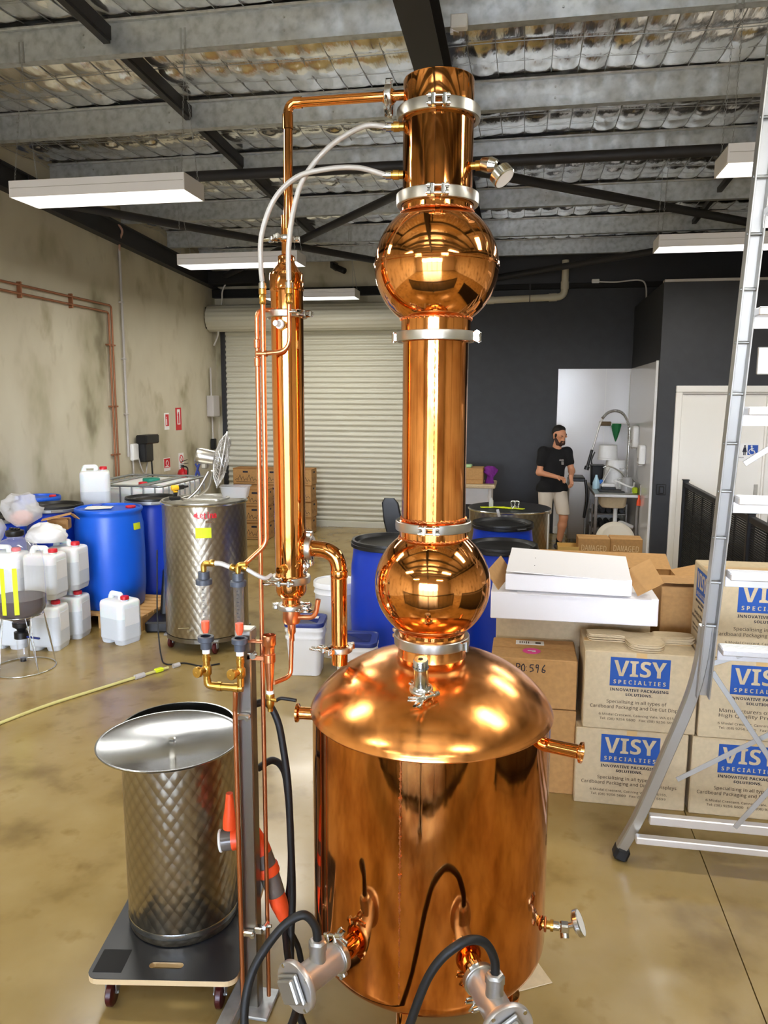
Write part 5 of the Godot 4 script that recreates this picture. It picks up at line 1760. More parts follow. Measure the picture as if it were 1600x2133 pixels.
	b.lathe([Vector2(0.176, 0.575), Vector2(0.182, 0.58), Vector2(0.182, 0.615), Vector2(0.176, 0.624), Vector2(0.168, 0.622), Vector2(0.162, 0.612), Vector2(0, 0.612)], 40)
	obj(b, "lid", M.white, o)

func crumple(rows: Array, amp: float, sd: int) -> Array:
	var f := FastNoiseLite.new()
	f.seed = sd
	f.frequency = 9.0
	var rings := []
	var full := []
	for i in rows.size() - 1:
		for k in 3:
			var q := float(k) / 3.0
			full.append([lerpf(rows[i][0], rows[i + 1][0], q), lerpf(rows[i][1], rows[i + 1][1], q), lerpf(rows[i][2], rows[i + 1][2], q)])
	full.append(rows[-1])
	for q in full:
		var ring := PackedVector3Array()
		for s in 36:
			var a := TAU * s / 36.0
			var p := V(cos(a) * q[1] * 0.5, q[0], sin(a) * q[2] * 0.5)
			var nn := f.get_noise_3d(p.x, p.y, p.z) * amp * 2.0
			ring.append(p + V(cos(a), 0.5 if q[0] > 0.01 else 0.0, sin(a)) * nn)
		rings.append(ring)
	return rings

func pail(label: String, at: Vector3, turn: float, group: String, sticker: bool):
	var o := thing("square_pail", label, "pail", at, turn, group)
	var b := MB.new()
	var rings := []
	for q in [[0.0, 0.225, 0.03], [0.006, 0.24, 0.05], [0.29, 0.275, 0.05], [0.292, 0.290, 0.05], [0.312, 0.292, 0.05], [0.315, 0.278, 0.05], [0.345, 0.28, 0.05], [0.348, 0.296, 0.05], [0.366, 0.298, 0.05], [0.369, 0.284, 0.05], [0.40, 0.286, 0.05]]: rings.append(rrect(q[1], q[1], q[2], q[0], 6))
	b.loft(rings)
	obj(b, "pail_body", M.white, o)
	b = MB.new()
	rings = []
	for q in [[0.388, 0.298, 0.05], [0.39, 0.304, 0.055], [0.416, 0.304, 0.055], [0.42, 0.298, 0.052], [0.42, 0.285, 0.05], [0.412, 0.278, 0.048], [0.412, 0.2, 0.03]]: rings.append(rrect(q[1], q[1], q[2], q[0], 6))
	b.loft(rings)
	obj(b, "lid", M.lid_blue, o)
	if sticker:
		b = MB.new()
		b.box(V(0.03, 0.4135, -0.06), V(0.12, 0.002, 0.06))
		obj(b, "paper_label", M.white, o)

func fruit_carton(label: String, at: Vector3, turn: float, group: String) -> Node3D:
	var o := thing("fruit_carton", label, "carton", at, turn, group)
	var b := MB.new()
	b.box(V(0, 0.12, 0), V(0.41, 0.24, 0.32), 0.006)
	obj(b, "carton_body", M.kraft, o)
	b = MB.new()
	b.box(V(0, 0.2455, 0), V(0.415, 0.012, 0.325), 0.003)
	obj(b, "carton_rim", M.kraft_dark, o)
	b = MB.new()
	b.box(V(0, 0.195, 0.1605), V(0.085, 0.028, 0.001), 0.0)
	b.box(V(0.2055, 0.195, 0), V(0.001, 0.028, 0.075), 0.0)
	obj(b, "hand_hole", M.ink, o)
	b = MB.new()
	for k in 7:
		var x := -0.15 + k * 0.05
		b.bar(V(x - 0.02, 0.06 + 0.01 * (k % 3), 0.1606), V(x + 0.012, 0.09 + 0.03 * ((k * 2) % 3), 0.1606), 0.001, 0.006, Vector3.UP)
		b.bar(V(x + 0.012, 0.09 + 0.03 * ((k * 2) % 3), 0.1606), V(x + 0.035, 0.055, 0.1606), 0.001, 0.006, Vector3.UP)
	b.box(V(0.0, 0.035, 0.1606), V(0.3, 0.006, 0.001))
	for k in 4: b.bar(V(0.2056, 0.06, -0.1 + k * 0.06), V(0.2056, 0.11 + 0.02 * (k % 2), -0.07 + k * 0.06), 0.001, 0.006, Vector3.UP)
	obj(b, "sketch_print", M.inkbrown, o)
	return o

func carboy():
	var o := thing("conical_carboy", "clear conical carboy half full of dark red liquid with yellow tape strips", "carboy", V(-3.82, 0, -5.20))
	var b := MB.new()
	var p := [Vector2(0.052, 0.37), Vector2(0.06, 0.385), Vector2(0.15, 0.43), Vector2(0.19, 0.48), Vector2(0.197, 0.52), Vector2(0.197, 0.79)]
	for k in 9:
		var a := PI / 2 * k / 9.0
		p.append(Vector2(0.06 + 0.137 * cos(a), 0.80 + 0.23 * sin(a)))
	p.append(Vector2(0.058, 1.035)); p.append(Vector2(0.056, 1.07))
	b.lathe(p, 56)
	obj(b, "clear_vessel", M.clear, o)
	b = MB.new()
	b.lathe([Vector2(0.0, 0.372), Vector2(0.05, 0.372), Vector2(0.058, 0.388), Vector2(0.147, 0.433), Vector2(0.187, 0.482), Vector2(0.194, 0.522), Vector2(0.194, 0.575), Vector2(0.0, 0.575)], 56)
	obj(b, "red_liquid", M.wine, o)
	b = MB.new()
	b.lathe([Vector2(0.0, 1.10), Vector2(0.052, 1.10), Vector2(0.066, 1.095), Vector2(0.068, 1.062), Vector2(0.062, 1.055), Vector2(0.056, 1.055)], 32)
	for k in 3: b.box(V(-0.03 + k * 0.03, 1.108, 0.0), V(0.02, 0.02, 0.03), 0.004)
	obj(b, "cap", M.black, o)
	for a in [86.0, 60.0]:
		b = MB.new()
		var ar := deg_to_rad(a)
		for k in 8:
			var y0 := 0.84 - k * 0.045
			var y1 := y0 - 0.045
			for s in 2:
				var q0 := ar - 0.085 + s * 0.085
				var q1 := q0 + 0.085
				b.quad(V(cos(q0) * 0.199, y0, sin(q0) * 0.199), V(cos(q1) * 0.199, y0, sin(q1) * 0.199), V(cos(q1) * 0.199, y1, sin(q1) * 0.199), V(cos(q0) * 0.199, y1, sin(q0) * 0.199), V(cos(q0), 0, sin(q0)))
		obj(b, "tape_strip", M.tape, o)
	b = MB.new()
	b.lathe([Vector2(0.0, 0.372), Vector2(0.064, 0.372), Vector2(0.062, 0.34), Vector2(0.035, 0.32), Vector2(0.03, 0.30), Vector2(0.055, 0.295), Vector2(0.055, 0.245), Vector2(0.03, 0.24), Vector2(0.0, 0.24)], 28)
	obj(b, "valve_collar", M.black, o)
	b = MB.new()
	b.box(V(0.12, 0.262, 0.03), V(0.13, 0.014, 0.02), 0.004, Basis(Vector3.UP, -0.2))
	obj(b, "valve_lever", M.lid_blue, o)
	b = MB.new()
	b.lathe([Vector2(0.038, 0.24), Vector2(0.04, 0.22), Vector2(0.04, 0.09), Vector2(0.03, 0.075), Vector2(0.0, 0.07)], 24)
	obj(b, "collecting_jar", M.clear, o)
	b = MB.new()
	b.cyl(V(0.0, 0.055, 0.0), V(0.0, 0.085, 0), 0.022, 14)
	obj(b, "jar_cap", M.black, o)
	b = MB.new()
	b.ring(V(0, 0.44, 0), 0.168, 0.004, 48, 8)
	b.ring(V(0, 0.006, 0), 0.235, 0.005, 56, 8)
	for k in 5:
		var a := TAU * k / 5.0 + 0.5
		b.tube(PackedVector3Array([V(cos(a) * 0.168, 0.44, sin(a) * 0.168), V(cos(a + 0.03) * 0.185, 0.3, sin(a + 0.03) * 0.185), V(cos(a) * 0.235, 0.006, sin(a) * 0.235)]), 0.0035, 6)
		b.tube(PackedVector3Array([V(cos(a + 0.25) * 0.168, 0.44, sin(a + 0.25) * 0.168), V(cos(a + 0.12) * 0.2, 0.25, sin(a + 0.12) * 0.2), V(cos(a) * 0.235, 0.006, sin(a) * 0.235)]), 0.0035, 6)
	obj(b, "wire_stand", M.steel, o)

func tote():
	var o := thing("liquid_tote", "caged white liquid tote with a green cap against the concrete wall", "tote", V(-4.45, 0, -8.50), PI / 2)
	var b := MB.new()
	var rings := []
	for q in [[0.16, 0.9, 0.9], [0.18, 1.0, 1.0], [1.02, 1.0, 1.0], [1.09, 0.985, 0.98], [1.115, 0.93, 0.92], [1.12, 0.5, 0.5]]: rings.append(rrect(1.15 * q[1], 0.95 * q[2], 0.08, q[0], 6))
	b.loft(rings)
	obj(b, "tote_bottle", M.hdpe, o)
	b = MB.new()
	b.cyl(V(-0.05, 1.115, 0.1), V(-0.05, 1.165, 0.1), 0.1, 28, -1, 0.008)
	obj(b, "filler_cap", mat(Color(0.05, 0.50, 0.42), 0.4), o)
	b = MB.new()
	b.cyl(V(-0.35, 1.115, 0.15), V(-0.35, 1.15, 0.15), 0.05, 20, -1, 0.006)
	obj(b, "vent_cap", M.red, o)
	b = MB.new()
	for y in [0.2, 0.5, 0.8, 1.13]: b.tube(closed(rrect(1.2, 1.0, 0.05, y, 4)), 0.011 if y < 1.1 else 0.014, 8, true)
	for k in 9:
		for s in [-1, 1]: b.cyl(V(-0.56 + k * 0.14, 0.15, s * 0.5), V(-0.56 + k * 0.14, 1.13, s * 0.5), 0.009, 6)
	for k in 7:
		for s in [-1, 1]: b.cyl(V(s * 0.6, 0.15, -0.42 + k * 0.14), V(s * 0.6, 1.13, -0.42 + k * 0.14), 0.009, 6)
	for z in [-0.25, 0.25]: b.bar(V(-0.6, 1.14, z), V(0.6, 1.14, z), 0.05, 0.014)
	obj(b, "steel_cage", M.zinc_plain, o)
	b = MB.new()
	b.box(V(0, 0.135, 0), V(1.2, 0.03, 1.0), 0.006)
	for x in [-0.52, 0.0, 0.52]: b.box(V(x, 0.06, 0), V(0.12, 0.12, 1.0), 0.01)
	obj(b, "pallet_base", M.black, o)
	o = thing("hand_clamp", "blue spring clamp standing on the tote's rim", "clamp", V(-4.02, 1.145, -9.02))
	b = MB.new()
	b.bar(V(-0.02, 0.0, 0), V(0.015, 0.1, 0), 0.02, 0.03, Vector3(0, 0, 1)); b.bar(V(0.03, 0.0, 0), V(0.012, 0.06, 0), 0.02, 0.025, Vector3(0, 0, 1)); b.bar(V(0.015, 0.1, 0), V(0.035, 0.15, 0), 0.02, 0.03, Vector3(0, 0, 1)); b.bar(V(0.015, 0.09, 0), V(-0.02, 0.15, 0), 0.02, 0.02, Vector3(0, 0, 1))
	obj(b, "clamp_jaw", M.lid_blue, o)

func closed(p: PackedVector3Array) -> PackedVector3Array: return p

func variable_tank(o: Node3D, R: float, H: float, rep: int):
	var b := MB.new()
	b.lathe([Vector2(0, 0.135), Vector2(R * 0.96, 0.13), Vector2(R, 0.14), Vector2(R, H)], 80)
	var m: StandardMaterial3D = M.marbled.duplicate()
	m.normal_scale = 0.3
	m.uv1_scale = V(rep, rep * 0.62 / (TAU * R), 1)
	obj(b, "tank_body", m, o)
	b = MB.new()
	b.lathe([Vector2(R, H - 0.01), Vector2(R + 0.012, H - 0.006), Vector2(R + 0.015, H + 0.004), Vector2(R + 0.010, H + 0.012), Vector2(R - 0.002, H + 0.012), Vector2(R - 0.004, H - 0.03), Vector2(R * 0.6, H - 0.032)], 80)
	obj(b, "rolled_rim", M.steel, o)

func letina():
	var o := thing("steel_tank", "tall marbled stainless tank with red lettering and yellow tape on casters", "tank", V(-2.65, 0, -6.07))
	var R := 0.349
	variable_tank(o, R, 1.245, 40)
	var b := MB.new()
	b.lathe([Vector2(0, 1.235), Vector2(R - 0.02, 1.235), Vector2(R - 0.015, 1.262), Vector2(R + 0.0, 1.264), Vector2(R + 0.0, 1.258)], 64)
	obj(b, "floating_lid", M.steel_brushed, o)
	b = MB.new()
	var a0 := deg_to_rad(66.5)
	for k in 6:
		var q0 := a0 - 0.14 + k * 0.06
		var q1 := q0 + 0.06
		b.quad(V(cos(q0) * (R + 0.002), 0.985, sin(q0) * (R + 0.002)), V(cos(q1) * (R + 0.002), 0.985, sin(q1) * (R + 0.002)), V(cos(q1) * (R + 0.002), 1.07, sin(q1) * (R + 0.002)), V(cos(q0) * (R + 0.002), 1.07, sin(q0) * (R + 0.002)), V(cos(q0), 0, sin(q0)))
	obj(b, "tape_label", M.tape, o)
	# red lettering bent round the shell, letter by letter
	var s := "Letina"
	for k in s.length():
		var a := a0 + 0.20 - k * 0.076 - 0.05
		var dirv := V(cos(a), 0, sin(a))
		words(s[k], 0.012 if k == 3 else 0.026, 0.052 if k in [0, 2, 3] else 0.038, M.red, o, Transform3D(Basis(V(sin(a), 0, -cos(a)), Vector3.UP, dirv), dirv * (R + 0.0025) + V(0, 1.165 + (0.006 if k in [0, 3] else 0.0), 0)))
	b = MB.new()
	var ad := a0 + 0.20
	b.cyl(V(cos(ad) * R, 1.17, sin(ad) * R), V(cos(ad) * (R + 0.002), 1.17, sin(ad) * (R + 0.002)), 0.016, 16)
	obj(b, "logo_drop", M.red, o)
	b = MB.new()
	b.box(V(cos(a0 - 0.12) * (R + 0.002), 1.118, sin(a0 - 0.12) * (R + 0.002)), V(0.075, 0.022, 0.002), 0.0, Basis(Vector3.UP, PI / 2 - a0 + 0.12))
	obj(b, "maker_plate", M.steel, o)
	for k in 4:
		var a := PI / 4 + PI / 2 * k + 0.2
		var c := Node3D.new()
		c.name = "caster"
		c.position = V(cos(a) * R * 0.9, 0, sin(a) * R * 0.9)
		o.add_child(c, true)
		b = MB.new()
		b.turn(V(-0.014, 0.05, 0), Vector3.RIGHT, [Vector2(0, 0), Vector2(0.044, 0), Vector2(0.05, 0.005), Vector2(0.05, 0.023), Vector2(0.044, 0.028), Vector2(0, 0.028)], 24)
		obj(b, "wheel", mat(Color(0.28, 0.03, 0.05), 0.35), c)
		b = MB.new()
		b.box(V(0, 0.122, 0), V(0.09, 0.016, 0.09)); b.box(V(-0.02, 0.085, 0), V(0.005, 0.08, 0.04)); b.box(V(0.02, 0.085, 0), V(0.005, 0.08, 0.04))
		obj(b, "fork", M.zinc_plain, c)
	b = MB.new()
	b.lathe([Vector2(R - 0.03, 0.10), Vector2(R + 0.004, 0.10), Vector2(R + 0.004, 0.135), Vector2(R - 0.03, 0.135)], 64)
	obj(b, "base_ring", M.steel_dark, o)
	b = MB.new()
	b.cyl(V(0.0, 0.22, R), V(0.0, 0.22, R + 0.05), 0.012, 10)
	b.bar(V(-0.09, 0.24, R + 0.04), V(0.01, 0.25, R + 0.04), 0.012, 0.01)
	obj(b, "drain_valve", M.steel, o)
	# desk fan standing on the lid
	o = thing("desk_fan", "silver desk fan with a wire guard standing on the tall marbled tank", "fan", V(-2.62, 1.262, -6.02))
	b = MB.new()
	b.tube(closed(rrect(0.36, 0.22, 0.05, 0.012, 5)), 0.012, 8, true)
	b.tube(spline([V(-0.10, 0.02, 0.11), V(-0.02, 0.10, 0.08), V(0.05, 0.24, 0.03)], 6), 0.013, 8)
	b.tube(spline([V(-0.10, 0.02, -0.11), V(0.0, 0.10, -0.08), V(0.06, 0.24, -0.03)], 6), 0.013, 8)
	obj(b, "fan_stand", M.steel_brushed, o)
	var ax := V(0.90, -0.2, -0.36).normalized()
	var hub := V(0.15, 0.335, -0.02)
	b = MB.new()
	b.turn(hub - ax * 0.22, ax, [Vector2(0, 0), Vector2(0.05, 0.0), Vector2(0.062, 0.012), Vector2(0.066, 0.05), Vector2(0.062, 0.15), Vector2(0.045, 0.16), Vector2(0, 0.16)], 24)
	b.box(hub - ax * 0.14 - V(0, 0.075, 0), V(0.05, 0.05, 0.07), 0.01)
	obj(b, "motor", M.steel_brushed, o)
	b = MB.new()
	b.turn(hub - ax * 0.01, ax, [Vector2(0, 0), Vector2(0.05, 0.0), Vector2(0.05, 0.02), Vector2(0, 0.03)], 20)
	var fx := ax.cross(Vector3.UP).normalized()
	var fy := ax.cross(fx)
	for k in 3:
		var rings := []
		for q in 5:
			var r := 0.045 + 0.15 * q / 4.0
			var wd := 0.05 + 0.05 * sin(PI * q / 4.0)
			var a := TAU * k / 3.0
			var rd := fx * cos(a) + fy * sin(a)
			var tg := -fx * sin(a) + fy * cos(a)
			var c := hub + rd * r
			var tw := (tg * 0.87 + ax * 0.5).normalized() * wd
			var nn := rd.cross(tw).normalized() * 0.002
			rings.append(PackedVector3Array([c - tw + nn, c + nn * 1.5, c + tw + nn, c + tw - nn, c - nn * 1.5, c - tw - nn]))
		b.loft(rings, true, true, false)
	obj(b, "fan_blade", M.alu, o)
	b = MB.new()
	b.ring(hub, 0.235, 0.006, 48, 8, ax)
	for q in [0.19, 0.14, 0.09, 0.05]:
		b.ring(hub + ax * (0.055 - q * 0.16), q, 0.0022, 36, 5, ax); b.ring(hub - ax * (0.065 - q * 0.2), q, 0.0022, 36, 5, ax)
	for k in 40:
		var a := TAU * k / 40.0
		var rd := fx * cos(a) + fy * sin(a)
		b.tube(PackedVector3Array([hub + rd * 0.235, hub + rd * 0.14 + ax * 0.04, hub + rd * 0.03 + ax * 0.052]), 0.0018, 5)
		b.tube(PackedVector3Array([hub + rd * 0.235, hub + rd * 0.15 - ax * 0.045, hub + rd * 0.05 - ax * 0.065]), 0.0018, 5)
	b.turn(hub + ax * 0.052, ax, [Vector2(0.04, -0.004), Vector2(0.04, 0.004), Vector2(0, 0.006)], 16)
	obj(b, "wire_guard", M.alu_bright, o)
	# hand tool in black and yellow
	o = thing("cordless_drill", "black and yellow cordless drill lying on the tall marbled tank left of the fan", "drill", V(-2.80, 1.266, -5.94), 0.7)
	o.scale = Vector3.ONE * 0.72
	b = MB.new()
	b.cyl(V(-0.1, 0.14, 0), V(0.04, 0.15, 0), 0.03, 14, -1, 0.006); b.cyl(V(0.04, 0.15, 0), V(0.09, 0.152, 0), 0.018, 12, 0.012)
	b.bar(V(-0.05, 0.13, 0), V(-0.07, 0.03, 0), 0.035, 0.045, Vector3.RIGHT, 0.008); b.box(V(-0.07, 0.022, 0), V(0.12, 0.044, 0.075), 0.01)
	obj(b, "drill_body", M.black, o)
	b = MB.new()
	b.cyl(V(-0.105, 0.14, 0), V(-0.02, 0.145, 0), 0.0325, 14, -1, 0.006); b.box(V(-0.06, 0.1, 0), V(0.05, 0.03, 0.04), 0.008)
	obj(b, "yellow_shell", M.yellow, o)
	o = thing("plastic_tray", "clear plastic tray behind the fan on the tall tank", "tray", V(-2.42, 1.266, -6.2), 0.2)
	b = MB.new()
	b.loft([rrect(0.2, 0.14, 0.02, 0.0, 4), rrect(0.24, 0.17, 0.03, 0.09, 4), rrect(0.26, 0.19, 0.03, 0.092, 4), rrect(0.26, 0.19, 0.03, 0.098, 4)], true, false)
	obj(b, "tray_shell", M.film, o)

# ---------------------------------------------------------------- drums, tank and table in the middle distance
func middle_group():
	var gM := "blue drums with black lids behind the still"
	drum("blue drum with a black lid left of the lower copper bulb", V(-1.01, 0, -5.88), 0.322, 1.01, true, M.blue2, gM, -99.0, false)
	drum("front blue drum with a black lid right of the lower copper bulb", V(-0.148, 0, -6.10), 0.29, 0.965, true, M.blue2, gM, -99.0, false)
	drum("rear drum with a black lid between front drum and steel tank, right of the bulb", V(-0.173, 0, -7.10), 0.29, 0.985, true, M.blue2, gM, -99.0, false)
	var o := thing("steel_tank", "wide marbled stainless tank with a dark sheet and green tape on top", "tank", V(-0.134, 0, -8.20))
	variable_tank(o, 0.425, 0.955, 48)
	var b := MB.new()
	b.lathe([Vector2(0.428, 0.965), Vector2(0.425, 0.972), Vector2(0.40, 0.974), Vector2(0.0, 0.978)], 64)
	obj(b, "dark_cover", mat(Color(0.11, 0.115, 0.13), 0.45), o)
	for k in 3:
		b = MB.new()
		var a := [0.25, -0.3, -0.42][k] as float
		b.box(V(-0.17 + k * 0.10, 0.981 + k * 0.002, 0.12 + 0.03 * k), V(0.26, 0.003, 0.07), 0.0, Basis(Vector3.UP, a))
		obj(b, "tape_strip", M.tape, o)
	b = MB.new()
	b.tube(spline([V(0.03, 0.98, 0.2), V(0.06, 1.02, 0.2), V(0.05, 1.06, 0.2), V(0.02, 1.05, 0.2), V(0.03, 0.99, 0.2)], 6), 0.009, 8)
	b.tube(spline([V(0.08, 0.98, 0.2), V(0.06, 1.02, 0.2), V(0.07, 1.06, 0.2), V(0.10, 1.05, 0.2), V(0.09, 0.99, 0.2)], 6), 0.009, 8)
	obj(b, "wing_clamp", M.steel, o)
	b = MB.new()
	b.lathe_at(V(-0.19, 0.98, 0.1), [Vector2(0, 0), Vector2(0.022, 0.0), Vector2(0.024, 0.07), Vector2(0.01, 0.085), Vector2(0.01, 0.1), Vector2(0, 0.1)], 16)
	b.box(V(-0.1, 0.955, 0.43), V(0.03, 0.1, 0.012), 0.004, Basis(Vector3(0, 0, 1), 0.25))
	obj(b, "airlock", M.film, o)
	b = MB.new()
	b.box(V(0.40, 0.5, 0.13), V(0.02, 0.85, 0.03), 0.004)
	obj(b, "side_rail", M.white, o)
	b = MB.new()
	for k in 4: b.cyl(V(cos(PI / 4 + k * PI / 2) * 0.36, 0, sin(PI / 4 + k * PI / 2) * 0.36), V(cos(PI / 4 + k * PI / 2) * 0.36, 0.14, sin(PI / 4 + k * PI / 2) * 0.36), 0.02, 10)
	obj(b, "tank_foot", M.steel_dark, o)
	# table against the end wall with a carton and a purple cloth
	o = thing("work_table", "pale-topped work table with grey legs at the charcoal wall behind the column", "table", V(-0.95, 0, -11.0))
	b = MB.new()
	b.box(V(0, 0.905, 0), V(1.15, 0.05, 0.7), 0.012)
	obj(b, "table_top", M.kraft_pale, o)
	for x in [-0.5, 0.5]:
		for z in [-0.28, 0.28]:
			b = MB.new()
			b.box(V(x, 0.44, z), V(0.045, 0.88, 0.045), 0.004)
			obj(b, "leg", M.lampgrey, o)
	b = MB.new()
	b.box(V(0, 0.72, -0.3), V(1.0, 0.3, 0.02), 0.003)
	obj(b, "back_panel", M.white, o)
	o = thing("carton", "brown carton on the work table beside the purple cloth", "carton", V(-0.86, 0.931, -10.92))
	b = MB.new()
	b.box(V(0, 0.11, 0), V(0.62, 0.22, 0.36), 0.006)
	obj(b, "carton_body", M.kraft, o)
	b = MB.new()
	b.box(V(0, 0.06, 0.1815), V(0.60, 0.006, 0.003))
	obj(b, "tape_band", M.kraft_dark, o)
	o = thing("folder", "pale green folder lying on the carton on the work table", "folder", V(-0.87, 1.153, -10.92))
	b = MB.new()
	b.box(V(0, 0.018, 0), V(0.3, 0.035, 0.24), 0.012)
	obj(b, "folder_cover", mat(Color(0.70, 0.85, 0.62), 0.7), o)
	o = thing("cloth_bundle", "purple cloth bundle at the right end of the work table", "cloth", V(-0.45, 0.931, -10.9))
	b = MB.new()
	b.loft(crumple([[0.0, 0.12, 0.12], [0.1, 0.1, 0.1], [0.16, 0.2, 0.14], [0.22, 0.18, 0.12], [0.25, 0.06, 0.05]], 0.03, 12))
	obj(b, "cloth_fold", M.purple, o)
	# black office chair half hidden by the column
	o = thing("office_chair", "black office chair with a narrow backrest behind the copper column", "chair", V(-1.20, 0, -7.45))
	b = MB.new()
	var rings := []
	for q in [[0.70, 0.10, 0.02], [0.74, 0.16, 0.035], [0.9, 0.19, 0.04], [1.08, 0.17, 0.035], [1.13, 0.10, 0.02]]: rings.append(rrect(q[1], q[2], 0.018, q[0], 4, -0.10 + (1.13 - q[0]) * 0.16, 0.0))
	b.loft(rings)
	obj(b, "backrest", M.black, o)
	b = MB.new()
	b.loft([rrect(0.36, 0.36, 0.1, 0.50, 5, 0.12, 0.12), rrect(0.42, 0.42, 0.1, 0.53, 5, 0.12, 0.12), rrect(0.42, 0.42, 0.1, 0.57, 5, 0.12, 0.12), rrect(0.34, 0.34, 0.1, 0.60, 5, 0.12, 0.12)])
	obj(b, "seat", M.black, o)
	b = MB.new()
	b.tube(spline([V(-0.03, 0.75, 0.0), V(-0.02, 0.6, 0.02), V(0.1, 0.50, 0.1)], 6), 0.018, 8); b.cyl(V(0.12, 0.1, 0.12), V(0.12, 0.52, 0.12), 0.025, 12)
	obj(b, "chair_column", M.black, o)
	for k in 5:
		b = MB.new()
		var a := TAU * k / 5.0
		b.bar(V(0.12, 0.11, 0.12), V(0.12 + cos(a) * 0.27, 0.07, 0.12 + sin(a) * 0.27), 0.045, 0.03)
		b.cyl(V(0.12 + cos(a) * 0.26 - 0.02, 0.03, 0.12 + sin(a) * 0.26), V(0.12 + cos(a) * 0.26 + 0.02, 0.03, 0.12 + sin(a) * 0.26), 0.03, 12)
		obj(b, "leg", M.black, o)

# ---------------------------------------------------------------- cartons on the ladder side
func printed_carton(label: String, at: Vector3, variant: int, dx := 0.0, side := false) -> Node3D:
	var o := thing("printed_carton", label, "carton", at, 0.0, "cream cartons with blue panels")
	var w := 0.555
	var h := 0.415
	var d := 0.387
	var b := MB.new()
	b.box(V(0, h / 2, 0), V(w, h, d), 0.005)
	obj(b, "carton_body", M.kraft_pale, o)
	b = MB.new()
	b.box(V(0, h + 0.0008, 0), V(w - 0.01, 0.0016, 0.052))
	b.box(V(0, h - 0.02, d / 2 + 0.0006), V(0.052, 0.04, 0.0012))
	obj(b, "packing_tape", M.tape_clear, o)
	for f in ([0, 1] if side else [0]):
		var fw := w if f == 0 else d
		var fx := Transform3D(Basis(), V(dx, 0, d / 2 + 0.0008)) if f == 0 else Transform3D(Basis(Vector3.UP, -PI / 2), V(-w / 2 - 0.0008, 0, 0))
		var k := 1.0 if f == 0 else 0.78
		b = MB.new()
		b.t = fx
		b.box(V(-0.005, 0.312, 0), V(0.292 * k, 0.152, 0.0012))
		obj(b, "blue_panel", M.logo_blue, o)
		var put := func(s: String, y: float, wd: float, hg: float, m: Material, bold: bool, x := 0.0): words(s, wd * k, hg, m, o, fx * Transform3D(Basis(), V(x - 0.005, y, 0.0008)), bold, "printing")
		put.call("VISY", 0.331, 0.256, 0.083, M.kraft_pale, true)
		put.call("S P E C I A L T I E S", 0.259, 0.255, 0.021, M.kraft_pale, true)
		put.call("INNOVATIVE PACKAGING", 0.217, 0.286, 0.015, M.ink, true)
		put.call("SOLUTIONS.", 0.192, 0.132, 0.014, M.ink, true)
		if variant == 0:
			put.call("Specialising in all types of", 0.150, 0.295, 0.024, M.inkbrown, false, -0.01)
			put.call("Cardboard Packaging and Die Cut Displays", 0.121, 0.475, 0.024, M.inkbrown, false)
		else:
			put.call("Manufacturers of Plastic &", 0.150, 0.36, 0.020, M.inkbrown, false, -0.01)
			put.call("High Quality Presentation", 0.121, 0.38, 0.024, M.inkbrown, false)
		put.call("6 Modal Crescent, Canning Vale, WA 6155.", 0.080, 0.385, 0.016, M.inkbrown, false)
		put.call("Tel: (08) 9256 5600   Fax: (08) 9256 5699", 0.057, 0.375, 0.015, M.inkbrown, false)
	return o

func plain_carton(called: String, label: String, at: Vector3, s: Vector3, m: Material, turn := 0.0, group := "") -> Node3D:
	var o := thing(called, label, "carton", at, turn, group)
	var b := MB.new()
	b.box(V(0, s.y / 2, 0), s, 0.005)
	obj(b, "carton_body", m, o)
	b = MB.new()
	b.box(V(0, s.y + 0.0005, 0), V(s.x - 0.01, 0.001, 0.004))
	obj(b, "flap_joint", M.kraft_dark, o)
	return o

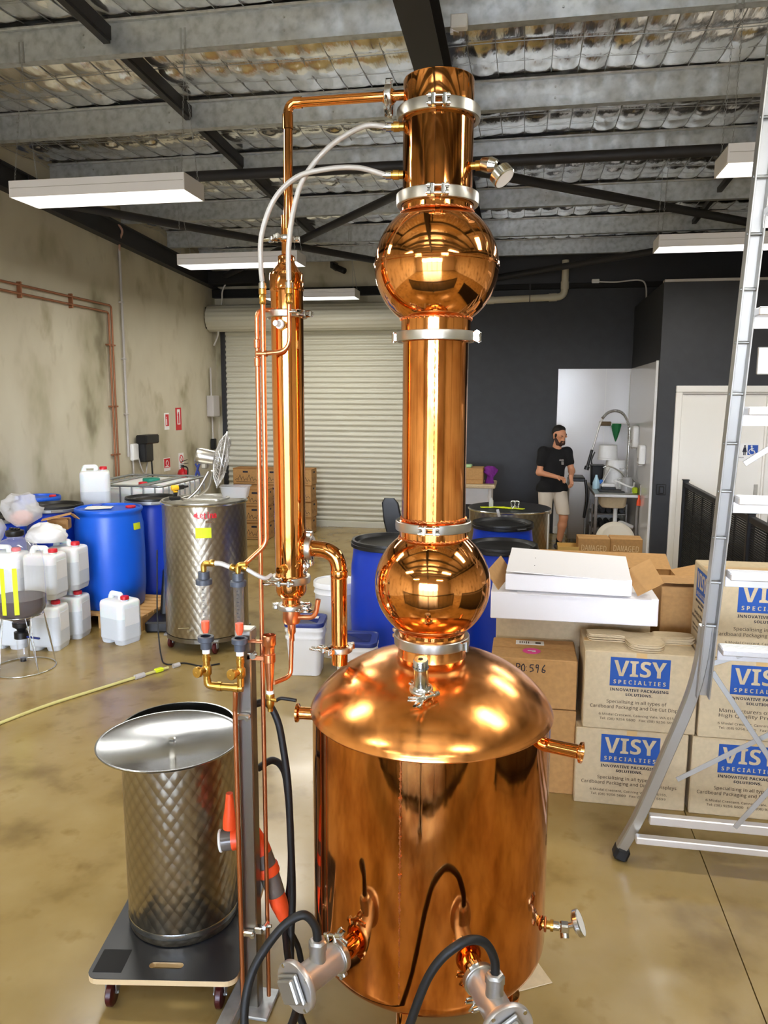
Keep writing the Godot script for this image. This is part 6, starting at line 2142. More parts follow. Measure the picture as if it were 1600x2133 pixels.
func boxes():
	var z := -4.109
	printed_carton("cream carton with blue panel, bottom left of the printed stack, on the floor", V(0.590, 0, z), 0)
	printed_carton("cream carton with blue panel, bottom right behind the lowest ladder treads", V(1.163, 0, z + 0.01), 0)
	printed_carton("cream carton with blue panel under the pile of die-cut card pieces", V(0.618, 0.417, z), 0)
	printed_carton("cream carton with blue panel, middle of the right column behind the ladder braces", V(1.183, 0.417, z + 0.01), 1, 0.012)
	printed_carton("cream carton with blue panels on front and side, topmost of the printed stack", V(1.205, 0.835, z), 0, 0.0, true)
	# die-cut card pieces
	var o := thing("card_pile", "pile of brown die-cut card pieces with lobed outlines on a printed carton", "card pile", V(0.64, 0.833, -4.09), 0.06)
	for k in 6:
		var b := MB.new()
		var pl := PackedVector2Array()
		var pts := [Vector2(-0.25, -0.10), Vector2(-0.27, -0.06), Vector2(-0.25, -0.01), Vector2(-0.10, 0.0), Vector2(-0.09, 0.05), Vector2(-0.075, 0.12), Vector2(-0.03, 0.15), Vector2(0.03, 0.155), Vector2(0.07, 0.14), Vector2(0.095, 0.09), Vector2(0.10, 0.02), Vector2(0.24, 0.0), Vector2(0.275, -0.04), Vector2(0.25, -0.085), Vector2(0.10, -0.10), Vector2(0.06, -0.065), Vector2(0.0, -0.06), Vector2(-0.06, -0.07), Vector2(-0.10, -0.105)]
		for i in pts.size():
			for s in 4: pl.append((pts[i] as Vector2).cubic_interpolate(pts[(i + 1) % pts.size()], pts[(i + pts.size() - 1) % pts.size()], pts[(i + 2) % pts.size()], s / 4.0))
		b.t = Transform3D(Basis(V(1, 0, 0).rotated(Vector3.UP, 0.02 * sin(k * 4.0)), V(0, 0, 1).rotated(Vector3.UP, 0.02 * sin(k * 4.0)), V(0, 1, 0)), V(0.004 * sin(k * 2.0), k * 0.0062, 0.004 * cos(k * 3.0)))
		b.prism(pl, 0.0, 0.0052)
		obj(b, "card_piece", M.kraft_pale, o)
	# brown cartons with the handwritten order number
	o = plain_carton("brown_carton", "brown carton with handwriting and a pink sticker, on top of another brown carton", V(0.085, 0.475, -4.155), V(0.45, 0.27, 0.345), M.kraft)
	var b := MB.new()
	b.box(V(-0.02, 0.2712, -0.098), V(0.155, 0.0014, 0.07))
	obj(b, "shipping_label", M.white, o)
	b = MB.new()
	for k in 5: b.box(V(-0.075 + 0.012 * k, 0.2722, -0.098), V(0.005, 0.0006, 0.04 - 0.006 * (k % 3)))
	b.box(V(0.025, 0.2722, -0.098), V(0.03, 0.0006, 0.03))
	obj(b, "label_print", M.inkbrown, o)
	b = MB.new()
	b.cyl(V(-0.012, 0.2705, 0.045), V(-0.012, 0.2722, 0.045), 0.048, 32)
	obj(b, "pink_sticker", M.pink, o)
	b = MB.new()
	b.box(V(-0.018, 0.2726, 0.045), V(0.03, 0.0006, 0.012)); b.box(V(0.0, 0.2726, 0.05), V(0.02, 0.0006, 0.02))
	obj(b, "sticker_print", M.white, o)
	# strokes of the pen: P O : 5 9 6
	b = MB.new()
	var pen := [[[0, 0], [0.002, 0.045], [0.018, 0.042], [0.02, 0.028], [0.003, 0.022]], [[0.03, 0.004], [0.027, 0.03], [0.038, 0.044], [0.046, 0.028], [0.044, 0.006], [0.031, 0.004]], [[0.054, 0.028], [0.055, 0.03]], [[0.054, 0.008], [0.055, 0.010]],
		[[0.092, 0.042], [0.074, 0.041], [0.072, 0.026], [0.086, 0.024], [0.09, 0.010], [0.072, 0.002]], [[0.116, 0.03], [0.104, 0.026], [0.104, 0.042], [0.116, 0.043], [0.115, 0.02], [0.112, 0.0]], [[0.150, 0.046], [0.137, 0.025], [0.135, 0.006], [0.147, 0.002], [0.153, 0.014], [0.138, 0.018]]]
	for st in pen:
		for i in st.size() - 1:
			var p := V(-0.092 + st[i][0], 0.196 + st[i][1], 0.1733)
			var q := V(-0.092 + st[i + 1][0], 0.196 + st[i + 1][1], 0.1733)
			b.bar(p, q, 0.0010, 0.0048, Vector3(0, 0, 1).cross((q - p).normalized()))
	obj(b, "handwriting", M.ink, o)
	plain_carton("brown_carton", "lower brown carton beneath the one with handwriting", V(0.088, 0, -4.155), V(0.45, 0.47, 0.345), M.kraft)
	o = plain_carton("pale_carton", "pale carton under the white flat boxes, behind the handwriting carton", V(0.30, 0, -4.60), V(0.86, 0.905, 0.42), M.kraft_pale)
	b = MB.new()
	b.tube(PackedVector3Array([V(-0.22, 0.84, 0.212), V(-0.22, 0.895, 0.212), V(-0.195, 0.895, 0.212), V(-0.195, 0.85, 0.212)]), 0.0025, 6)
	obj(b, "handle_clip", M.zinc_plain, o)
	# white flat boxes
	o = thing("flat_box", "wide white flat box lying on the pale carton", "box", V(0.30, 0.91, -4.62), 0.0, "white flat boxes")
	o.position = V(0.285, 0.91, -4.37)
	b = MB.new()
	b.box(V(0, 0.075, 0), V(0.88, 0.15, 0.46), 0.004)
	obj(b, "box_body", M.board_white, o)
	b = MB.new()
	b.box(V(0.05, 0.153, 0.205), V(0.70, 0.004, 0.09), 0.001, Basis(Vector3.RIGHT, 0.12))
	obj(b, "front_flap", M.board_white, o)
	o = thing("flat_box", "smaller white flat box with bent brown flaps, on top of the wide one", "box", V(0.262, 1.072, -4.35), -0.05, "white flat boxes")
	b = MB.new()
	b.box(V(0, 0.045, 0), V(0.66, 0.09, 0.44), 0.004)
	obj(b, "box_body", M.board_white, o)
	b = MB.new()
	b.box(V(0.0, 0.118, 0.01), V(0.655, 0.005, 0.45), 0.002, Basis(Vector3.RIGHT, 0.10) * Basis(Vector3(0, 0, 1), -0.035))
	obj(b, "lid_flap", M.board_white, o)
	b = MB.new()
	for zz in [-0.05, 0.09]: b.box(V(-0.18, 0.127 - zz * 0.1, zz), V(0.004, 0.001, 0.035))
	obj(b, "slot_mark", M.ink, o)
	b = MB.new()
	b.box(V(0.40, 0.085, 0.10), V(0.15, 0.005, 0.22), 0.001, Basis(Vector3(0, 0, 1), 0.55) * Basis(Vector3.RIGHT, 0.5))
	obj(b, "brown_flap", M.kraft, o)
	b = MB.new()
	b.box(V(-0.375, 0.06, 0.06), V(0.12, 0.005, 0.28), 0.001, Basis(Vector3(0, 0, 1), -0.95) * Basis(Vector3.RIGHT, 0.25))
	obj(b, "brown_flap", M.kraft, o)
	# large open carton
	o = thing("open_carton", "large open brown carton with raised flaps behind the white flat boxes", "carton", V(0.60, 0, -5.35))
	var cw := 0.92
	var cd := 0.60
	b = MB.new()
	for s in [[V(0, 0.45, cd / 2), V(cw, 0.90, 0.006)], [V(0, 0.45, -cd / 2), V(cw, 0.90, 0.006)], [V(cw / 2, 0.45, 0), V(0.006, 0.90, cd)], [V(-cw / 2, 0.45, 0), V(0.006, 0.90, cd)], [V(0, 0.005, 0), V(cw, 0.006, cd)]]: b.box(s[0], s[1])
	obj(b, "carton_wall", M.kraft, o)
	for f in [[V(0, 0.925, 0.42), V(cw, 0.005, 0.26), Basis(Vector3.RIGHT, -0.2)], [V(0, 0.935, -0.42), V(cw, 0.005, 0.26), Basis(Vector3.RIGHT, 0.25)], [V(-0.57, 0.93, 0), V(0.24, 0.005, cd), Basis(Vector3(0, 0, 1), -0.25)], [V(0.56, 0.93, 0), V(0.22, 0.005, cd), Basis(Vector3(0, 0, 1), 0.25)]]:
		b = MB.new()
		b.box(f[0], f[1], 0.001, f[2])
		obj(b, "flap", M.kraft, o)
	o = thing("open_carton", "brown carton wedged between the wide white flat box and the printed stack", "carton", V(0.97, 0, -4.60))
	b = MB.new()
	b.box(V(0, 0.53, 0), V(0.36, 1.06, 0.30), 0.004)
	obj(b, "carton_body", M.kraft, o)
	b = MB.new()
	b.box(V(0.0, 0.955, 0.1515), V(0.34, 0.09, 0.002)); b.box(V(0, 1.075, 0.06), V(0.36, 0.005, 0.28), 0.001, Basis(Vector3.RIGHT, -0.12))
	obj(b, "flap", M.kraft, o)
	# bottle cartons with drawn lettering, and a shallow tray, further back
	for k in 2:
		for r in 2:
			var t := ["left", "right"][k] as String
			o = plain_carton("bottle_carton", "%s %s of two stacked kraft cartons with scrawled pale lettering before the sink" % [["lower", "upper"][r], t], V(0.735 + k * 0.328, r * 0.347, -8.15 - k * 0.03), V(0.32, 0.345, 0.24), M.kraft, 0.02 * (1 - 2 * k), "kraft cartons with scrawled lettering")
			words("DAMAGED", 0.25, 0.062, mat(Color(0.90, 0.80, 0.62), 0.8), o, Transform3D(Basis(Vector3(0, 0, 1), -0.02), V(0.0, 0.245, 0.1208)), false, "scrawled_lettering", "Droid Sans Mono")
			words("GOODS", 0.19, 0.062, mat(Color(0.90, 0.80, 0.62), 0.8), o, Transform3D(Basis(Vector3(0, 0, 1), -0.02), V(0.03, 0.16, 0.1208)), false, "scrawled_lettering", "Droid Sans Mono")
	plain_carton("yellow_carton", "yellowish carton below the shallow tray left of the scrawled cartons", V(0.48, 0, -8.12), V(0.22, 0.52, 0.24), M.kraft, 0.0)
	o = thing("shallow_tray", "shallow yellow cardboard tray on a carton left of the scrawled cartons", "tray", V(0.48, 0.521, -8.12))
	b = MB.new()
	for s in [[V(0, 0.04, 0.115), V(0.21, 0.08, 0.006)], [V(0, 0.04, -0.115), V(0.21, 0.08, 0.006)], [V(0.103, 0.04, 0), V(0.006, 0.08, 0.23)], [V(-0.103, 0.04, 0), V(0.006, 0.08, 0.23)], [V(0, 0.004, 0), V(0.21, 0.006, 0.23)]]: b.box(s[0], s[1])
	obj(b, "tray_wall", mat(Color(0.85, 0.70, 0.40), 0.8), o)

# ---------------------------------------------------------------- ladder
func ladder():
	var o := thing("platform_ladder", "aluminium ladder with flared feet and braces in front of the printed cartons", "ladder", V(1.1, 0, -3.2))
	var base := V(1.1, 0, -3.2)
	for side in 2:
		var mx := func(p: Vector3) -> Vector3: return (V(p.x, p.y, p.z) if side == 0 else V(2.2 - p.x, p.y, p.z)) - base
		var b := MB.new()
		var sp := spline([mx.call(V(0.495, 0.05, -3.435)), mx.call(V(0.565, 0.24, -3.405)), mx.call(V(0.66, 0.57, -3.36)), mx.call(V(0.735, 0.84, -3.33)), mx.call(V(0.762, 1.02, -3.31)), mx.call(V(0.768, 1.17, -3.295))], 8)
		# flat oval section leg
		var rings := []
		for i in sp.size():
			var d := (sp[mini(i + 1, sp.size() - 1)] - sp[maxi(i - 1, 0)]).normalized()
			var u := d.cross(V(0, 0, 1)).normalized()
			var w := V(0, 0, 1)
			var ring := PackedVector3Array()
			for q in [[-1, -0.7], [-0.8, -1], [0.8, -1], [1, -0.7], [1, 0.7], [0.8, 1], [-0.8, 1], [-1, 0.7]]: ring.append(sp[i] + u * q[0] * 0.024 + w * q[1] * 0.028)
			rings.append(ring)
		b.loft(rings, true, true, false)
		obj(b, "flared_leg", M.alu, o)
		b = MB.new()
		var a: Vector3 = mx.call(V(0.772, 0.86, -3.315))
		var c: Vector3 = mx.call(V(0.80, 3.55, -2.965))
		var xs := V(1, 0, 0)
		b.bar(a, c, 0.052, 0.008, V(0, 0, 1), 0.001)
		b.bar(a + xs * 0.024 + V(0, 0, 0.02), c + xs * 0.024 + V(0, 0, 0.02), 0.006, 0.05, V(0, 0, 1), 0.001)
		b.bar(a - xs * 0.024 + V(0, 0, 0.02), c - xs * 0.024 + V(0, 0, 0.02), 0.006, 0.05, V(0, 0, 1), 0.001)
		obj(b, "stile", M.alu, o)
		for k in 12:
			b = MB.new()
			var p := a.lerp(c, 0.12 + k * 0.07)
			b.cyl(p - xs * 0.030 + V(0, 0, 0.025), p + xs * 0.030 + V(0, 0, 0.025), 0.006, 8)
			obj(b, "rivet", M.zinc_plain, o)
		b = MB.new()
		b.box(mx.call(V(0.497, 0.032, -3.435)), V(0.066, 0.064, 0.075), 0.012, Basis(Vector3(0, 0, 1), -0.35 if side == 0 else 0.35))
		obj(b, "rubber_foot", M.rubber, o)
		b = MB.new()
		b.box(c + V(0, 0.02, 0.01), V(0.07, 0.06, 0.07), 0.01)
		obj(b, "end_cap", M.yellow, o, "orange-yellow plastic end cap")
	for t in [[1.095, -3.27], [1.415, -3.23], [1.72, -3.19], [2.06, -3.145], [2.415, -3.10], [2.76, -3.055], [3.1, -3.01]]:
		var b := MB.new()
		b.box(V(1.10, t[0], t[1] + 0.055) - base, V(0.58, 0.028, 0.085), 0.004)
		b.box(V(1.10, t[0] - 0.03, t[1] + 0.02) - base, V(0.58, 0.05, 0.006), 0.001)
		for k in 5: b.box(V(1.10, t[0] + 0.0155, t[1] + 0.025 + k * 0.015) - base, V(0.57, 0.003, 0.005))
		obj(b, "tread", M.alu_bright, o)
	# wide bottom bars between the flared legs
	for t in [[0.245, -3.40, 0.60, 0.042], [0.150, -3.385, 0.545, 0.032]]:
		var b := MB.new()
		b.box(V(1.10, t[0], t[1] + 0.03) - base, V((1.10 - t[2]) * 2.0, t[3], 0.04), 0.004)
		obj(b, "bottom_bar", M.alu_bright, o)
	var brs := [[V(0.80, 0.98, -3.27), V(1.27, 0.30, -3.27)], [V(0.70, 0.46, -3.33), V(1.30, 0.88, -3.30)], [V(0.80, 1.02, -3.26), V(0.95, 1.09, -3.24)], [V(0.83, 1.86, -3.13), V(1.05, 2.02, -3.12)], [V(1.40, 0.98, -3.27), V(0.93, 0.30, -3.26)]]
	for q in brs:
		var b := MB.new()
		b.bar(q[0] - base, q[1] - base, 0.004, 0.022, V(0, 0, 1).cross((q[1] - q[0]).normalized()), 0.001)
		obj(b, "brace", M.alu, o)
	var b := MB.new()
	b.box(V(0.80, 2.22, -3.09) - base, V(0.0, 0, 0) + V(0.01, 0.01, 0.01))
	b = MB.new()
	b.box(V(0.90, 2.245, -3.08) - base, V(0.13, 0.10, 0.012), 0.003)
	b.cyl(V(0.93, 2.25, -3.075) - base, V(0.93, 2.25, -3.04) - base, 0.012, 8); b.box(V(0.93, 2.225, -3.05) - base, V(0.02, 0.03, 0.02), 0.003)
	obj(b, "latch_plate", M.alu, o)

# ---------------------------------------------------------------- black mesh fence
func fence():
	var o := thing("mesh_fence", "low black mesh barrier running back to the toilet door behind the ladder", "fence", V(1.82, 0, -6.5))
	var b := MB.new()
	for z in [-9.16, -6.56, -3.96, -1.36]:
		b = MB.new()
		b.box(V(0, 0.60, z + 6.5), V(0.06, 1.20, 0.05), 0.004)
		b.box(V(0, 1.205, z + 6.5), V(0.075, 0.012, 0.065), 0.003)
		b.box(V(0, 0.006, z + 6.5), V(0.14, 0.012, 0.12), 0.002)
		obj(b, "post", M.black, o)
	for k in 3:
		var z0 := -9.12 + k * 2.6
		var z1 := z0 + 2.52
		b = MB.new()
		b.box(V(0, 1.155, (z0 + z1) / 2 + 6.5), V(0.05, 0.05, z1 - z0), 0.004)
		b.box(V(0, 0.09, (z0 + z1) / 2 + 6.5), V(0.05, 0.05, z1 - z0), 0.004)
		obj(b, "rail", M.black, o)
		b = MB.new()
		for s in 52: b.box(V(0, 0.125 + s * 0.0193, (z0 + z1) / 2 + 6.5), V(0.012, 0.011, z1 - z0))
		for s in 7: b.box(V(0.0, 0.62, lerpf(z0, z1, s / 6.0) + 6.5), V(0.016, 1.02, 0.012))
		stuff(obj(b, "mesh_panel", M.black_matte, o))

# ---------------------------------------------------------------- sink corner
func sink_corner():
	var o := thing("sink_bench", "stainless sink bench with legs, basin and lever tap in the white corner", "sink", V(1.26, 0, -11.45))
	var b := MB.new()
	b.box(V(0, 0.82, 0.04), V(0.60, 0.045, 1.46), 0.006)
	b.box(V(0.292, 0.90, 0.04), V(0.015, 0.16, 1.46), 0.003)
	obj(b, "bench_top", M.steel_brushed, o)
	for x in [-0.27, 0.27]:
		for z in [-0.62, 0.70]:
			b = MB.new()
			b.box(V(x, 0.40, z), V(0.04, 0.80, 0.04), 0.004)
			obj(b, "leg", M.steel_dark, o)
	b = MB.new()
	b.loft([rrect(0.36, 0.40, 0.06, 0.80, 5, -0.03, 0.44), rrect(0.34, 0.38, 0.06, 0.66, 5, -0.03, 0.44), rrect(0.28, 0.32, 0.06, 0.63, 5, -0.03, 0.44)], false, true)
	obj(b, "basin", M.kraft_pale, o)
	b = MB.new()
	b.box(V(-0.05, 0.849, 0.40), V(0.34, 0.012, 0.34), 0.004)
	obj(b, "basin_recess", M.black, o)
	b = MB.new()
	b.cyl(V(0.02, 0.64, 0.42), V(0.02, 0.58, 0.42), 0.045, 16, 0.03); b.tube(arc_path([V(0.02, 0.6, 0.42), V(0.02, 0.33, 0.42), V(0.07, 0.3, 0.42), V(0.07, 0.42, 0.42), V(0.27, 0.34, 0.38)], 0.05, 6), 0.028, 14)
	obj(b, "waste_pipe", M.white, o)
	b = MB.new()
	b.cyl(V(0.23, 0.84, 0.56), V(0.23, 0.93, 0.56), 0.022, 14); b.tube(spline([V(0.23, 0.91, 0.56), V(0.14, 0.94, 0.56), V(0.0, 1.0, 0.54), V(-0.03, 1.0, 0.54)], 6), 0.012, 10); b.bar(V(0.23, 0.93, 0.56), V(0.235, 0.99, 0.58), 0.015, 0.02, Vector3.RIGHT, 0.003)
	obj(b, "lever_tap", M.white, o)
	# pre-rinse tap
	o = thing("rinse_tap", "tall chrome rinse tap with a spring arch and black spray handle over the sink", "tap", V(1.44, 0.843, -11.2))
	b = MB.new()
	b.cyl(V(0, 0, 0), V(0, 0.88, 0), 0.011, 12); b.cyl(V(0, 0, 0), V(0, 0.03, 0), 0.03, 16); b.box(V(-0.05, 0.30, 0.0), V(0.12, 0.012, 0.012), 0.003)
	b.box(V(0.0, 0.86, 0), V(0.03, 0.05, 0.03), 0.005)
	obj(b, "riser", M.steel, o)
	b = MB.new()
	var arch := spline([V(0.0, 0.72, 0.0), V(-0.01, 0.90, 0.0), V(-0.09, 1.06, 0.02), V(-0.20, 1.11, 0.05), V(-0.31, 1.08, 0.08), V(-0.385, 1.0, 0.10)], 16)
	var coil := PackedVector3Array()
	for i in arch.size() - 1:
		var d := (arch[i + 1] - arch[i]).normalized()
		var e := d.cross(V(0, 0, 1)).normalized()
		for s in 3:
			var a := (i * 3 + s) * 1.25
			coil.append(arch[i].lerp(arch[i + 1], s / 3.0) + (e * cos(a) + V(0, 0, 1) * sin(a)) * 0.019)
	b.tube(coil, 0.0042, 5)
	obj(b, "spring", M.steel, o)
	b = MB.new()
	b.tube(arch, 0.010, 8)
	b.tube(spline([V(-0.385, 1.0, 0.10), V(-0.43, 0.86, 0.12), V(-0.48, 0.65, 0.13), V(-0.51, 0.56, 0.13)], 8), 0.011, 8)
	obj(b, "hose", M.steel_brushed, o)
	b = MB.new()
	b.tube(spline([V(-0.505, 0.57, 0.13), V(-0.54, 0.42, 0.13), V(-0.56, 0.34, 0.14)], 6), 0.02, 10); b.cyl(V(-0.56, 0.34, 0.14), V(-0.575, 0.29, 0.145), 0.035, 14); b.tube(spline([V(-0.47, 0.54, 0.14), V(-0.51, 0.43, 0.16), V(-0.50, 0.37, 0.16)], 5), 0.01, 8)
	obj(b, "spray_handle", M.black, o)
	b = MB.new()
	b.tube(spline([V(0.0, 0.12, 0.02), V(-0.1, 0.26, 0.05), V(-0.26, 0.34, 0.06), V(-0.34, 0.32, 0.06)], 8), 0.010, 8)
	obj(b, "swing_spout", M.steel, o)
	# rail with a rolled towel and a green cloth
	o = thing("wall_rail", "white wall rail high on the splash panel above the sink", "rail", V(1.36, 1.745, -12.24))
	b = MB.new()
	b.cyl(V(-0.22, 0, 0), V(0.18, 0.0, 0), 0.010, 10); b.box(V(-0.2, 0, -0.03), V(0.02, 0.03, 0.05)); b.box(V(0.16, 0, -0.03), V(0.02, 0.03, 0.05))
	obj(b, "rail_bar", M.white, o)
	o = thing("paint_roller", "brown roller sleeve held on the wall rail above the sink", "roller", V(1.14, 1.745, -12.22))
	b = MB.new()
	b.cyl(V(-0.02, 0, 0.04), V(0.15, 0, 0.04), 0.032, 18, -1, 0.004)
	obj(b, "sleeve", mat(Color(0.45, 0.38, 0.28), 0.9), o)
	b = MB.new()
	b.cyl(V(-0.03, 0, 0.04), V(-0.02, 0, 0.04), 0.028, 16); b.cyl(V(0.15, 0, 0.04), V(0.165, 0, 0.04), 0.028, 16)
	obj(b, "end_cap", M.white, o)
	o = thing("green_cloth", "green cloth hanging to a point from the wall rail over the sink", "cloth", V(1.40, 1.745, -12.222))
	b = MB.new()
	b.loft([cloth_ring(0.15, 0.0), cloth_ring(0.15, -0.03), cloth_ring(0.11, -0.12), cloth_ring(0.05, -0.22), cloth_ring(0.012, -0.27)], true, true)
	obj(b, "cloth_fold", M.green, o)
	# dispensers on the side wall
	for q in [[V(1.512, 1.60, -11.20), V(0.09, 0.30, 0.30), "larger white paper dispenser on the nook side wall"], [V(1.512, 1.40, -10.48), V(0.09, 0.25, 0.22), "smaller white soap dispenser on the nook side wall, nearest its edge trim"]]:
		o = thing("wall_dispenser", q[2], "dispenser", q[0], 0.0, "white dispensers by the sink")
		var s: Vector3 = q[1]
		b = MB.new()
		var rings := []
		for t in [[-0.5, 0.80], [-0.44, 0.98], [0.3, 1.0], [0.46, 0.9], [0.5, 0.6]]: rings.append(rrect(s.x * t[1], s.z * t[1], 0.03, s.y * t[0], 5))
		b.loft(rings)
		obj(b, "dispenser_shell", M.white, o)
		b = MB.new()
		b.box(V(-s.x / 2 - 0.001, -0.07, 0.02), V(0.004, 0.045, 0.10)); b.box(V(-0.01, -s.y / 2 - 0.012, 0), V(s.x * 0.6, 0.025, s.z * 0.6), 0.006)
		obj(b, "outlet", M.lampgrey, o)
	# things on the bench
	for q in [[V(1.20, 1.245, -11.55), 0.14, 0.21, "topmost white bucket of the pile on the sink bench"], [V(1.31, 1.07, -11.5), 0.145, 0.175, "middle white bucket of the pile on the sink bench"], [V(1.30, 0.843, -11.5), 0.15, 0.226, "lowest pale bucket of the pile on the sink bench"]]:
		o = thing("bucket", q[3], "bucket", q[0], 0.0, "white buckets on the sink bench")
		b = MB.new()
		var r: float = q[1]
		var h: float = q[2]
		b.lathe([Vector2(0, h), Vector2(r * 0.88, h), Vector2(r * 0.9, h - 0.006), Vector2(r * 0.97, 0.03), Vector2(r, 0.028), Vector2(r, 0.0), Vector2(0, 0.0)], 36)
		obj(b, "bucket_body", M.white, o)
	o = thing("spray_bottle", "pale blue bottle at the left end of the sink bench", "bottle", V(1.03, 0.843, -11.3))
	b = MB.new()
	b.lathe([Vector2(0, 0), Vector2(0.045, 0), Vector2(0.05, 0.01), Vector2(0.05, 0.09), Vector2(0.02, 0.17), Vector2(0.016, 0.2), Vector2(0, 0.2)], 24)
	obj(b, "bottle_body", mat(Color(0.72, 0.86, 0.93), 0.35), o)
	o = thing("black_tub", "black tub at the back left of the sink bench", "tub", V(1.08, 0.843, -11.85))
	b = MB.new()
	b.loft([rrect(0.16, 0.2, 0.03, 0.0, 4), rrect(0.19, 0.24, 0.03, 0.28, 4), rrect(0.21, 0.26, 0.03, 0.285, 4), rrect(0.21, 0.26, 0.03, 0.30, 4)])
	obj(b, "tub_body", M.black, o)
	o = thing("cutting_board", "white board with a blue clip leaning on the bucket pile", "board", V(1.13, 0.843, -11.40))
	b = MB.new()
	b.box(V(0.03, 0.17, 0), V(0.012, 0.34, 0.2), 0.003, Basis(Vector3(0, 0, 1), -0.45))
	obj(b, "board_panel", M.white, o)
	b = MB.new()
	b.box(V(-0.03, 0.10, 0.08), V(0.05, 0.06, 0.03), 0.008)
	obj(b, "blue_clip", mat(Color(0.15, 0.45, 0.80), 0.5), o)
	o = thing("food_tub", "white shallow tub with a black base in front of the buckets", "tub", V(1.19, 0.843, -11.22))
	b = MB.new()
	b.box(V(0, 0.02, 0), V(0.20, 0.04, 0.14), 0.006)
	obj(b, "black_base", M.black, o)
	b = MB.new()
	b.box(V(0, 0.065, 0), V(0.19, 0.05, 0.13), 0.012)
	obj(b, "white_tub", M.white, o)
	o = thing("measuring_jug", "clear plastic measuring jug upside down at the right of the sink bench", "jug", V(1.42, 0.843, -11.02))
	b = MB.new()
	b.lathe([Vector2(0.075, 0.0), Vector2(0.072, 0.12), Vector2(0.06, 0.2), Vector2(0.0, 0.205)], 28)
	b.tube(spline([V(-0.07, 0.18, 0), V(-0.12, 0.17, 0), V(-0.12, 0.06, 0), V(-0.075, 0.04, 0)], 6), 0.012, 8)
	obj(b, "jug_body", M.film, o)
	o = thing("sponge", "yellow-green sponge at the right end of the sink bench", "sponge", V(1.505, 0.843, -10.87))
	b = MB.new()
	b.box(V(0, 0.04, 0), V(0.07, 0.08, 0.1), 0.012)
	obj(b, "sponge_block", mat(Color(0.70, 0.78, 0.15), 0.9), o)
	o = thing("hose_fitting", "orange hose fitting dangling at the right front of the sink bench", "fitting", V(1.535, 0.70, -10.66))
	b = MB.new()
	b.lathe([Vector2(0.0, 0.0), Vector2(0.03, 0.0), Vector2(0.026, 0.06), Vector2(0.014, 0.09), Vector2(0.012, 0.14), Vector2(0, 0.145)], 16)
	obj(b, "fitting_body", M.orange, o)
	# below the bench
	o = thing("round_basin", "big white round basin leaning on the floor below the sink", "basin", V(1.24, 0.24, -10.55))
	o.rotation = V(deg_to_rad(62), 0, 0)
	b = MB.new()
	b.lathe([Vector2(0, 0.02), Vector2(0.16, 0.02), Vector2(0.18, 0.03), Vector2(0.24, 0.03), Vector2(0.255, 0.02), Vector2(0.258, 0.0), Vector2(0.25, 0.0), Vector2(0, 0.004)], 48)
	obj(b, "lid_plate", mat(Color(0.88, 0.85, 0.78), 0.4), o)
	o = thing("bottle_crate", "dark wire rack of bottles below the sink bench", "rack", V(1.25, 0, -11.75))
	b = MB.new()
	for y in [0.02, 0.25, 0.45]:
		b.box(V(0, y, 0), V(0.5, 0.02, 0.5), 0.004)
	for x in [-0.24, 0.24]:
		for z in [-0.24, 0.24]: b.box(V(x, 0.3, z), V(0.02, 0.6, 0.02))
	obj(b, "rack_frame", M.steel_dark, o)
	b = MB.new()
	for y in [0.06, 0.29, 0.49]:
		for x in 5: b.cyl(V(-0.18 + x * 0.09, y + 0.01, -0.2), V(-0.18 + x * 0.09, y + 0.01, 0.2), 0.036, 12)
	stuff(obj(b, "bottle_layer", M.black, o))
	o = thing("trolley_side", "dark stainless trolley standing left of the sink bench by the white panel", "trolley", V(0.78, 0, -11.75))
	b = MB.new()
	b.box(V(0, 0.5, 0), V(0.24, 0.86, 0.6), 0.008)
	obj(b, "trolley_body", M.steel_dark, o)
	b = MB.new()
	b.box(V(0, 0.95, 0.05), V(0.22, 0.06, 0.5), 0.01); b.tube(spline([V(0.11, 0.95, 0.3), V(0.14, 0.7, 0.34), V(0.11, 0.4, 0.33)], 6), 0.02, 8)
	obj(b, "black_tray", M.black, o)
	b = MB.new()
	for x in [-0.09, 0.09]:
		for z in [-0.25, 0.25]: b.cyl(V(x, 0, z), V(x, 0.08, z), 0.02, 10)
	obj(b, "trolley_foot", M.steel_dark, o)
	# socket on the partition edge
	o = thing("wall_socket", "black power socket on the dark partition edge left of the toilet door", "socket", V(1.70, 1.02, -9.782))
	b = MB.new()
	b.box(V(-0.04, 0, 0.01), V(0.11, 0.13, 0.02), 0.005); b.box(V(-0.04, 0.0, 0.03), V(0.06, 0.09, 0.04), 0.01)
	obj(b, "socket_body", M.black, o)

func cloth_ring(w: float, y: float) -> PackedVector3Array:
	var r := PackedVector3Array()
	for s in 16:
		var a := TAU * s / 16.0
		r.append(V(-0.03 + cos(a) * w / 2, y, sin(a) * 0.012 + 0.014 * sin(cos(a) * 5.0) * minf(1.0, w * 8.0) + 0.035))
	return r

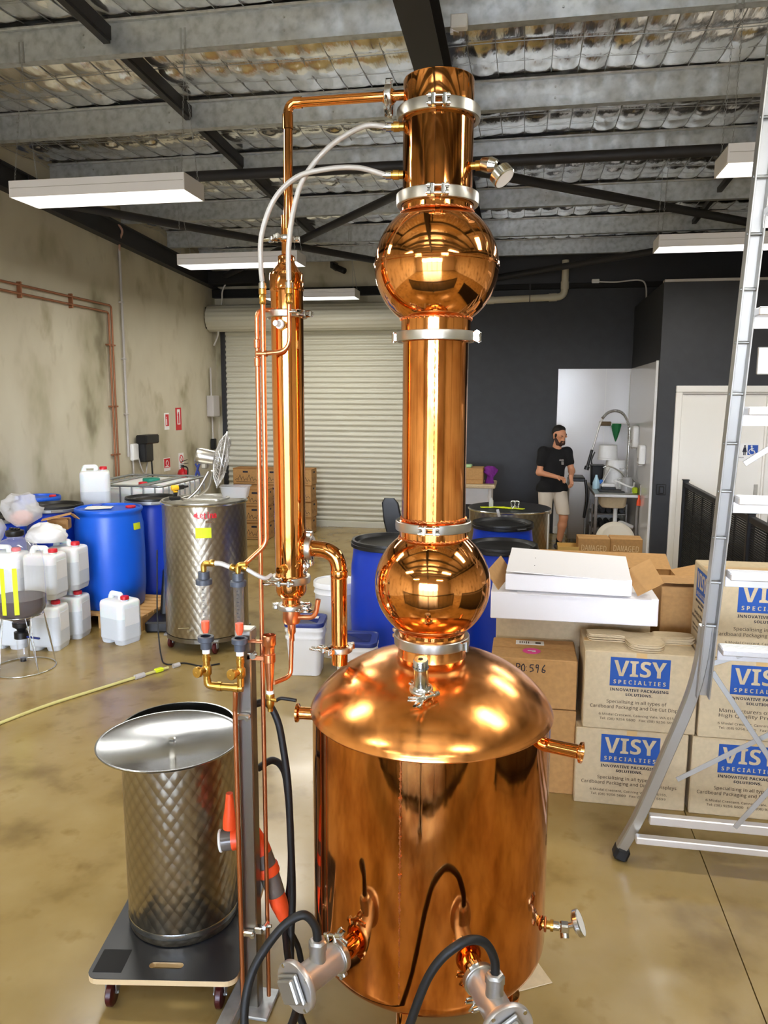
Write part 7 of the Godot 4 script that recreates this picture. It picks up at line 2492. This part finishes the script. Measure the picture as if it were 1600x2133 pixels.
# ---------------------------------------------------------------- cables, plugs and hose on the floor
func floor_things():
	var o := thing("heater_cable", "black cable arching from the post top down to the left heater", "cable", V(-0.8, 0, -2.3))
	var bs := V(-0.8, 0, -2.3)
	var b := MB.new()
	b.tube(spl([V(-0.862, 1.085, -2.345), V(-0.83, 1.08, -2.37), V(-0.795, 1.02, -2.37), V(-0.775, 0.925, -2.365), V(-0.757, 0.80, -2.355), V(-0.747, 0.60, -2.345), V(-0.742, 0.40, -2.34), V(-0.745, 0.22, -2.32), V(-0.72, 0.10, -2.26), V(-0.62, 0.05, -2.12), V(-0.50, 0.04, -1.98), V(-0.40, 0.10, -1.87), V(-0.30, 0.30, -1.83), V(-0.21, 0.58, -1.83), V(-0.13, 0.675, -1.85), V(-0.07, 0.665, -1.885), V(-0.038, 0.60, -1.905), V(-0.036, 0.53, -1.906)], bs), 0.0125, 10)
	obj(b, "cable_sheath", M.rubber, o)
	o = thing("heater_cable", "second black cable looping beneath the left heater to its gland", "cable", V(-0.7, 0, -2.2))
	bs = V(-0.7, 0, -2.2)
	b = MB.new()
	b.tube(spl([V(-0.862, 0.85, -2.355), V(-0.83, 0.855, -2.41), V(-0.80, 0.81, -2.44), V(-0.785, 0.72, -2.44), V(-0.775, 0.55, -2.435), V(-0.775, 0.40, -2.42), V(-0.78, 0.28, -2.37), V(-0.72, 0.24, -2.22), V(-0.64, 0.26, -2.06), V(-0.63, 0.27, -1.90), V(-0.67, 0.30, -1.80), V(-0.715, 0.38, -1.80), V(-0.71, 0.50, -1.85), V(-0.65, 0.595, -1.91), V(-0.585, 0.64, -1.932), V(-0.549, 0.60, -1.943), V(-0.544, 0.53, -1.945)], bs), 0.0125, 10)
	obj(b, "cable_sheath", M.rubber, o)
	# industrial plug hanging behind the post
	o = thing("power_plug", "orange and clear industrial plug pair hanging slanted right of the post", "plug", V(-0.84, 0.45, -2.365))
	var p0 := V(-0.046, 0.165, 0.0)
	var p1 := V(0.058, -0.155, 0.0)
	var d := (p1 - p0).normalized()
	var L := p0.distance_to(p1)
	b = MB.new()
	b.turn(p0, d, [Vector2(0.012, -0.03), Vector2(0.020, 0.0), Vector2(0.033, 0.055), Vector2(0.035, 0.085), Vector2(0.0, 0.085)], 24)
	obj(b, "orange_boot", M.orange, o)
	b = MB.new()
	b.turn(p0 + d * (L - 0.09), d, [Vector2(0.0, 0), Vector2(0.030, 0.0), Vector2(0.031, 0.035), Vector2(0.025, 0.07), Vector2(0.021, 0.095), Vector2(0.012, 0.10), Vector2(0, 0.10)], 24)
	obj(b, "orange_boot", M.orange, o)
	b = MB.new()
	b.turn(p0 + d * 0.085, d, [Vector2(0.0, 0), Vector2(0.035, 0.0), Vector2(0.036, 0.05), Vector2(0.0, 0.05)], 24)
	b.turn(p0 + d * 0.165, d, [Vector2(0.0, 0), Vector2(0.035, 0.0), Vector2(0.032, 0.08), Vector2(0.0, 0.08)], 24)
	obj(b, "clear_shell", mat(Color(0.42, 0.39, 0.36), 0.12), o)
	b = MB.new()
	b.turn(p0 + d * 0.133, d, [Vector2(0.0, 0), Vector2(0.039, 0.0), Vector2(0.041, 0.006), Vector2(0.041, 0.028), Vector2(0.039, 0.034), Vector2(0.0, 0.034)], 20)
	obj(b, "locking_ring", M.orange, o)
	b = MB.new()
	b.tube(spline([p1 + d * 0.005, p1 + d * 0.05 + V(0.005, 0, 0), p1 + V(0.05, -0.13, -0.01), p1 + V(0.055, -0.25, -0.02), p1 + V(0.0, -0.29, -0.06)], 8), 0.0105, 10)
	obj(b, "cable_tail", M.rubber, o)
	o = thing("power_plug", "orange plug with a clear shell and white ring, left of the post", "plug", V(-0.957, 0.575, -2.37))
	b = MB.new()
	b.turn(V(-0.018, 0.165, 0), V(-0.02, -1, 0), [Vector2(0.0, 0), Vector2(0.012, 0), Vector2(0.018, 0.06), Vector2(0.024, 0.10), Vector2(0.024, 0.13), Vector2(0.0, 0.13)], 20)
	obj(b, "orange_boot", M.orange, o)
	b = MB.new()
	b.turn(V(-0.05, -0.01, 0.012), V(1, 0.12, -0.25), [Vector2(0.0, 0.012), Vector2(0.036, 0.0), Vector2(0.036, 0.06), Vector2(0.03, 0.09), Vector2(0.0, 0.09)], 24)
	obj(b, "clear_shell", mat(Color(0.42, 0.39, 0.36), 0.12), o)
	b = MB.new()
	b.ring(V(-0.05, -0.01, 0.012), 0.034, 0.0055, 28, 8, V(1, 0.12, -0.25).normalized())
	obj(b, "white_ring", M.white, o)
	b = MB.new()
	b.turn(V(-0.012, -0.006, 0.002), V(1, 0.12, -0.25), [Vector2(0.0, 0), Vector2(0.038, 0.0), Vector2(0.038, 0.02), Vector2(0.0, 0.02)], 20)
	obj(b, "locking_ring", M.orange, o)
	# pale hose over the floor with its fittings
	o = thing("floor_hose", "thin pale yellow hose across the floor towards the tall steel tank", "hose", V(-3.0, 0, -4.9))
	bs = V(-3.0, 0, -4.9)
	b = MB.new()
	b.tube(spl([V(-3.62, 0.012, -3.2), V(-3.40, 0.012, -3.85), V(-3.294, 0.012, -4.21), V(-3.169, 0.012, -4.538), V(-2.998, 0.012, -4.857), V(-2.866, 0.012, -5.097), V(-2.79, 0.014, -5.22), V(-2.69, 0.016, -5.38)], bs), 0.011, 10)
	obj(b, "hose_line", mat(Color(0.80, 0.76, 0.48), 0.4), o)
	b = MB.new()
	b.cyl(V(-2.84, 0.016, -5.13) - bs, V(-2.80, 0.016, -5.20) - bs, 0.020, 12); b.cyl(V(-2.665, 0.018, -5.41) - bs, V(-2.635, 0.018, -5.46) - bs, 0.018, 12)
	obj(b, "hose_coupling", M.lampgrey, o)
	b = MB.new()
	b.box(V(-2.735, 0.018, -5.31) - bs, V(0.07, 0.028, 0.04), 0.006, Basis(Vector3.UP, 1.0))
	obj(b, "yellow_tag", M.tape, o)
	o = thing("fan_cable", "thin dark cable dropping from the tall steel tank to the floor", "cable", V(-2.7, 0, -5.6))
	bs = V(-2.7, 0, -5.6)
	b = MB.new()
	b.tube(spl([V(-2.99, 0.85, -5.86), V(-2.97, 0.6, -5.80), V(-2.93, 0.3, -5.70), V(-2.86, 0.03, -5.60), V(-2.75, 0.008, -5.47), V(-2.62, 0.008, -5.52), V(-2.45, 0.008, -5.48), V(-2.34, 0.008, -5.56)], bs), 0.006, 8)
	obj(b, "cable_sheath", M.rubber, o)
	o = thing("paper_sheet", "pale square sheet on the floor under the right edge of the still", "paper", V(0.06, 0.001, -2.60), 0.5)
	b = MB.new()
	b.box(V(0, 0.002, 0), V(0.16, 0.004, 0.12), 0.001)
	obj(b, "sheet", M.kraft_pale, o)

func spl(p: Array, base: Vector3) -> PackedVector3Array:
	var q := spline(p, 8)
	for i in q.size(): q[i] -= base
	return q

func near_fence():
	# the barrier in front of the viewer, which the boiler mirrors
	var o := thing("mesh_fence", "low black mesh barrier in front of the viewer, mirrored in the boiler", "fence", V(-0.3, 0, -0.42))
	var b: MB
	for x in [-2.2, 0.0, 2.08]:
		b = MB.new()
		b.box(V(x, 0.60, 0), V(0.05, 1.20, 0.06), 0.004)
		b.box(V(x, 0.006, 0), V(0.12, 0.012, 0.14), 0.002)
		obj(b, "post", M.black, o)
	for k in 2:
		var x0: float = [-2.16, 0.04][k]
		var x1: float = [-0.04, 2.04][k]
		for y in [0.09, 1.155]:
			b = MB.new()
			b.box(V((x0 + x1) / 2, y, 0), V(x1 - x0, 0.06, 0.05), 0.004)
			obj(b, "rail", M.black, o)
		b = MB.new()
		for s in 52: b.box(V((x0 + x1) / 2, 0.125 + s * 0.0193, 0), V(x1 - x0, 0.009, 0.008))
		for s in 7: b.box(V(lerpf(x0, x1, s / 6.0), 0.62, 0), V(0.012, 1.02, 0.012))
		stuff(obj(b, "mesh_panel", M.black_matte, o))

func roof_fittings():
	var o := thing("emergency_box", "small white electrical box on the purlin beside the dark rafter, above the still", "electrical box", V(-0.475, 4.42, -5.165))
	var b := MB.new()
	b.box(V(0, 0, 0), V(0.105, 0.08, 0.07), 0.008)
	obj(b, "box_body", M.white, o)
	b = MB.new()
	b.box(V(-0.045, -0.05, 0), V(0.02, 0.03, 0.03), 0.003); b.bar(V(-0.05, -0.045, 0.01), V(0.0, -0.065, 0.02), 0.012, 0.004)
	obj(b, "bracket", M.lampwhite, o)
	o = thing("spotlight", "black tubular spotlight high on the end wall left of the upper copper bulb", "spotlight", V(-2.95, 4.12, -11.98))
	b = MB.new()
	b.cyl(V(-0.04, 0.02, 0), V(0.17, -0.08, 0.1), 0.045, 18, -1, 0.006)
	obj(b, "lamp_tube", M.black, o)
	b = MB.new()
	b.box(V(-0.06, 0.05, -0.14), V(0.05, 0.12, 0.32), 0.006)
	obj(b, "wall_bracket", M.black, o)

# ---------------------------------------------------------------- the man
func field(b: MB, bones: Array, cell: float, k: float, cuts := []):
	# tapered capsules joined by a smooth minimum, meshed as surface nets
	var lo := Vector3(1e9, 1e9, 1e9)
	var hi := -lo
	for q in bones:
		for e in 2:
			var r: float = q[2 + e] + k + cell * 2
			var p: Vector3 = q[e]
			lo = Vector3(minf(lo.x, p.x - r), minf(lo.y, p.y - r), minf(lo.z, p.z - r))
			hi = Vector3(maxf(hi.x, p.x + r), maxf(hi.y, p.y + r), maxf(hi.z, p.z + r))
	var nx := int((hi.x - lo.x) / cell) + 2
	var ny := int((hi.y - lo.y) / cell) + 2
	var nz := int((hi.z - lo.z) / cell) + 2
	var f := PackedFloat32Array()
	f.resize(nx * ny * nz)
	f.fill(0.5)
	for q in bones:
		var a: Vector3 = q[0]
		var c: Vector3 = q[1]
		var ra: float = q[2]
		var rc: float = q[3]
		var sq: Vector3 = q[4] if q.size() > 4 else Vector3.ONE   # flattening of the section
		var r := maxf(ra, rc) + k + cell * 2
		var i0 := maxi(0, int((minf(a.x, c.x) - r - lo.x) / cell)); var i1 := mini(nx - 1, int((maxf(a.x, c.x) + r - lo.x) / cell) + 1)
		var j0 := maxi(0, int((minf(a.y, c.y) - r - lo.y) / cell)); var j1 := mini(ny - 1, int((maxf(a.y, c.y) + r - lo.y) / cell) + 1)
		var k0 := maxi(0, int((minf(a.z, c.z) - r - lo.z) / cell)); var k1 := mini(nz - 1, int((maxf(a.z, c.z) + r - lo.z) / cell) + 1)
		var ac := c - a
		var l2 := maxf(ac.length_squared(), 1e-9)
		for kk in range(k0, k1 + 1):
			for j in range(j0, j1 + 1):
				var row := (kk * ny + j) * nx
				for i in range(i0, i1 + 1):
					var p := lo + Vector3(i, j, kk) * cell - a
					var h := clampf(p.dot(ac) / l2, 0.0, 1.0)
					var d := ((p - ac * h) / sq).length() - lerpf(ra, rc, h)
					var o := f[row + i]
					var m := maxf(k - absf(o - d), 0.0) / k
					f[row + i] = minf(o, d) - m * m * k * 0.25
	for q in cuts:
		for kk in nz:
			for j in ny:
				for i in nx:
					var o := (kk * ny + j) * nx + i
					f[o] = maxf(f[o], (lo + Vector3(i, j, kk) * cell - q[0]).dot(q[1]))
	var id := PackedInt32Array()
	id.resize(nx * ny * nz)
	id.fill(-1)
	var base := b.v.size()
	var offs := [0, 1, nx, nx + 1, nx * ny, nx * ny + 1, nx * ny + nx, nx * ny + nx + 1]
	for kk in nz - 1:
		for j in ny - 1:
			for i in nx - 1:
				var o := (kk * ny + j) * nx + i
				var neg := 0
				for q in 8:
					if f[o + offs[q]] < 0.0: neg += 1
				if neg == 0 or neg == 8: continue
				var s := Vector3.ZERO
				var n := 0
				for e in [[0, 1], [2, 3], [4, 5], [6, 7], [0, 2], [1, 3], [4, 6], [5, 7], [0, 4], [1, 5], [2, 6], [3, 7]]:
					var fa := f[o + offs[e[0]]]
					var fb := f[o + offs[e[1]]]
					if (fa < 0.0) != (fb < 0.0):
						var t := fa / (fa - fb)
						s += Vector3(e[0] & 1, (e[0] >> 1) & 1, e[0] >> 2).lerp(Vector3(e[1] & 1, (e[1] >> 1) & 1, e[1] >> 2), t)
						n += 1
				id[o] = b.v.size()
				b.v.append(lo + (Vector3(i, j, kk) + s / n) * cell)
				var gx := f[o + 1] + f[o + nx + 1] + f[o + nx * ny + 1] + f[o + nx * ny + nx + 1] - f[o] - f[o + nx] - f[o + nx * ny] - f[o + nx * ny + nx]
				var gy := f[o + nx] + f[o + nx + 1] + f[o + nx * ny + nx] + f[o + nx * ny + nx + 1] - f[o] - f[o + 1] - f[o + nx * ny] - f[o + nx * ny + 1]
				var gz := f[o + nx * ny] + f[o + nx * ny + 1] + f[o + nx * ny + nx] + f[o + nx * ny + nx + 1] - f[o] - f[o + 1] - f[o + nx] - f[o + nx + 1]
				b.n.append(Vector3(gx, gy, gz).normalized())
				b.uv.append(Vector2.ZERO)
	var st := [1, nx, nx * ny]
	for kk in range(1, nz - 1):
		for j in range(1, ny - 1):
			for i in range(1, nx - 1):
				var o := (kk * ny + j) * nx + i
				for ax in 3:
					if (f[o] < 0.0) == (f[o + st[ax]] < 0.0): continue
					var u: int = st[(ax + 1) % 3]
					var w: int = st[(ax + 2) % 3]
					var q := [id[o], id[o - u], id[o - u - w], id[o - w]]
					if q.min() < 0: continue
					if f[o] < 0.0: b.ix.append_array([q[0], q[2], q[1], q[0], q[3], q[2]])
					else: b.ix.append_array([q[0], q[1], q[2], q[0], q[2], q[3]])

func man():
	var at := V(0.42, 0, -11.0)
	var o := thing("person", "dark-haired bearded man in black t-shirt and pale shorts walking by the sink", "person", at)
	# joints, relative to the ground point below him
	var hipc := V(-0.02, 0.92, 0.0)
	var hipR := V(-0.105, 0.89, 0.045)
	var hipL := V(0.075, 0.89, -0.045)
	var chest := V(0.0, 1.26, 0.0)
	var neck := V(0.025, 1.44, 0.005)
	var head := V(0.06, 1.60, 0.03)
	var shR := V(-0.155, 1.385, 0.075)
	var shL := V(0.175, 1.375, -0.065)
	var elR := V(-0.20, 1.095, 0.09)
	var wrR := V(0.045, 1.055, 0.29)
	var elL := V(0.245, 1.115, 0.0)
	var wrL := V(0.225, 1.045, 0.235)
	var knR := V(-0.10, 0.50, 0.075)
	var anR := V(-0.20, 0.10, -0.02)
	var knL := V(0.155, 0.47, 0.08)
	var anL := V(0.105, 0.095, 0.02)
	var hf := V(0.55, -0.30, 0.78).normalized()       # where the face points
	var hu := (V(0.12, 1, 0.18) - hf * V(0.12, 1, 0.18).dot(hf)).normalized()
	var hr := hf.cross(hu)                              # his right
	# skin: one body of neck, arms and legs, with head and hands on finer grids
	var b := MB.new()
	field(b, [[neck - V(0, 0.05, 0), head - hu * 0.04, 0.058, 0.056], [chest, neck - V(0, 0.06, 0), 0.12, 0.07], [hipc, chest, 0.11, 0.12],
		[shR, elR, 0.05, 0.043], [elR, wrR - (wrR - elR).normalized() * 0.0, 0.043, 0.028], [shL, elL, 0.05, 0.043], [elL, wrL, 0.043, 0.028], [chest + V(0, 0.1, 0), shR, 0.06, 0.05], [chest + V(0, 0.1, 0), shL, 0.06, 0.05],
		[hipR, knR, 0.085, 0.058], [knR, knR.lerp(anR, 0.3), 0.056, 0.060], [knR.lerp(anR, 0.3), anR, 0.060, 0.036], [hipL, knL, 0.085, 0.058], [knL, knL.lerp(anL, 0.3), 0.056, 0.060], [knL.lerp(anL, 0.3), anL, 0.060, 0.036], [hipR, hipL, 0.1, 0.1]], 0.012, 0.03)
	var H := head
	field(b, [[H + hu * 0.035 - hf * 0.015, H + hu * 0.035 - hf * 0.012, 0.088, 0.088], [H + hu * 0.02 + hf * 0.02, H - hu * 0.05 + hf * 0.03, 0.070, 0.055], [H - hu * 0.06 + hf * 0.045, H - hu * 0.088 + hf * 0.055, 0.046, 0.036],
		[H + hu * 0.012 + hf * 0.088, H - hu * 0.022 + hf * 0.104, 0.011, 0.015], [H - hu * 0.022 + hf * 0.094 + hr * 0.012, H - hu * 0.022 + hf * 0.094 - hr * 0.012, 0.011, 0.011],
		[H + hu * 0.024 + hf * 0.078 + hr * 0.045, H + hu * 0.026 + hf * 0.086 - hr * 0.045, 0.014, 0.014], [H - hu * 0.056 + hf * 0.09 + hr * 0.018, H - hu * 0.056 + hf * 0.09 - hr * 0.018, 0.009, 0.009], [H - hu * 0.06 + hf * 0.0, neck + hu * 0.02, 0.056, 0.056],
		[H + hr * 0.084 + hu * 0.012 - hf * 0.01, H + hr * 0.082 - hu * 0.03 - hf * 0.004, 0.016, 0.010, V(1, 1, 1)], [H - hr * 0.084 + hu * 0.012 - hf * 0.01, H - hr * 0.082 - hu * 0.03 - hf * 0.004, 0.016, 0.010, V(1, 1, 1)]], 0.005, 0.018)
	hand(b, wrR, (wrR - elR).normalized(), V(0.25, 0.9, 0.35), 1.0)
	hand(b, wrL, V(0.12, -0.85, 0.35), V(0.85, 0.2, 0.45), -1.0)
	obj(b, "body", M.skin, o)
	# clothes
	b = MB.new()
	field(b, [[hipc + V(0, -0.03, 0), hipc + V(0, 0.14, 0.0), 0.142, 0.140, V(1.12, 1, 0.86)], [hipc + V(0, 0.14, 0), chest + V(0, 0.02, 0), 0.140, 0.150, V(1.12, 1, 0.86)], [chest, neck - V(0, 0.115, 0), 0.150, 0.085, V(1.12, 1, 0.86)], [chest + V(0, 0.09, 0), shR, 0.085, 0.070], [chest + V(0, 0.09, 0), shL, 0.085, 0.070], [shR, shR.lerp(elR, 0.52), 0.072, 0.068], [shL, shL.lerp(elL, 0.52), 0.072, 0.066], [neck - V(0, 0.07, 0), neck - V(0, 0.055, 0), 0.068, 0.066], [hipR + V(-0.01, -0.03, 0), hipL + V(0.01, -0.03, 0), 0.125, 0.125]], 0.012, 0.035, [[V(0, 0.825, 0), V(0, -1, 0)]])
	obj(b, "t_shirt", M.shirt, o)
	b = MB.new()
	field(b, [[hipR + V(0, 0.01, 0), hipL + V(0, 0.01, 0), 0.115, 0.115], [hipR, knR, 0.108, 0.086], [hipL, knL, 0.108, 0.090]], 0.012, 0.03, [[V(0, 0.515, 0), V(0, -1, 0)], [V(0, 0.862, 0), V(0, 1, 0)]])
	obj(b, "shorts", M.shorts, o)
	for s in [[anR, V(0.35, -0.25, 0.4)], [anL, V(0.62, -0.02, 0.75)]]:
		var d: Vector3 = (s[1] as Vector3).normalized()
		var a: Vector3 = s[0]
		b = MB.new()
		field(b, [[a - d * 0.05 - V(0, 0.055, 0), a + d * 0.08 - V(0, 0.06, 0), 0.040, 0.044], [a + d * 0.08 - V(0, 0.06, 0), a + d * 0.17 - V(0, 0.062, 0), 0.044, 0.034], [a - V(0, 0.05, 0), a + V(0, 0.0, 0), 0.045, 0.042]], 0.01, 0.02)
		obj(b, "shoe", M.shoe, o)
		b = MB.new()
		field(b, [[a - V(0, 0.02, 0), a + V(0, 0.05, 0), 0.045, 0.043]], 0.012, 0.01)
		obj(b, "sock", M.shirt, o)
	b = MB.new()
	field(b, [[H + hu * 0.060 - hf * 0.040, H + hu * 0.05 - hf * 0.042, 0.089, 0.089], [H - hf * 0.055, H - hu * 0.05 - hf * 0.05, 0.062, 0.045], [H + hu * 0.10 - hf * 0.005 + hr * 0.035, H + hu * 0.10 - hf * 0.005 - hr * 0.035, 0.036, 0.036], [H + hr * 0.082 + hu * 0.03 + hf * 0.02, H + hr * 0.078 + hu * 0.0 + hf * 0.018, 0.018, 0.012], [H - hr * 0.082 + hu * 0.03 + hf * 0.02, H - hr * 0.078 + hu * 0.0 + hf * 0.018, 0.018, 0.012]], 0.006, 0.02)
	obj(b, "hair", M.hair, o)
	b = MB.new()
	field(b, [[H - hu * 0.092 + hf * 0.062, H - hu * 0.082 + hf * 0.082, 0.036, 0.024], [H + hr * 0.070 - hu * 0.03 + hf * 0.02, H + hr * 0.045 - hu * 0.085 + hf * 0.055, 0.018, 0.030], [H - hr * 0.070 - hu * 0.03 + hf * 0.02, H - hr * 0.045 - hu * 0.085 + hf * 0.055, 0.018, 0.030],
		[H - hu * 0.043 + hf * 0.096 + hr * 0.024, H - hu * 0.040 + hf * 0.101, 0.008, 0.009], [H - hu * 0.043 + hf * 0.096 - hr * 0.024, H - hu * 0.040 + hf * 0.101, 0.008, 0.009], [H - hu * 0.043 + hf * 0.093 + hr * 0.024, H - hu * 0.075 + hf * 0.085 + hr * 0.022, 0.009, 0.012], [H - hu * 0.043 + hf * 0.093 - hr * 0.024, H - hu * 0.075 + hf * 0.085 - hr * 0.022, 0.009, 0.012]], 0.005, 0.012)
	obj(b, "beard", M.beard, o)
	b = MB.new()
	for s in [-1, 1]:
		b.cyl(H + hr * s * 0.048 + hu * 0.036 + hf * 0.086, H + hr * s * 0.018 + hu * 0.034 + hf * 0.098, 0.005, 6)
		b.cyl(H + hr * s * 0.044 + hu * 0.010 + hf * 0.083, H + hr * s * 0.022 + hu * 0.009 + hf * 0.090, 0.0035, 6)
	obj(b, "brow", M.beard, o)
	# small pale chest print
	var px := V(0.906, 0, -0.423)
	var bp := Basis(px, Vector3.UP, px.cross(Vector3.UP))
	b = MB.new()
	for k in 5: b.box(V(0.095, 1.275, 0.113) + px * (k - 2) * 0.014, V(0.010, 0.018 + 0.004 * (k % 2), 0.002), 0.0, bp)
	for k in 3: b.box(V(0.11, 1.25 - k * 0.016, 0.109) + px * 0.002 * k, V(0.036, 0.011, 0.002), 0.0, bp)
	obj(b, "shirt_print", M.lampgrey, o)

func hand(b: MB, wr: Vector3, d: Vector3, back: Vector3, s: float):
	d = d.normalized()
	back = (back - d * back.dot(d)).normalized()
	var side := d.cross(back) * s     # towards the thumb
	var pal := wr + d * 0.05
	var bones := [[wr - d * 0.02, wr + d * 0.02, 0.027, 0.027], [pal + side * 0.022, pal + d * 0.035 + side * 0.026, 0.018, 0.014], [pal, pal + d * 0.037, 0.02, 0.015], [pal - side * 0.022, pal + d * 0.03 - side * 0.026, 0.018, 0.014]]
	for k in 4:
		var u := (1.5 - k) * 0.0185
		var ln: float = [0.068, 0.076, 0.070, 0.055][k]
		var p := wr + d * (0.085 - absf(k - 1.3) * 0.004) + side * u
		var q := p + (d * 0.85 - back * 0.35 + side * u * 3.0).normalized() * ln * 0.45
		var e := q + (d * 0.45 - back * 0.9).normalized() * ln * 0.33
		var t := e + (d * 0.05 - back * 1.0).normalized() * ln * 0.25
		bones.append([p - d * 0.02, q, 0.0095, 0.0088]); bones.append([q, e, 0.0088, 0.008]); bones.append([e, t, 0.008, 0.007])
	var t0 := wr + d * 0.025 + side * 0.022
	var t1 := t0 + (d * 0.7 + side * 0.75 - back * 0.2).normalized() * 0.035
	var t2 := t1 + (d * 0.95 + side * 0.2 - back * 0.3).normalized() * 0.032
	bones.append([t0, t1, 0.014, 0.011]); bones.append([t1, t2, 0.011, 0.009])
	field(b, bones, 0.004, 0.006)
